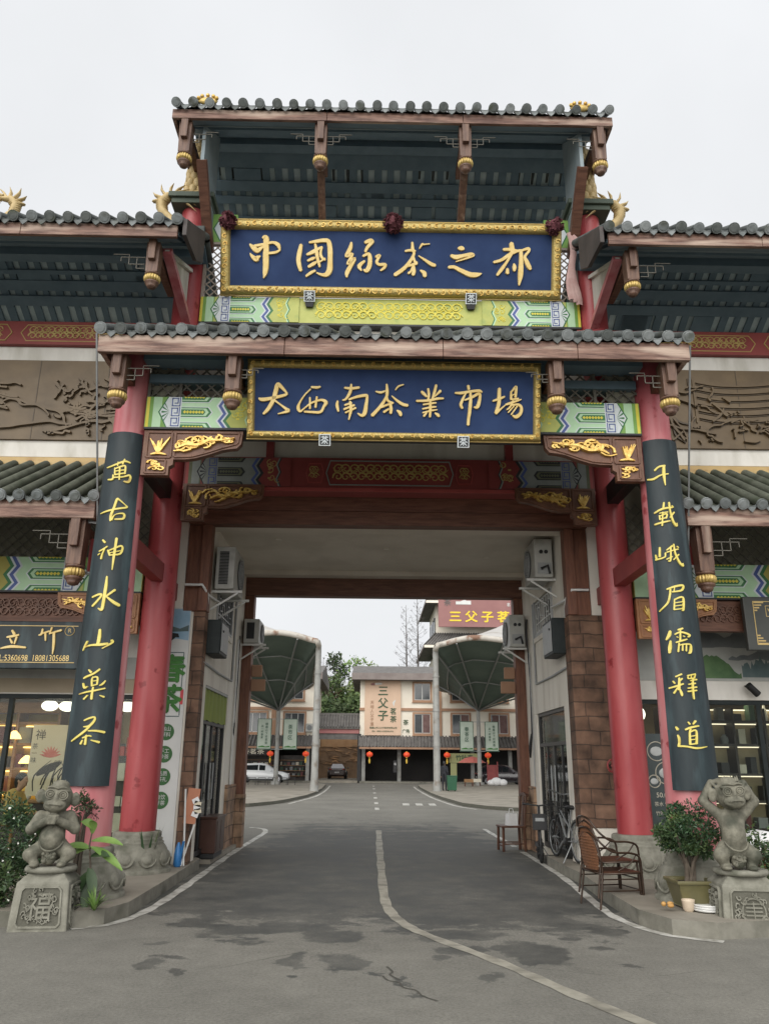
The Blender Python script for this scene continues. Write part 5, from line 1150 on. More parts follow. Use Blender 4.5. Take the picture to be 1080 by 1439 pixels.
    m = MB(); lattice(m, ba, bb, 4.62, 5.6, 12.10, .17, .02, 'lattice_wood'); m.bx(ba, bb, 12.16, 12.2, 4.62, 6.2, 'lattice_back'); m.build('lattice', t)
    m = MB(); m.bx(ba, bb, 12.03, 12.3, 4.08, 4.61, 'p_lime'); m.bx(ba, bb, 12.015, 12.3, 4.055, 4.08, 'p_black'); painted_end(m, X(4.38), s, 4.083, 4.607, fY(12.03), dict(PAL_BRIGHT, field='p_ochre', field2='p_ochre'), 1.12); m.flat([(X(3.79), 4.083), (X(4.38), 4.083), (X(4.38), 4.607), (X(3.79), 4.607)], fY(12.03), .002, 'p_mint')
    for k in range(3): m.stroke(spiral(X(6.55+.33*(k % 2)), 4.25+.12*k, .13, k*2, 1.2, .03, 10), fY(12.03), .006, 'p_yellow', 1, .03)
    m.build('painted_beam', t)
    # carved timber frieze and bracket
    m = MB(); m.bx(ba, bb, 12.10, 12.25, 3.58, 4.05, 'wood_brown'); scrolls(m, ba+.1, bb-.1, 3.68, 3.98, fY(12.10), 'carved_wood', .02, .08, 1.3, 77); m.build('carved_frieze', t)
    carved_bracket(t, X(3.78), s, 12.0, 4.05, 1.25, .62, 'carved_light', 15+s, 'gold_relief', .09)
    # small pieces between front and rear column
    m = MB(); ga, gb = span(3.78, 4.3)
    # shop front at the back of the veranda
    m = MB(); a, b = span(3.66, E); m.bx(a, b, 13.0, 13.25, 2.62, 6.2, 'white_plaster'); m.build('shop_fascia_wall', t)
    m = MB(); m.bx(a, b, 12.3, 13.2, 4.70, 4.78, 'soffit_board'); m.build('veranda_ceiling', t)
    return t
side_building(-1, 'left side building with bronze tree relief between two tiled roofs')
side_building(1, 'right side building with bronze boat relief between two tiled roofs')
def cable_rod(s, a, b, label):
    t = thing('sign_rod', label, 'sign rod', a)
    m = MB(); m.bar(a, b, .022, .022, 'grey_metal'); m.build('rod', t)
    m = MB(); b = Vector(b); p = b+Vector((0, 0, .08)); q = p+Vector((0, -.2, .66))
    for u in (p, q): m.bar(u, u+Vector((s*.22, 0, .02)), .05, .035, 'grey_metal')
    m.bar(p+Vector((s*.21, 0, 0)), q+Vector((s*.21, 0, 0)), .03, .03, 'grey_metal'); m.build('bracket', t)
    m = MB(); m.box(p+Vector((s*.12, .14, .28)), (.03, .22, .46), 'rail_red', Matrix.Rotation(s*.5, 3, 'Z')); m.build('sign_panel', t)
cable_rod(-1, (-3.64, 9.30, 6.95), (-3.70, 10.60, 3.94), 'thin grey rod with a small red sign by the left front column')
cable_rod(1, (4.15, 9.30, 6.90), (4.30, 10.55, 4.12), 'thin grey rod with a small red sign by the right front column')
# ------------------------------------------------------------------ the passage through the building
PW = 3.0; PY0, PY1 = 12.95, 17.3
def passage():
    t = thing('passage_building', 'white walled passage behind the gate with timber trim and a flat ceiling', 'passage', (CX, PY0, 0))
    for s in (-1, 1):
        X = lambda h: CX+s*h
        def bx(m, h0, h1, *a): h0, h1 = sorted((X(h0), X(h1))); m.bx(h0, h1, *a)
        dy0, dy1, dz1 = (13.55, 15.75, 2.84) if s < 0 else (13.78, 16.15, 2.56); dz0 = .16
        wy0, wy1, wz0, wz1 = (14.0, 15.6, 3.96, 4.66) if s < 0 else (14.2, 15.85, 4.06, 4.72)
        m = MB()     # wall with real openings
        bx(m, PW, PW+.25, PY0+.12, dy0, 0, 6.0, 'passage_plaster'); bx(m, PW, PW+.25, dy1, PY1, 0, 6.0, 'passage_plaster')
        bx(m, PW, PW+.25, dy0, dy1, dz1, wz0, 'passage_plaster'); bx(m, PW, PW+.25, dy0, dy1, wz1, 6.0, 'passage_plaster')
        bx(m, PW, PW+.25, dy0, max(wy0, dy0+.01), wz0, wz1, 'passage_plaster')
        if wy1 < dy1: bx(m, PW, PW+.25, wy1, dy1, wz0, wz1, 'passage_plaster')
        bx(m, PW+.24, PW+.5, dy0, dy1, 0, dz0, 'kerb_stone')
        m.build('wall', t)
        # glass door: frame, leaves, things behind
        m = MB(); fm = 'dark_metal' if s > 0 else 'black'
        for y in (dy0, dy1-.06): bx(m, PW+.04, PW+.12, y, y+.06, dz0, dz1, fm)
        bx(m, PW+.04, PW+.12, dy0+.062, dy1-.062, dz1-.06, dz1, fm); bx(m, PW+.04, PW+.12, dy0+.062, dy1-.062, dz1-.62, dz1-.56, fm); bx(m, PW+.04, PW+.12, dy0+.062, dy1-.062, dz0, dz0+.08, fm)
        for k in (1, 2, 3): y = dy0+(dy1-dy0)*k/4; bx(m, PW+.05, PW+.11, y-.025, y+.025, dz0+.082, dz1-.622, fm)
        d = m.build('door', t)
        m = MB(); bx(m, PW+.07, PW+.085, dy0+.06, dy1-.06, dz0+.08, dz1-.06, 'door_glass'); m.build('pane', d)
        m = MB()
        for k in (1, 3): y = dy0+(dy1-dy0)*(.5+(-.06 if k == 1 else .06)); m.tube([(X(PW+.02), y, 1.0), (X(PW+.02), y, 1.6)], .016, 'grey_metal', 8)
        m.build('handle', d)
        # window grille
        m = MB(); bx(m, PW+.20, PW+.26, wy0, wy1, wz0, wz1, 'car_glass')
        for y in (wy0, wy1-.05): bx(m, PW-.02, PW+.10, y, y+.05, wz0, wz1, 'grey_box')
        bx(m, PW-.02, PW+.10, wy0+.052, wy1-.052, wz0-.06, wz0+.0, 'grey_box'); bx(m, PW-.03, PW+.1, wy0-.05, wy1+.05, wz0-.15, wz0-.062, 'passage_plaster')
        w = m.build('window', t)
        m = MB(); n = 8; gm = 'white_metal' if s > 0 else 'grey_metal'; rg = random.Random(8)
        for k in range(n+1): y = wy0+.06+(wy1-wy0-.12)*k/n; m.bar((X(PW+.02), y, wz0+.02), (X(PW+.02), y, wz1-.02), .018, .018, gm)
        for z in (wz0+.04, wz0+.20, wz1-.05): m.bar((X(PW+.02), wy0+.06, z), (X(PW+.02), wy1-.06, z), .02, .02, gm)
        for k in range(n): y = wy0+.06+(wy1-wy0-.12)*k/n; z = wz0+rg.uniform(.26, .5); m.bar((X(PW+.02), y, z), (X(PW+.02), y+(wy1-wy0-.12)/n, z), .018, .018, gm)
        m.build('grille', w)
        # stone dado at the far end and timber pilaster with a carved end
        m = MB(); bx(m, PW-.05, PW+.02, 16.0 if s < 0 else 16.5, PY1-.25, 0, 1.20, 'brick_pale'); m.build('stone_dado', t, .006)
        m = MB(); bx(m, PW-.20, PW+.06, PY1-.24, PY1+.05, 1.0, 5.06, 'wood_vert'); bx(m, PW-.21, PW+.06, PY1-.25, PY1+.06, 0, 1.0, 'brick_pale'); m.build('pilaster', t, .008)
        m = MB(); bx(m, PW-.42, PW-.18, PY1-.05, PY1+.02, 3.35, 3.60, 'bldg_trim'); bx(m, PW-.50, PW-.18, PY1-.05, PY1+.02, 3.05, 3.30, 'bldg_trim'); m.build('pilaster_ornament', t, .02)
        # front pier: brick shaft, timber above
        m = MB()
        if s > 0: bx(m, PW-.05, PW+.68, PY0-.06, PY0+.30, .70, 3.95, 'brick_stone'); bx(m, PW-.03, PW+.68, PY0-.04, PY0+.29, .56, .70, 'passage_plaster'); bx(m, PW-.03, PW+.68, PY0-.045, PY0+.29, .15, .56, 'passage_plaster')
        else: bx(m, PW-.04, PW+.15, PY0-.06, PY0+.20, .15, 3.95, 'brick_stone'); bx(m, PW+.15, PW+.68, PY0-.02, PY0+.20, .15, 3.95, 'passage_plaster')
        m.build('pier', t, .012)
        m = MB(); bx(m, PW-.06, PW+.10, PY0-.10, PY0+.14, 3.95, 5.55, 'wood_vert'); bx(m, PW+.105, PW+.33, PY0-.06, PY0+.14, 3.95, 5.55, 'wood_vert'); bx(m, PW+.34, PW+.68, PY0-.03, PY0+.14, 3.95, 5.7, 'passage_plaster'); m.build('timber_post', t, .008)
        # conduit along the wall
        m = MB()
        m.tube([(X(PW-.02), PY0+.06, 3.15), (X(PW-.02), PY0+.5, 3.15), (X(PW-.02), PY0+1.5, 3.12), (X(PW-.02), 15.9, 3.12), (X(PW-.02), 15.9, 4.7)], .022, 'grey_box', 8)
        m.build('conduit', t)
    m = MB(); m.bx(CX-PW-.2, CX+PW+.2, 13.0, 13.35, 5.42, 5.9, 'ceiling_plaster'); m.bx(CX-PW-.2, CX+PW+.2, 13.35, 16.75, 5.56, 5.9, 'ceiling_plaster'); m.bx(CX-PW-.2, CX+PW+.2, 16.75, 17.05, 5.46, 5.9, 'ceiling_plaster')
    for k in range(3): m.bx(CX-2+k*2-.05, CX-2+k*2+.05, 14.2+.6*k, 14.3+.6*k, 5.545, 5.56, 'passage_plaster')
    m.build('ceiling', t)
    m = MB(); m.bx(CX-PW-.06, CX+PW+.06, PY1-.24, PY1+.05, 5.07, 5.56, 'wood_brown'); m.build('rear_beam', t, .01)
    m = MB(); m.bx(CX-7, CX-PW-.25, PY1-.2, PY1, 0, 8.4, 'white_plaster'); m.bx(CX+PW+.25, CX+7, PY1-.2, PY1, 0, 8.4, 'white_plaster'); m.bx(CX-PW-.25, CX+PW+.25, PY1-.2, PY1, 5.9, 8.4, 'white_plaster'); m.build('rear_wall', t)
    return t
passage()
def air_conditioner(x, y0, y1, z0, z1, s, label, grille_first, group='air conditioner units on the passage walls'):
    """outdoor unit on a bracket; its narrow end faces the viewer, the fan faces into the passage"""
    w = .32; t = thing('air_conditioner', label, 'air conditioner', (x, (y0+y1)/2, z0), group)
    a, b = sorted((x, x-s*w))     # grows inwards from the wall
    a += -s*.06 if s < 0 else -.06; b += -s*.06 if s < 0 else -.06
    m = MB(); m.bx(a, b, y0, y1, z0, z1, 'ac_white'); m.build('body', t, .015)
    m = MB(); xi = a if s > 0 else b; q = -s
    cy, cz, r = y0+(y1-y0)*.62, (z0+z1)/2, (z1-z0)*.38
    m.tube([(xi+q*.012, cy, cz), (xi+q*.016, cy, cz)], r, 'black', 28)
    for rr in (.25, .45, .65, .85, 1.0):
        P = [(xi+q*.025, cy+math.cos(k/24*2*math.pi)*r*rr, cz+math.sin(k/24*2*math.pi)*r*rr) for k in range(25)]; m.tube(P, .006, 'grey_box', 5)
    for k in range(8): c = math.pi*k/8; m.bar((xi+q*.025, cy-math.cos(c)*r, cz-math.sin(c)*r), (xi+q*.025, cy+math.cos(c)*r, cz+math.sin(c)*r), .007, .007, 'grey_box')
    m.build('fan_grille', t)
    m = MB()
    if grille_first:
        n = 22
        for k in range(n): z = z0+.08+(z1-z0-.16)*k/n; m.bx(a+.06, b-.10, y0-.012, y0-.002, z, z+.018, 'black')
    else:
        m.bx(a+.05, b-.03, y0-.012, y0-.002, z0+.06, z0+.26, 'grey_box')
        for k in range(2): m.tube([(a+.12+.09*k, y0-.02, z0+.46), (a+.12+.09*k, y0-.002, z0+.46)], .035, 'dark_metal', 12)
        m.tube([(a+.10, y0-.05, z0+.14), (a+.22, y0-.06, z0+.20), (a+.26, y0-.02, z0+.06)], .022, 'black', 8)
    m.build('end_panel', t)
    m = MB(); xw = x
    for y in (y0+.10, y1-.10):
        m.bar((xw, y, z0-.03), (xw-s*.52, y, z0-.03), .035, .04, 'white_metal'); m.bar((xw, y, z0-.34), (xw-s*.45, y, z0-.05), .03, .03, 'white_metal')
    m.build('bracket', t)
    return t
xl, xr = CX-PW, CX+PW
air_conditioner(xl, 13.35, 14.35, 4.42, 5.16, -1, 'large white air conditioner high on the left passage wall by the timber post', True)
air_conditioner(xl, 16.75, 17.45, 4.0, 4.50, -1, 'small grey air conditioner at the far end of the left passage wall', True)
air_conditioner(xr, 13.75, 14.7, 4.78, 5.48, 1, 'large white air conditioner high on the right passage wall by the timber post', False)
air_conditioner(xr, 16.6, 17.4, 3.95, 4.62, 1, 'boxy grey air conditioner at the far end of the right passage wall', False)
def cables():
    for s, label in ((-1, 'white drain pipe with thin dark cable running down the far left passage wall'), (1, 'black cable loop hanging down the far right passage wall')):
        x = CX+s*(PW-.03); m = MB()
        if s < 0:
            m.tube([(x, 16.35, 4.0), (x, 16.35, 2.6), (x, 16.38, 1.2)], .02, 'pvc_white', 8); m.tube([(x, 16.5, 4.1), (x+.02, 16.42, 3.2), (x, 16.45, 2.45), (x+.03, 16.3, 2.3), (x, 16.4, 2.0), (x, 16.42, 1.2)], .012, 'black', 6)
        else:
            m.tube([(x, 16.5, 4.5), (x-.03, 16.45, 4.2), (x, 16.42, 3.2), (x-.02, 16.4, 2.2), (x-.05, 16.52, 1.75), (x-.04, 16.62, 1.95), (x, 16.55, 2.2)], .018, 'black', 8); m.tube([(x, 16.4, 3.8), (x, 16.4, 1.2)], .012, 'grey_box', 6)
        one(m, 'cable', label, 'cable')
    for s, y0, label in ((-1, 13.02, 'white bent pipe bracket on the left timber post under the air conditioner'), (1, 13.1, 'white bent pipe bracket on the right timber post under the air conditioner')):
        x = CX+s*PW; m = MB(); m.tube([(x+s*.30, y0-.25, 4.36), (x+s*.02, y0-.25, 4.36), (x-s*.06, y0-.12, 4.22), (x-s*.07, y0+.9, 4.28)], .022, 'pvc_white', 8)
        m.tube([(x-s*.06, y0-.12, 4.22), (x-s*.03, y0+.1, 3.98)], .018, 'pvc_white', 8); one(m, 'pipe', label, 'pipe')
cables()
def wall_box(s, y0, y1, z0, z1, label):
    x = CX+s*PW; t = thing('speaker_box', label, 'box', (x, y0, z0), 'dark boxes on the passage walls')
    a, b = sorted((x-s*.02, x-s*.26)); m = MB(); m.bx(a, b, y0, y1, z0, z1, 'dark_green_box'); m.build('body', t, .015)
    f = (x-s*.265); m = MB(); p, q = sorted((f, f-s*.01)); m.bx(p, q, y0+.04, y1-.04, z0+.05, z1-.05, 'grey_box'); m.tube([(f-s*.015, y0+.12, z1-.18), (f-s*.03, y0+.12, z1-.18)], .02, 'black', 10); m.build('front_panel', t, .005)
wall_box(-1, 13.15, 13.85, 3.30, 3.86, 'dark box with a pale face on the left passage wall under the window')
wall_box(1, 13.2, 13.95, 3.36, 3.96, 'dark box with a pale face on the right passage wall under the window')
def roller_blind():
    m = MB(); x = CX-PW-.03; n = 30; vs = []
    for j in range(2):
        for i in range(n+1): vs.append((x+.02*math.sin(i*1.3), 13.62+2.06*i/n, 2.80-.52*j-.015*math.sin(i*2.1)*j))
    m.add(vs, [(i, i+1, n+2+i, n+1+i) for i in range(n)], 'blind_green', True); m.bx(x-.03, x+.03, 13.6, 15.7, 2.79, 2.835, 'grey_metal')
    one(m, 'roller_blind', 'yellow green cloth blind at the top of the left passage door', 'blind')
roller_blind()
def door_display(s):
    """goods on shelves just inside the glass doors"""
    x = CX+s*(PW+.75); rg = random.Random(90+s); t = thing('display_shelf', 'shelf of goods behind the glass door in the %s passage wall' % ('left' if s < 0 else 'right'), 'shelf', (x, 14.8, .15))
    m = MB(); y0, y1 = 13.5, 16.2
    for z in (.5, 1.0, 1.5, 2.0): m.bx(x-.2, x+.2, y0, y1, z, z+.03, 'shelf_wood')
    for y in (y0, 14.4, 15.3, y1-.03): m.bx(x-.21, x+.21, y, y+.03, .15, 2.5, 'shelf_dark')
    m.bx(x+s*.22-.01, x+s*.22+.01, y0, y1, .15, 2.8, 'shop_wall'); m.build('rack', t)
    for z in (.53, 1.03, 1.53, 2.03):
        y = y0+.1
        g = MB()
        while y < y1-.25: w = rg.uniform(.1, .26); g.bx(x-.15, x+.13, y, y+w, z, z+rg.uniform(.15, .36), rg.choice(['box_cream', 'box_green', 'box_maroon', 'box_grey', 'box_yellow', 'china_white'])); y += w+rg.uniform(.02, .12)
        o = g.build('goods', t)
    m = MB(); m.bx(x-s*.45-.12, x-s*.45+.12, 13.7, 16.0, 2.86, 2.88, 'panel_glow'); m.build('light_strip', t)  # glowing strip added to brighten the goods behind the door
    m = MB(); a, b = sorted((CX+s*(PW+.26), CX+s*(PW+2.2))); m.bx(a, b, 13.26, 16.6, -.02, .16, 'pavement'); struct(m, 'floor_shop_'+('left' if s < 0 else 'right'))
    m = MB(); m.bx(a, b, 13.26, 16.6, 2.9, 2.95, 'shop_wall'); m.bx(a, b, 16.6, 16.65, .16, 2.9, 'shop_wall'); o = m.build('room_shell', None); tag(o, 'pale inner walls of the %s passage shop behind its glass door' % ('left' if s < 0 else 'right'), 'shop interior')
door_display(-1); door_display(1)
def banner():
    """tall spring tea banner left of the passage mouth"""
    y = PY0-.03; x0, x1 = -3.62, -2.93; t = thing('banner', 'tall white vertical banner with big green 春茶 and four green discs beside the left rear column', 'banner', ((x0+x1)/2, y, .15))
    m = MB(); m.bx(x0, x1, y-.025, y, .17, 4.0, 'banner_white'); m.build('sheet', t)
    m = MB(); f = fY(y-.025)
    m.flat([(x0+.01, 3.36), (x1-.01, 3.36), (x1-.01, 3.98), (x0+.01, 3.98)], f, .002, 'banner_sky')
    m.flat([(x0+.01, 3.36), (x1-.01, 3.36), (x1-.01, 3.47), (x1-.2, 3.5), (x0+.25, 3.46), (x0+.01, 3.5)], f, .004, 'banner_white')
    m.flat([(x0+.25, 3.66), (x1-.30, 3.70), (x1-.16, 3.66), (x1-.02, 3.72), (x1-.02, 3.62), (x0+.25, 3.6)], f, .004, 'mural_teal')
    m.flat([(x0+.28, 3.47), (x1-.28, 3.46), (x1-.22, 3.52), (x1-.16, 3.52), (x1-.18, 3.58), (x1-.34, 3.60), (x1-.42, 3.66), (x0+.28, 3.66)], f, .006, 'ink')
    m.build('picture', t)
    m = MB()
    for a0, b0, a1, b1 in ((x0+.06, 3.27, x1-.06, 3.285), (x1-.07, 2.30, x1-.055, 3.27), (x0+.06, 2.28, x1-.06, 2.295)): m.flat([(a0, b0), (a1, b0), (a1, b1), (a0, b1)], f, .003, 'mural_teal')
    m.build('border', t)
    m = MB(); text(m, '春', .46, f, 'banner_green', -3.17, 2.99, .006, bold=.055); m.build('character', t)
    m = MB(); text(m, '茶', .46, f, 'banner_green', -3.19, 2.52, .006, bold=.055); m.build('character', t)
    m = MB(); m.flat([(-3.0, 2.47), (-2.95, 2.47), (-2.95, 2.70), (-3.0, 2.70)], f, .005, 'red_seal'); m.build('seal', t)
    for (z, a, b) in ((2.05, '高山', '原料'), (1.72, '手工', '炒茶'), (1.39, '品质', '茶礼'), (1.05, '自饮', '好茶')):
        m = MB(); cx = -3.17; m.flat([(cx+.125*math.cos(k/28*2*math.pi), z+.125*math.sin(k/28*2*math.pi)) for k in range(28)], f, .004, 'circle_green')
        text(m, a, .075, f, 'banner_white', cx, z+.042, .007, bold=.01); text(m, b, .075, f, 'banner_white', cx, z-.042, .007, bold=.01); m.build('disc', t)
banner()
def wall_note():
    m = MB(); text(m, '停车请勿占道', .07, fX(CX-PW, 1), 'ink', 13.32, 1.85, .003, vert=True); one(m, 'wall_lettering', 'small dark vertical lettering on the left passage wall beside the door', 'lettering')
# ------------------------------------------------------------------ the two shops under the side buildings
def shop_common(s):
    X = lambda h: CX+s*h; a, b = sorted((X(3.66), X(10.2)))
    m = MB(); m.bx(a, b, 13.26, 19.0, -.02, .17, 'pavement'); struct(m, 'floor_veranda_shop_'+('left' if s < 0 else 'right'))
    t = thing('shop_room', 'lit room of the %s tea shop seen through its glass front' % ('left' if s < 0 else 'right'), 'shop interior', ((a+b)/2, 16, .17))
    m = MB(); m.bx(a, b, 17.0, 17.1, .17, 3.0, 'shop_wall'); m.build('back_wall', t)
    m = MB(); m.bx(a, b, 13.26, 17.0, 2.86, 2.95, 'shop_wall'); m.build('ceiling', t)
    m = MB(); e = X(3.68); m.bx(min(e, e+s*.08), max(e, e+s*.08), 13.26, 17.0, .17, 2.86, 'shop_wall'); e = X(10.2); m.bx(min(e, e-s*.05), max(e, e-s*.05), 13.26, 17, .17, 2.86, 'shop_wall'); m.build('side_wall', t)
    # glowing ceiling panels added as fill to brighten the shop room
    for k in range(3):
        m = MB(); xx = X(5.0+1.7*k); m.bx(xx-.5, xx+.5, 14.6, 15.1, 2.835, 2.855, 'panel_glow'); m.build('fill_panel', t)
    return t, X
def glass_front(s, X, label):
    t = thing('glazed_shopfront', label, 'shopfront', (X(6.5), 13.05, .17))
    m = MB(); fm = 'dark_green_box'
    for h in (3.72, 4.75, 5.95, 7.1, 8.4): xx = X(h); m.bx(xx-.035, xx+.035, 13.04, 13.12, .17, 2.60, fm)
    a, b = sorted((X(3.72), X(10.1))); m.bx(a, b, 13.03, 13.13, 2.55, 2.618, fm); m.bx(a, b, 13.03, 13.13, .15, .24, fm); m.build('frame', t)
    for h0, h1 in ((3.76, 4.71), (4.79, 5.91), (5.99, 7.06), (7.14, 8.36)):
        a, b = sorted((X(h0), X(h1))); m = MB(); m.bx(a, b, 13.075, 13.085, .24, 2.55, 'shop_glass'); m.build('pane', t)
    return t
def pendant(x, y, z, k, label, group):
    t = thing('ceiling_lamp', label, 'lamp', (x, y, z), group)
    m = MB(); m.lathe([(.02, .16), (.03, .12), (.16, .09), (.17, .075), (.12, .07)], (x, y, z), 'dark_metal', 20); m.build('shade', t)
    m = MB(); m.ball((x, y, z), (.13, .13, .085), 'lamp_glow', 16, 10); m.build('globe', t)
    m = MB(); m.tube([(x, y, z+.15), (x, y, 2.86)], .008, 'dark_metal', 6); m.build('cord', t)
def left_shop():
    t, X = shop_common(-1); f = glass_front(-1, X, 'dark framed glass front of the left tea shop')
    g = 'round glowing lamps in the left shop'
    for k, (x, y) in enumerate(((-5.25, 13.5), (-5.0, 13.6), (-4.76, 13.7), (-4.0, 13.55))):
        pendant(x, y, 2.47, k, ['round glowing ceiling lamp in the left shop, outermost', 'round glowing ceiling lamp in the left shop, second from outside', 'round glowing ceiling lamp in the left shop, half behind the couplet board', 'round glowing ceiling lamp in the left shop, between the two red columns'][k], g)
    # shop sign
    s = thing('shop_sign', 'black shop sign with gold 立竹 and a phone number', 'sign', (-5.2, 12.0, 2.93))
    m = MB(); m.bx(-9.5, -4.30, 11.96, 12.05, 2.90, 3.60, 'board_black'); m.build('board', s, .012)
    m = MB()
    for z in (2.985, 3.525): m.bx(-9.4, -4.38, 11.953, 11.96, z, z+.012, 'gold_line')
    m.build('border', s)
    fn = lambda a, b, d: (CX+a, 11.958-d, b+2.93); sign_writing(s, INK_SG, fn, .02, 'letter_gold')
    m = MB(); text(m, 'TEL:5360698  18081305688', .125, fY(11.96), 'letter_gold', -4.46, 3.05, .004, 'RIGHT', asp=.80); m.build('telephone_number', s)
    m = MB(); fr = fY(11.96); text(m, 'R', .09, fr, 'gold_line', -4.50, 3.46, .004)
    P = [(-4.50+.07*math.cos(k/20*2*math.pi), 11.955, 3.46+.07*math.sin(k/20*2*math.pi)) for k in range(21)]; m.tube(P, .005, 'gold_line', 5); m.build('registered_mark', s)
    # pale fascia with painted ends below the sign
    m = MB(); m.bx(-9.9, -3.42, 12.985, 12.998, 2.64, 2.86, 'shop_wall'); m.bx(-9.9, -3.42, 12.97, 12.998, 2.86, 3.2, 'mural_mist')
    o = one(m, 'fascia_mural', 'pale painted strip over the left shop glass', 'mural')
    # shelf wall with yellow lamps and tea boxes
    sh = thing('tea_shelf', 'warm lit wooden shelf with boxes and small yellow lamps in the left shop', 'shelf', (-6.6, 16.4, .17)); rg = random.Random(12)
    m = MB(); x0, x1 = -8.6, -6.05
    for z in (.6, 1.02, 1.45, 1.9, 2.3): m.bx(x0, x1, 16.2, 16.6, z, z+.035, 'shelf_wood')
    for x in (x0, -7.75, -6.9, x1-.05): m.bx(x, x+.05, 16.18, 16.61, .17, 2.5, 'shelf_wood')
    m.bx(x0, x1, 16.62, 16.66, .17, 2.5, 'box_yellow'); m.bx(x0, x1, 16.15, 16.62, 2.50, 2.7, 'shelf_wood'); m.build('rack', sh)
    m = MB()
    for z in (1.0, 1.43, 1.88, 2.28): m.bx(x0+.1, x1-.1, 16.55, 16.58, z-.03, z-.005, 'warm_glow')
    m.build('light_strip', sh)
    for z in (.635, 1.055, 1.485, 1.935):
        x = x0+.1
        while x < x1-.2:
            w = rg.uniform(.14, .3); m = MB(); m.bx(x, x+w, 16.25, 16.5, z, z+rg.uniform(.18, .32), rg.choice(['box_maroon', 'box_green', 'box_yellow', 'box_cream', 'box_maroon', 'box_grey'])); m.build('tea_box', sh, .006); x += w+rg.uniform(.04, .18)
    for k, (x, z) in enumerate(((-6.55, 1.5), (-6.35, 1.07), (-7.1, 1.07), (-6.85, 1.95))):
        m = MB(); m.lathe([(.14, 0), (.10, .08), (.03, .15)], (x, 16.05, z+.06), 'warm_glow', 16); m.lathe([(.05, 0), (.015, .01), (.015, .06)], (x, 16.05, z), 'shelf_dark', 12)
        one(m, 'table_lamp', 'small yellow cone lamp on the left shop shelf, '+['below the maroon box', 'lowest right one', 'lower left one', 'topmost one'][k], 'lamp', 'yellow cone lamps in the left shop')
    # lotus scroll painting
    sc = thing('scroll_painting', 'cream scroll painting of a red lotus with brush writing in the left shop', 'painting', (-5.4, 15.5, 1.0)); y = 15.5
    m = MB(); m.bx(-6.28, -4.9, y, y+.03, 1.0, 2.25, 'paper_cream'); m.build('sheet', sc); fn = fY(y)
    m = MB(); rg = random.Random(5)
    for k in range(9): a = R_(15+k*19); c = (-5.90, 1.68); m.stroke([(*c, .03), (c[0]+math.cos(a)*.10, c[1]+math.sin(a)*.10, .045), (c[0]+math.cos(a)*.20, c[1]+math.sin(a)*.19, .006)], fn, .002, 'lotus_pink', 3)
    m.build('lotus', sc)
    m = MB(); m.stroke([(-6.10, 1.36, .05), (-6.0, 1.43, .12), (-5.85, 1.50, .15), (-5.7, 1.58, .05)], fn, .002, 'ink', 4)
    for k in range(10): x = -6.0+rg.uniform(-.15, .5); m.stroke([(x, 1.1+rg.uniform(-.05, .1), .02), (x+rg.uniform(-.05, .1), 1.35, .025), (x+rg.uniform(-.1, .3), 1.62, .008)], fn, .002, 'ink', 3)
    m.build('lotus_leaf', sc)
    m = MB(); text(m, '禅', .2, fn, 'ink', -6.12, 2.06, .003); text(m, '茶一味', .11, fn, 'ink', -6.20, 1.86, .003, vert=True); m.build('brush_writing', sc)
    # tea counter
    tb = thing('tea_counter', 'low dark counter inside the left shop behind the plants', 'counter', (-5.9, 14.7, .17)); m = MB(); m.bx(-6.9, -5.1, 14.5, 15.0, .17, .92, 'shelf_dark'); m.bx(-6.95, -5.05, 14.45, 15.05, .92, .96, 'shelf_wood'); m.build('cabinet', tb, .01)
    m = MB()
    for k in range(4): m.lathe([(.03, 0), (.06, .05), (.065, .07)], (-5.5-.2*k, 14.7, .96), 'china_white', 12)
    m.build('tea_cup', tb)
    # dim pictures between the columns
    m = MB(); m.bx(-4.25, -3.75, 14.2, 14.6, .17, 1.9, 'shelf_dark'); rg = random.Random(2)
    for z in (.5, .9, 1.3, 1.7):
        x = -4.22
        while x < -3.82: w = rg.uniform(.06, .16); m.bx(x, x+w, 14.12, 14.2, z, z+rg.uniform(.12, .3), rg.choice(['box_cream', 'box_yellow', 'box_green', 'china_white', 'box_red'])); x += w+.02
    one(m, 'display_cabinet', 'narrow display cabinet with tea tins seen between the left columns', 'cabinet')
left_shop()
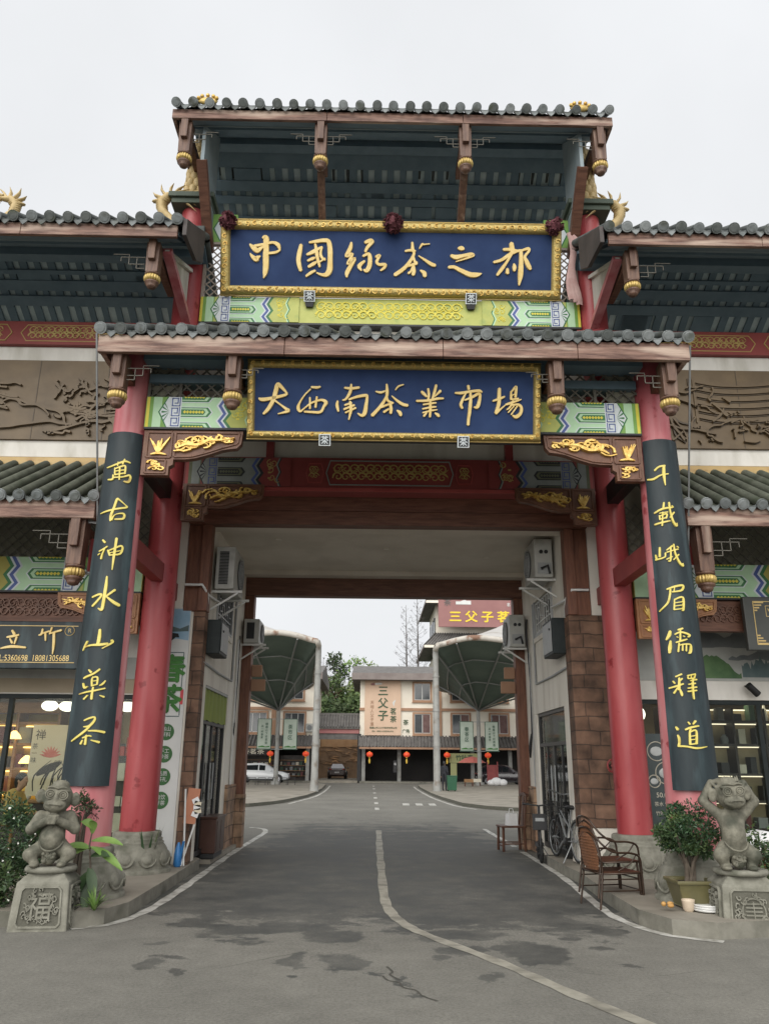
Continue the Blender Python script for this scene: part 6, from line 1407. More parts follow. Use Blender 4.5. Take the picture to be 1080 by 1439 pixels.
def right_shop():
    t, X = shop_common(1); f = glass_front(1, X, 'dark framed glass front of the right tea shop')
    # mural of misty mountains
    mu = thing('mural', 'painted mural of misty mountains and green hill over the right shop', 'mural', (6.6, 12.99, 2.9)); y = 12.985
    m = MB(); m.bx(4.0, 9.9, y, 12.998, 2.92, 3.98, 'mural_mist'); m.build('panel', mu); fn = fY(y); rg = random.Random(3)
    def ridge(x0, x1, z0, amp, base, mat, l, n, pk=()):
        P = [(x0, base)]
        for i in range(n+1):
            x = x0+(x1-x0)*i/n; z = z0+amp*(rg.random()-.5)+sum(h*math.exp(-((x-c)/w)**2) for c, h, w in pk); P.append((x, z))
        m.flat(P+[(x1, base)], fn, .001+.001*l, mat)
    m = MB(); ridge(5.0, 9.8, 3.58, .06, 3.45, 'mural_ink', 1, 50, ((5.5, .18, .18), (6.0, .12, .2), (6.5, .1, .3), (7.2, .2, .3))); m.build('far_ridge', mu)
    m = MB(); ridge(5.0, 9.8, 3.44, .05, 3.36, 'mural_mist', 2, 40); ridge(5.8, 9.7, 3.30, .05, 3.2, 'mural_ink', 2.5, 60, ((6.5, .16, .3), (7.6, .15, .5))); ridge(5.0, 9.8, 3.26, .04, 3.1, 'mural_mist', 2.8, 50); ridge(6.0, 9.6, 3.10, .16, 2.98, 'mural_teal', 3, 150, ((6.3, .16, .2), (7.4, .16, .3))); m.build('misty_trees', mu)
    m = MB(); ridge(5.0, 5.98, 3.22, .05, 2.96, 'mural_green', 4, 26, ((5.5, .10, .3), (5.95, -.2, .15))); m.build('green_hill', mu)
    m = MB(); ridge(6.45, 6.9, 3.08, .14, 2.98, 'mural_teal', 5, 14, ()); m.build('pine_clump', mu)
    # lintel and spot lamp
    sp = thing('spot_lamp', 'black cylindrical spot lamp on the white lintel of the right shop', 'lamp', (6.06, 12.9, 2.78)); m = MB(); m.tube([(5.98, 12.80, 2.84), (6.14, 12.84, 2.70)], .055, 'black', 14); m.build('head', sp); m = MB(); m.tube([(6.0, 12.84, 2.82), (6.02, 12.99, 2.84)], .015, 'black', 8); m.build('arm', sp)
    # grey sign with gilt corner border
    s = thing('shop_sign', 'dark grey shop sign with thin gold border and emblem on the right building', 'sign', (6.2, 11.9, 3.1))
    m = MB(); m.bx(5.62, 9.0, 11.85, 11.95, 3.26, 4.07, 'sign_board_grey'); m.build('board', s, .012); fb = fY(11.85)
    m = MB()
    for a0, b0, a1, b1 in ((5.76, 3.35, 5.772, 3.99), (5.76, 3.99, 8.9, 4.002), (5.76, 3.34, 8.9, 3.352)): m.flat([(a0, b0), (a1, b0), (a1, b1), (a0, b1)], fb, .003, 'gold_line')
    m.build('border', s)
    m = MB()
    for bz, sg in ((3.99, -1), (3.35, 1)):
        for k in range(4): m.flat([(5.775, bz+sg*.02*(2*k)), (5.775+.15-.035*k, bz+sg*.02*(2*k)), (5.775+.15-.035*k, bz+sg*(.02*(2*k)+.02)), (5.775, bz+sg*(.02*(2*k)+.02))][::sg], fb, .004, 'gold_line')
    m.build('corner_ornament', s)
    m = MB(); e = [(5.95, 3.77), (6.10, 3.77), (6.10, 3.93), (5.95, 3.93), (5.95, 3.77)]
    for p, q in zip(e, e[1:]): m.stroke([(*p, .010), (*q, .010)], fb, .003, 'gold_line', 1)
    m.stroke([(5.98, 3.89, .01), (6.02, 3.84, .03), (6.08, 3.90, .012)], fb, .003, 'gold_line', 3); m.stroke([(6.02, 3.84, .02), (6.01, 3.80, .01)], fb, .003, 'gold_line', 1); m.build('emblem', s)
    # lit shelves
    rg = random.Random(31)
    for q, (x0, x1, yb, lab) in enumerate(((5.05, 5.75, 14.4, 'nearest the couplet board'), (5.9, 7.6, 14.8, 'behind the right monkey statue'), (7.7, 9.4, 14.8, 'farthest from the gate'))):
        sh = thing('display_shelf', 'dark lit display shelf of tea goods in the right shop, '+lab, 'shelf', ((x0+x1)/2, yb, .17), 'display shelves in the right shop')
        m = MB(); rows = (.55, 1.0, 1.45, 1.95, 2.35)
        for z in rows: m.bx(x0, x1, yb-.2, yb+.15, z, z+.04, 'shelf_dark')
        nx = max(1, round((x1-x0)/.55))
        for i in range(nx+1): x = x0+(x1-x0)*i/nx; m.bx(x-.02, x+.02, yb-.21, yb+.15, .17, 2.6, 'shelf_dark')
        m.bx(x0, x1, yb+.155, yb+.18, .17, 2.6, 'shelf_back'); m.build('rack', sh)
        m = MB()
        for z in rows[1:]+(2.6,): m.bx(x0+.05, x1-.05, yb+.05, yb+.09, z-.022, z-.004, 'strip_glow')
        m.build('light_strip', sh)
        for z in rows:
            x = x0+.06
            while x < x1-.14:
                w = rg.uniform(.08, .2); h = rg.uniform(.12, .3); m = MB(); mt = rg.choice(['shelf_dark', 'box_cream', 'box_maroon', 'black', 'box_green', 'box_grey', 'china_white', 'black'])
                if rg.random() < .4: m.lathe([(w*.35, 0), (w*.45, h*.3), (w*.4, h*.7), (w*.2, h*.85), (w*.22, h)], (x+w/2, yb-.05, z+.04), mt, 12)
                else: m.bx(x, x+w, yb-.12, yb+.08, z+.04, z+.04+h, mt)
                m.build('ware', sh, .004); x += w+rg.uniform(.05, .2)
    # lantern lamp and menu poster on the glass
    l = thing('hanging_lantern', 'small round white lantern lamp in the right shop between the red columns', 'lamp', (4.42, 13.5, 2.4)); m = MB(); m.ball((4.42, 13.5, 2.42), (.11, .11, .12), 'lamp_glow', 16, 10); m.build('globe', l); m = MB(); m.tube([(4.42, 13.5, 2.53), (4.42, 13.5, 2.86)], .008, 'black', 6); m.lathe([(.05, 0), (.05, .03), (.02, .05)], (4.42, 13.5, 2.53), 'black', 12); m.build('cord', l)
    p = thing('menu_poster', 'dark green tea menu poster on an easel between the right columns', 'poster', (4.45, 12.7, .6)); yq = 12.75
    m = MB(); m.bx(4.12, 4.75, yq, yq+.02, .75, 2.08, 'poster_dark'); m.build('sheet', p); fp = fY(yq); m = MB()
    for (cx, cz, r) in ((4.40, 1.82, .14), (4.52, 1.50, .16), (4.33, 1.38, .09)): m.tube([(cx+r*math.cos(k/24*2*math.pi), yq-.004, cz+r*math.sin(k/24*2*math.pi)) for k in range(25)], .008, 'box_cream', 5); m.ball((cx, yq, cz), (r*.7, .004, r*.5), 'screen_silver', 14, 6)
    m.build('teacup_picture', p); m = MB(); text(m, '50.00', .10, fp, 'box_cream', 4.45, 1.18, .004); text(m, '茶水 饮品', .07, fp, 'box_cream', 4.45, 1.05, .004); text(m, '竹叶青茶', .07, fp, 'box_cream', 4.45, .92, .004); m.build('price_writing', p)
    m = MB(); m.bar((4.30, yq-.02, .16), (4.40, yq+.02, .80), .02, .02, 'white_metal'); m.bar((4.44, yq-.03, .16), (4.40, yq+.02, .80), .02, .02, 'white_metal'); m.build('easel_leg', p)
    # cart with cloth at the far right
    c = thing('goods_table', 'low table with white cloth and an orange box beside the right monkey statue', 'table', (4.9, 10.6, .15)); m = MB(); m.bx(4.55, 5.6, 10.3, 11.0, .66, .72, 'shelf_wood')
    m.build('tabletop', c)
    for x in (4.6, 5.5):
        for y in (10.36, 10.9): m = MB(); m.bx(x, x+.05, y, y+.05, .15, .66, 'shelf_wood'); m.build('leg', c)
    m = MB(); n = 14; vs = []
    for j in range(6):
        for i in range(n+1): vs.append((4.52+1.1*i/n, 10.28+.02*math.sin(i*2.1)*(j > 3)+(.35 if j < 3 else 0)*(1-j/3), (.735+.12*math.exp(-((i-4)/3)**2)*(j < 3)) if j < 3 else .735-.06*(j-3)))
    m.add(vs, [(j*(n+1)+i, j*(n+1)+i+1, (j+1)*(n+1)+i+1, (j+1)*(n+1)+i) for j in range(5) for i in range(n)], 'cloth_white', True); one(m, 'white_cloth', 'crumpled white cloth lying on the goods table at the right edge', 'cloth')
    m = MB(); m.bx(4.62, 5.02, 10.16, 10.26, .44, .62, 'box_orange'); m.bx(4.60, 5.04, 10.15, 10.27, .62, .64, 'box_cream'); one(m, 'orange_box', 'orange box with a pale rim hanging on the front of the goods table', 'box')
pm('poster_dark', (.03, .045, .045), (.05, .065, .065), scale=3, rough=.3)
pm('shelf_back', (.20, .165, .10), (.28, .235, .15), scale=2, rough=.7)
right_shop()
# ------------------------------------------------------------------ monkey statues on carved pedestals
def pedestal(x, y, w, z1, rotz, label, char):
    """tapered square block with framed carved panels and a round plinth"""
    t = thing('stone_pedestal', label, 'pedestal', (x, y, 0)); M = Matrix.Rotation(rotz, 3, 'Z'); O = Vector((x, y, 0))
    T = lambda p: tuple(O+M @ Vector(p)); m = MB(); h = z1-.15; k = .90
    def ring(a, z): return [T((-a, -a, z)), T((a, -a, z)), T((a, a, z)), T((-a, a, z))]
    lv = [ring(w/2, 0), ring(w/2*k, h), ring(w/2*k*.985, h+.015), ring(w/2*.66, z1-.075), ring(w/2*.64, z1-.06)]
    vs = [p for r in lv for p in r]; m.add(vs, [(i*4+j, i*4+(j+1) % 4, (i+1)*4+(j+1) % 4, (i+1)*4+j) for i in range(4) for j in range(4)]+[(16, 17, 18, 19)], 'grey_stone')
    m.build('block', t, .014)
    m = MB(); c = T((0, 0, 0)); m.lathe([(w*.36, z1-.062), (w*.43, z1-.055), (w*.455, z1-.03), (w*.43, z1-.004), (w*.33, z1)], c, 'grey_stone', 32); m.build('plinth', t)
    rg = random.Random(int(abs(x)*10)); m = MB()
    for f in range(4):
        F = Matrix.Rotation(f*math.pi/2, 3, 'Z'); tilt = (w/2*(1-k))/h
        fn = lambda a, b, d: T(F @ Vector((a*(1-b*.3), -(w/2-b*tilt)-d, b)))
        q = w*.375; z0, zt = .04, h-.025
        corner = [(-q+.03, z0), (q-.03, z0), (q, z0+.03), (q, zt-.03), (q-.03, zt), (-q+.03, zt), (-q, zt-.03), (-q, z0+.03)]
        m.flat(corner, fn, .002, 'stone_dark')
        for i in range(8): a, b = corner[i], corner[(i+1) % 8]; m.stroke([(*a, .022), (*b, .022)], fn, .014, 'grey_stone', 1)
        for i in range(34):
            a = rg.uniform(0, 6.28); r = rg.uniform(.55, .95); cx, cz = math.cos(a)*q*r*.95, (z0+zt)/2+math.sin(a)*(zt-z0)/2*r*.95
            m.stroke(spiral(cx, cz, rg.uniform(.022, .036), rg.uniform(0, 6), rg.uniform(.5, 1.1), .014, 7, rg.choice((1, -1))), fn, .012, 'grey_stone', 1, .002)
        if char == '福': text(m, '福', .27, fn, 'grey_stone', 0, (z0+zt)/2-.01, .014, bold=.01)
        else:
            cz = (z0+zt)/2-.01
            P = [(.12*math.cos(i/28*6.2832), cz+.12*math.sin(i/28*6.2832), .016) for i in range(29)]; m.stroke(P, fn, .014, 'grey_stone', 1, .002)
            for b0 in (-.07, -.035, 0, .035, .07): m.stroke([(-.085, cz+b0, .013), (.085, cz+b0, .013)], fn, .013, 'grey_stone', 1, .002)
            m.stroke([(0, cz-.09, .013), (0, cz+.09, .013)], fn, .013, 'grey_stone', 1, .002)
    m.build('carving', t)
    return t
def monkey(x, y, z, rotz, raised, label):
    P = []
    b = lambda c, r, k: P.append(('b', c, r, k)); cp = lambda a, e, ra, rb, k: P.append(('c', a, e, ra, rb, k))
    if not raised:
        b((0, .02, .13), (.12, .11, .10), .03); b((0, -.045, .265), (.128, .115, .145), .04); b((0, .01, .42), (.135, .10, .13), .06)
        for s in (-1, 1):
            cp((s*.09, 0, .17), (s*.195, -.09, .115), .085, .062, .035); cp((s*.195, -.09, .115), (s*.125, -.10, .025), .058, .042, .02); b((s*.13, -.14, .02), (.045, .075, .028), .02)
            cp((s*.145, .01, .475), (s*.215, -.05, .355), .062, .052, .04); cp((s*.215, -.05, .355), (s*.035, -.175, .455), .05, .036, .02)
            for f in range(4): cp((s*.05, -.195+.004*f, .49-.022*f), (-s*.03, -.215, .485-.022*f), .015, .013, .006)
        b((0, -.15, .46), (.06, .05, .055), .02)
        H = (0.01, -.03, .66); tl = .10
    else:
        b((0, .02, .15), (.115, .11, .11), .03); b((0, -.035, .33), (.122, .105, .17), .05); b((0, .01, .48), (.14, .095, .12), .06)
        for s in (-1, 1):
            cp((s*.09, 0, .19), (s*.165, -.075, .14), .09, .075, .035); cp((s*.165, -.075, .14), (s*.125, -.06, .03), .068, .05, .02); b((s*.13, -.11, .02), (.05, .08, .028), .02)
            cp((s*.135, .01, .54), (s*.265, .02, .665), .058, .05, .04); cp((s*.265, .02, .665), (s*.17, -.0, .85), .048, .036, .02)
            for f in range(4): cp((s*.17, -.02+.016*f, .855), (s*.075, -.045+.025*f, .868+.006*f), .019, .014, .008)
            cp((s*.17, -.03, .85), (s*.13, -.06, .80), .018, .013, .008)
        H = (0, -.04, .735); tl = -.06
    hx, hy, hz = H; R = Matrix.Rotation(tl, 3, 'Y')
    HS = 1.20; n0 = len(P)
    L = lambda a, c, d: tuple(Vector(H)+R @ Vector((a, c, d))*HS)
    b(H, (.122, .115, .125), .03); b(L(0, -.10, -.055), (.095, .07, .062), .03); b(L(0, -.095, .06), (.105, .045, .03), .02)
    b(L(0, -.115, .005), (.028, .05, .05), .02); b(L(0, .0, .11), (.07, .06, .04), .03)
    for s in (-1, 1): b(L(s*.145, .0, .0), (.042, .022, .06), .012); P.append(('-b', L(s*.15, -.025, .0), (.024, .014, .038), .008)); P.append(('-b', L(s*.052, -.142, .03), (.036, .022, .033), .008)); b(L(s*.052, -.122, .03), (.024, .018, .022), .004)
    m = MB()
    for pts in ([(-.075, -.148, -.065), (-.035, -.170, -.082), (0, -.174, -.086), (.035, -.170, -.082), (.075, -.148, -.065)],):
        for a, e in zip(pts, pts[1:]): P.append(('-c', L(*a), L(*e), .013, .013, .003))
    for s in (-1, 1): P.append(('-b', L(s*.015, -.172, -.03), (.008, .010, .006), .004))
    P[n0:] = [p[:2]+(tuple(q*HS for q in p[2]),)+p[3:] if p[0] in ('b', '-b') else p for p in P[n0:]]
    # rope belly crease and the little carved block between the feet
    sculpt(m, P, (-.36, -.30, -.02), (.36, .20, 1.04 if raised else .92), .0092, 'monkey_stone')
    zz = .165 if not raised else .20
    m.tube([(math.cos(R_(a))*.125, -.045-math.sin(R_(-a))*.0-.105*abs(math.sin(R_(a)))-.005, zz+.11+math.sin(R_(a))*.125) for a in range(200, 341, 10)], .010, 'monkey_stone', 8)
    m.ball((0, -.09, .085), (.075, .06, .075), 'monkey_stone', 12, 8)
    rg = random.Random(4)
    for i in range(16): m.ball((rg.uniform(-.06, .06), -.145+rg.uniform(0, .02), rg.uniform(.03, .13)), rg.uniform(.012, .022), 'monkey_stone', 8, 6)
    for s in (-1, 1):     # carved rings round the eyes
        for r in (.040, .024): m.tube([L(s*.052+r*math.cos(k/16*6.2832), -.126-(.012 if r > .03 else .010), .03+r*.92*math.sin(k/16*6.2832)) for k in range(17)], .0085, 'monkey_stone', 6)
    m.tube([L(-.085+.017*k, -.105-.035*math.sin(k/10*3.14), .082+.010*abs(math.sin(k/10*6.28))) for k in range(11)], .012, 'monkey_stone', 6); m.tube([L(-.05+.01*k, -.170-.010*math.sin(k/10*3.14), -.05+.004*math.sin(k/10*3.14)) for k in range(11)], .008, 'monkey_stone', 6)
    for k in range(7 if not raised else 9): m.tube([L(-.05+.016*k, -.03, .11), L(-.055+.017*k, -.03, .125+.008*(k % 2)), L(-.058+.018*k, -.01, .137+.008*(k % 3))], [.016, .012, .005], 'monkey_stone', 6)
    M = Matrix.Rotation(rotz, 3, 'Z'); m.v = [tuple(Vector((x, y, z))+M @ Vector(p)) for p in m.v]
    return one(m, 'monkey_statue', label, 'statue')
pedestal(-3.29, 9.06, .57, .575, .10, 'weathered grey stone pedestal carved with 福, at the left kerb', '福')
monkey(-3.30, 9.02, .575, .22, False, 'grey stone monkey statue squatting with hands clasped under its chin')
pedestal(3.90, 9.06, .62, .585, -.12, 'weathered grey stone pedestal carved with a round medallion, at the right kerb', '寿')
monkey(3.83, 8.98, .585, -.10, True, 'grey stone monkey statue with both hands raised to its head')
# ------------------------------------------------------------------ plants at the gate
def bush(x, y, z, r, n, size, mats, seed, label, flowers=0, stem=True, name='bush', cat='shrub', base=None, clumps=26):
    t = thing(name, label, cat, (x, y, base if base is not None else 0)); m = MB()
    foliage(m, (x, y, z), r, n, size, mats, seed, clumps, .35); m.build('foliage', t)
    if stem:
        m = MB(); rg = random.Random(seed)
        for i in range(7): a = rg.uniform(0, 6.28); e = (x+math.cos(a)*r[0]*.6, y+math.sin(a)*r[1]*.6, z+r[2]*rg.uniform(-.2, .5)); m.tube([(x+rg.uniform(-.05, .05), y, (base or 0)+.01), (x+(e[0]-x)*.4, y+(e[1]-y)*.4, z-r[2]*.3), e], [.02, .014, .006], 'bark', 6)
        m.build('stem', t)
    if flowers:
        m = MB(); rg = random.Random(seed+1)
        for i in range(flowers):
            a = rg.uniform(math.pi, 2*math.pi); u = rg.uniform(-.8, .9); q = math.sqrt(1-u*u); c = Vector((x+math.cos(a)*q*r[0]*.95, y+math.sin(a)*q*r[1]*.95, z+u*r[2]*.95)); k = rg.uniform(.6, 1.2)
            for j in range(5): b = j*1.2566; d = Vector((math.cos(b), -.4, math.sin(b))).normalized(); leaf_quad(m, c, d, .015*k, .013*k, 'flower_white', rg, .3)
        m.build('flower', t)['kind'] = 'stuff'
    return t
bush(-4.12, 9.75, .74, (.78, .45, .60), 8500, .05, ['leaf_dark', 'leaf_mid', 'leaf_jade', 'leaf_dark'], 101, 'dense green bush with tiny white flowers beside the left monkey statue', 60, base=.15)
bush(-4.05, 9.2, .33, (.42, .30, .32), 1500, .07, ['leaf_mid', 'leaf_dark'], 102, 'low green bush behind the pedestal carved with 福', 16, base=.0)
bush(-3.18, 9.5, 1.08, (.17, .14, .22), 380, .045, ['leaf_red', 'leaf_dark'], 103, 'small dark red leaved shrub behind the left monkey statue', 0, base=.15, clumps=8)
def potted_leaf_plant():
    t = thing('broad_leaf_plant', 'young plant with long pale green leaves in front of the left front column', 'plant', (-2.98, 9.3, .15)); m = MB()
    x, y = -2.98, 9.30; m.tube([(x, y, .15), (x+.02, y, .5), (x-.02, y, .75), (x, y, .95)], [.012, .011, .009, .006], 'bark', 6); m.build('stem', t)
    rg = random.Random(5)
    for k, (zz, a, el, L) in enumerate(((.70, 165, 25, .34), (.72, 195, -5, .30), (.78, 10, 15, .36), (.72, -25, -12, .40), (.86, 80, 60, .28), (.9, 130, 50, .26), (.52, -60, -35, .24), (.48, 240, -40, .22), (.40, -80, -50, .20), (.62, 40, 25, .30))):
        m = MB(); d = Vector((math.cos(R_(a))*math.cos(R_(el)), -abs(math.sin(R_(a)))*.5*math.cos(R_(el)), math.sin(R_(el)))).normalized(); sdv = d.cross(Vector((0, -.6, 1))).normalized(); n = sdv.cross(d); vs = []
        for i in range(8):
            u = i/7; w = .055*math.sin(math.pi*min(1, u*.92+.04))**.8; p = Vector((x, y, zz))+d*L*u+Vector((0, 0, -.13*u*u)); vs += [p-sdv*w+n*.012, p, p+sdv*w+n*.012]
        m.add(vs, [(i*3+k2, i*3+k2+1, i*3+k2+4, i*3+k2+3) for i in range(7) for k2 in range(2)], 'leaf_light' if k < 6 else 'leaf_dark', True); m.build('leaf', t)
potted_leaf_plant()
def tuft(x, y, z, n, L, w, mat, seed, name, label, spread=.9, droop=.5):
    t = thing(name, label, 'plant', (x, y, z)); rg = random.Random(seed); m = MB()
    for k in range(n):
        a = rg.uniform(0, 6.28); e = rg.uniform(.2, spread); l = L*rg.uniform(.65, 1.15); h = Vector((math.cos(a), math.sin(a), 0)); sdv = Vector((-h.y, h.x, 0)); vs = []
        for i in range(6): u = i/5; ww = w*(1-u)**.7*(.6+.4*min(1, u*4)); p = Vector((x, y, z))+h*l*u*e+Vector((0, 0, l*(u*(1.15-e*.5)-droop*e*u*u))); vs += [p-sdv*ww, p+sdv*ww]
        m.add(vs, [(2*i, 2*i+1, 2*i+3, 2*i+2) for i in range(5)], mat if rg.random() < .7 else 'leaf_mid', True)
    m.build('leaves', t)
    return t
tuft(-2.80, 9.05, .15, 46, .26, .018, 'leaf_light', 7, 'weed_tuft', 'low green weed growing by the kerb beside the left pedestal')
tuft(-3.05, 11.9, .15, 12, .62, .038, 'leaf_jade', 9, 'leafy_plant', 'plant with long upright dark leaves behind the left rear column', .45, .15)
bush(3.50, 9.45, .93, (.34, .30, .31), 5600, .046, ['leaf_jade', 'leaf_dark', 'leaf_jade', 'leaf_mid'], 110, 'glossy dark jade bush in an olive pot beside the right monkey pedestal', 0, True, 'jade_bush', 'potted plant', .40)
def jade_pot():
    t = thing('plant_pot', 'square olive green plant pot standing by the right pedestal', 'pot', (3.5, 9.42, .15)); m = MB(); x, y = 3.5, 9.42; vs = []
    for a, z in ((.155, .17), (.205, .40), (.225, .40), (.225, .435), (.19, .435), (.185, .40)): vs += [(x-a, y-a, z), (x+a, y-a, z), (x+a, y+a, z), (x-a, y+a, z)]
    m.add(vs, [(i*4+j, i*4+(j+1) % 4, (i+1)*4+(j+1) % 4, (i+1)*4+j) for i in range(5) for j in range(4)]+[(0, 1, 2, 3)], 'pot_olive'); m.build('pot', t, .008)
    m = MB(); m.bx(x-.185, x+.185, y-.185, y+.185, .39, .40, 'soil'); m.build('soil', t)
    m = MB(); rg = random.Random(3)
    for k in range(9): a = rg.uniform(0, 6.28); m.tube([(x+rg.uniform(-.05, .05), y, .40), (x+math.cos(a)*.06, y+math.sin(a)*.05, .60), (x+math.cos(a)*.24, y+math.sin(a)*.2, .88)], [.026, .018, .007], 'bark', 7)
    m.build('trunk', t)
jade_pot()
def small_pots():
    m = MB(); x, y = 3.36, 9.18; m.lathe([(.042, 0), (.058, .02), (.066, .10), (.070, .115), (.060, .115), (.056, .09)], (x, y, .15), 'pot_cream', 20); one(m, 'small_pot', 'small cream flower pot standing left of the olive plant pot', 'pot')
    m = MB(); rg = random.Random(6)
    for k in range(7): m.ball((3.14+rg.uniform(-.07, .07), 9.18+rg.uniform(-.04, .04), .18+rg.uniform(0, .05)), (rg.uniform(.02, .04), .025, rg.uniform(.018, .03)), 'pot_ochre', 10, 6)
    one(m, 'garden_ornament', 'small ochre clay ornament beside the cream flower pot', 'ornament')
    for k in range(3):
        m = MB(); m.lathe([(.07, 0), (.15, .012), (.165, .035), (.158, .035), (.14, .016)], (3.52, 9.25, .15+.02*k) if False else (3.56, 9.16, .15+.022*k), 'china_white', 24); one(m, 'saucer', ['bottom white plant saucer stacked in front of the olive pot', 'middle white plant saucer in the stack in front of the olive pot', 'top white plant saucer in the stack in front of the olive pot'][k], 'saucer', 'white saucers by the olive pot')
pm('pot_ochre', (.42, .22, .06), (.5, .3, .10), scale=6, rough=.6)
small_pots()
tuft(4.22, 9.0, .22, 34, .62, .022, 'leaf_light', 12, 'spider_plant', 'pale spiky plant at the right edge beside the medallion pedestal', 1.0, .6)
bush(4.45, 9.9, .62, (.34, .3, .28), 1100, .055, ['leaf_dark', 'leaf_jade', 'leaf_mid'], 115, 'low dark green bush behind the right monkey pedestal', 0, base=.15)
bush(-2.86, 17.0, .55, (.14, .2, .40), 420, .09, ['leaf_mid', 'leaf_dark'], 117, 'thin leafy potted plant at the far left end of the passage', 0, True, 'potted_plant', 'potted plant', .30, 7)
m = MB(); m.lathe([(.10, 0), (.13, .05), (.15, .26), (.16, .28), (.14, .28), (.13, .24)], (-2.86, 17.0, .07), 'black', 20); one(m, 'plant_pot', 'black round plant pot at the far left end of the passage', 'pot')
# ------------------------------------------------------------------ furniture and clutter along the passage
def arm_chair(x, y, rot):
    t = thing('rattan_armchair', 'brown metal armchair with a woven rattan back standing by the right kerb', 'chair', (x, y, 0)); M = Matrix.Rotation(rot, 3, 'Z'); O = Vector((x, y, 0))
    Zs = lambda z: z if z < .41 else .41+(z-.41)*.80
    T = lambda p: tuple(O+M @ Vector((p[0], p[1], Zs(p[2])))); C3 = lambda pts: [T(p) for p in pts]
    def curve(pts, n=5):
        Pv = [Vector(p) for p in pts]; Q = []
        for i in range(len(Pv)-1):
            p0, p1, p2, p3 = Pv[max(i-1, 0)], Pv[i], Pv[i+1], Pv[min(i+2, len(Pv)-1)]
            for k in range(n): u = k/n; Q.append(.5*((2*p1)+(-p0+p2)*u+(2*p0-5*p1+4*p2-p3)*u*u+(-p0+3*p1-3*p2+p3)*u**3))
        return [T(q) for q in Q+[Pv[-1]]]
    r = .0125
    for s in (-1, 1):
        m = MB(); m.tube(curve([(.26, s*.27, 0), (.255, s*.265, .40), (.235, s*.27, .60), (.12, s*.28, .66), (-.10, s*.28, .68), (-.24, s*.25, .80), (-.31, s*.15, .97), (-.325, 0, 1.01)]), r, 'chair_metal', 8); m.build('arm_frame', t)
        m = MB(); m.tube(curve([(-.30, s*.25, 0), (-.24, s*.24, .40), (-.26, s*.235, .62), (-.29, s*.16, .86), (-.30, 0, .95)]), r, 'chair_metal', 8); m.build('back_leg', t)
        m = MB(); m.tube(C3([(.25, s*.25, 0), (.235, s*.235, .38)]), r*1.1, 'chair_metal', 8); m.build('front_leg', t)
        m = MB(); m.tube(C3([(.25, s*.26, .20), (-.26, s*.245, .20)]), .008, 'chair_metal', 6); m.tube(curve([(.2, s*.27, .645), (.1, s*.29, .52), (-.05, s*.27, .42)]), .008, 'chair_metal', 6); m.build('stretcher', t)
    m = MB(); m.tube(C3([(.25, -.25, .39), (.25, .25, .39), (-.25, .24, .385), (-.25, -.24, .385), (.25, -.25, .39)]), r, 'chair_metal', 8); m.tube(C3([(.25, -.25, .20), (.25, .25, .20)]), .008, 'chair_metal', 6); m.build('seat_frame', t)
    m = MB(); n = 9
    for i in range(n): u = -.22+.44*i/(n-1); m.bar(T((.24, u, .40)), T((-.24, u, .397)), .042, .012, 'chair_wood')
    m.build('seat', t)
    m = MB(); vs = []; nx, nz = 8, 12
    for j in range(nz+1):
        b = j/nz; w = .215*math.sqrt(max(.02, 1-abs(2*b-.9)**2.6*.55)) if b < .97 else .08
        for i in range(nx+1): a = 2*i/nx-1; vs.append(T((-.252-.05*b-.025*(1-a*a), a*w*(1-.28*max(0, b-.6)), .42+.50*b)))
    W = nx+1; m.add(vs, [(j*W+i, j*W+i+1, (j+1)*W+i+1, (j+1)*W+i) for j in range(nz) for i in range(nx)], 'rattan', True)
    for j in range(1, nz):
        m.tube([vs[j*W+i] for i in range(nx+1)], .007, 'rattan', 5)
    m.build('backrest', t)
    return t
ch = arm_chair(2.93, 10.46, R_(12)); ch['label'] = 'brown metal armchair with a woven rattan back, lower one of the stacked pair'; ch['group'] = 'stacked rattan armchairs'
copy_tree(ch, (2.925, 10.50, .12), 'brown metal armchair with a woven rattan back, upper one of the stacked pair')
def wooden_chair(x, y, rot):
    t = thing('wooden_chair', 'dark wooden chair with a tall narrow back near the far right pilaster', 'chair', (x, y, 0)); M = Matrix.Rotation(rot, 3, 'Z'); O = Vector((x, y, 0)); T = lambda p: O+M @ Vector(p)
    for a in (-1, 1):
        for b in (-1, 1): m = MB(); m.bar(T((a*.22, b*.2, 0)), T((a*.21, b*.19, .43)), .04, .04, 'chair_wood'); m.build('leg', t, .004)
    m = MB(); m.box(T((0, 0, .45)), (.50, .46, .035), 'chair_wood', M); m.build('seat', t, .008)
    m = MB()
    for b in (-1, 1): m.bar(T((-.21, b*.19, .46)), T((-.27, b*.19, 1.02)), .035, .035, 'chair_wood')
    m.bar(T((-.27, -.24, 1.02)), T((-.28, 0, 1.06)), .045, .05, 'chair_wood'); m.bar(T((-.28, 0, 1.06)), T((-.27, .24, 1.02)), .045, .05, 'chair_wood'); m.build('back_frame', t, .005)
    m = MB(); m.bar(T((-.22, 0, .46)), T((-.27, 0, 1.04)), .015, .16, 'chair_wood', up=(0, 1, 0)); m.build('splat', t)
    m = MB()
    for b in (-1, 1): m.bar(T((-.21, b*.2, .14)), T((.21, b*.2, .14)), .025, .025, 'chair_wood')
    m.bar(T((.21, -.2, .10)), T((.21, .2, .10)), .025, .025, 'chair_wood'); m.build('stretcher', t)
    m = MB(); c = T((.02, .1, .60)); foliage_bag(m, c); one(m, 'paper_bag', 'small white bag standing on the dark wooden chair', 'bag')
def foliage_bag(m, c):
    m.box(c-Vector((0, 0, .02)), (.20, .16, .22), 'cloth_white', Matrix.Rotation(.4, 3, 'Z'), .85); m.tube([c+Vector((-.05, 0, .09)), c+Vector((-.03, 0, .18)), c+Vector((.03, 0, .18)), c+Vector((.05, 0, .09))], .006, 'cloth_white', 6)
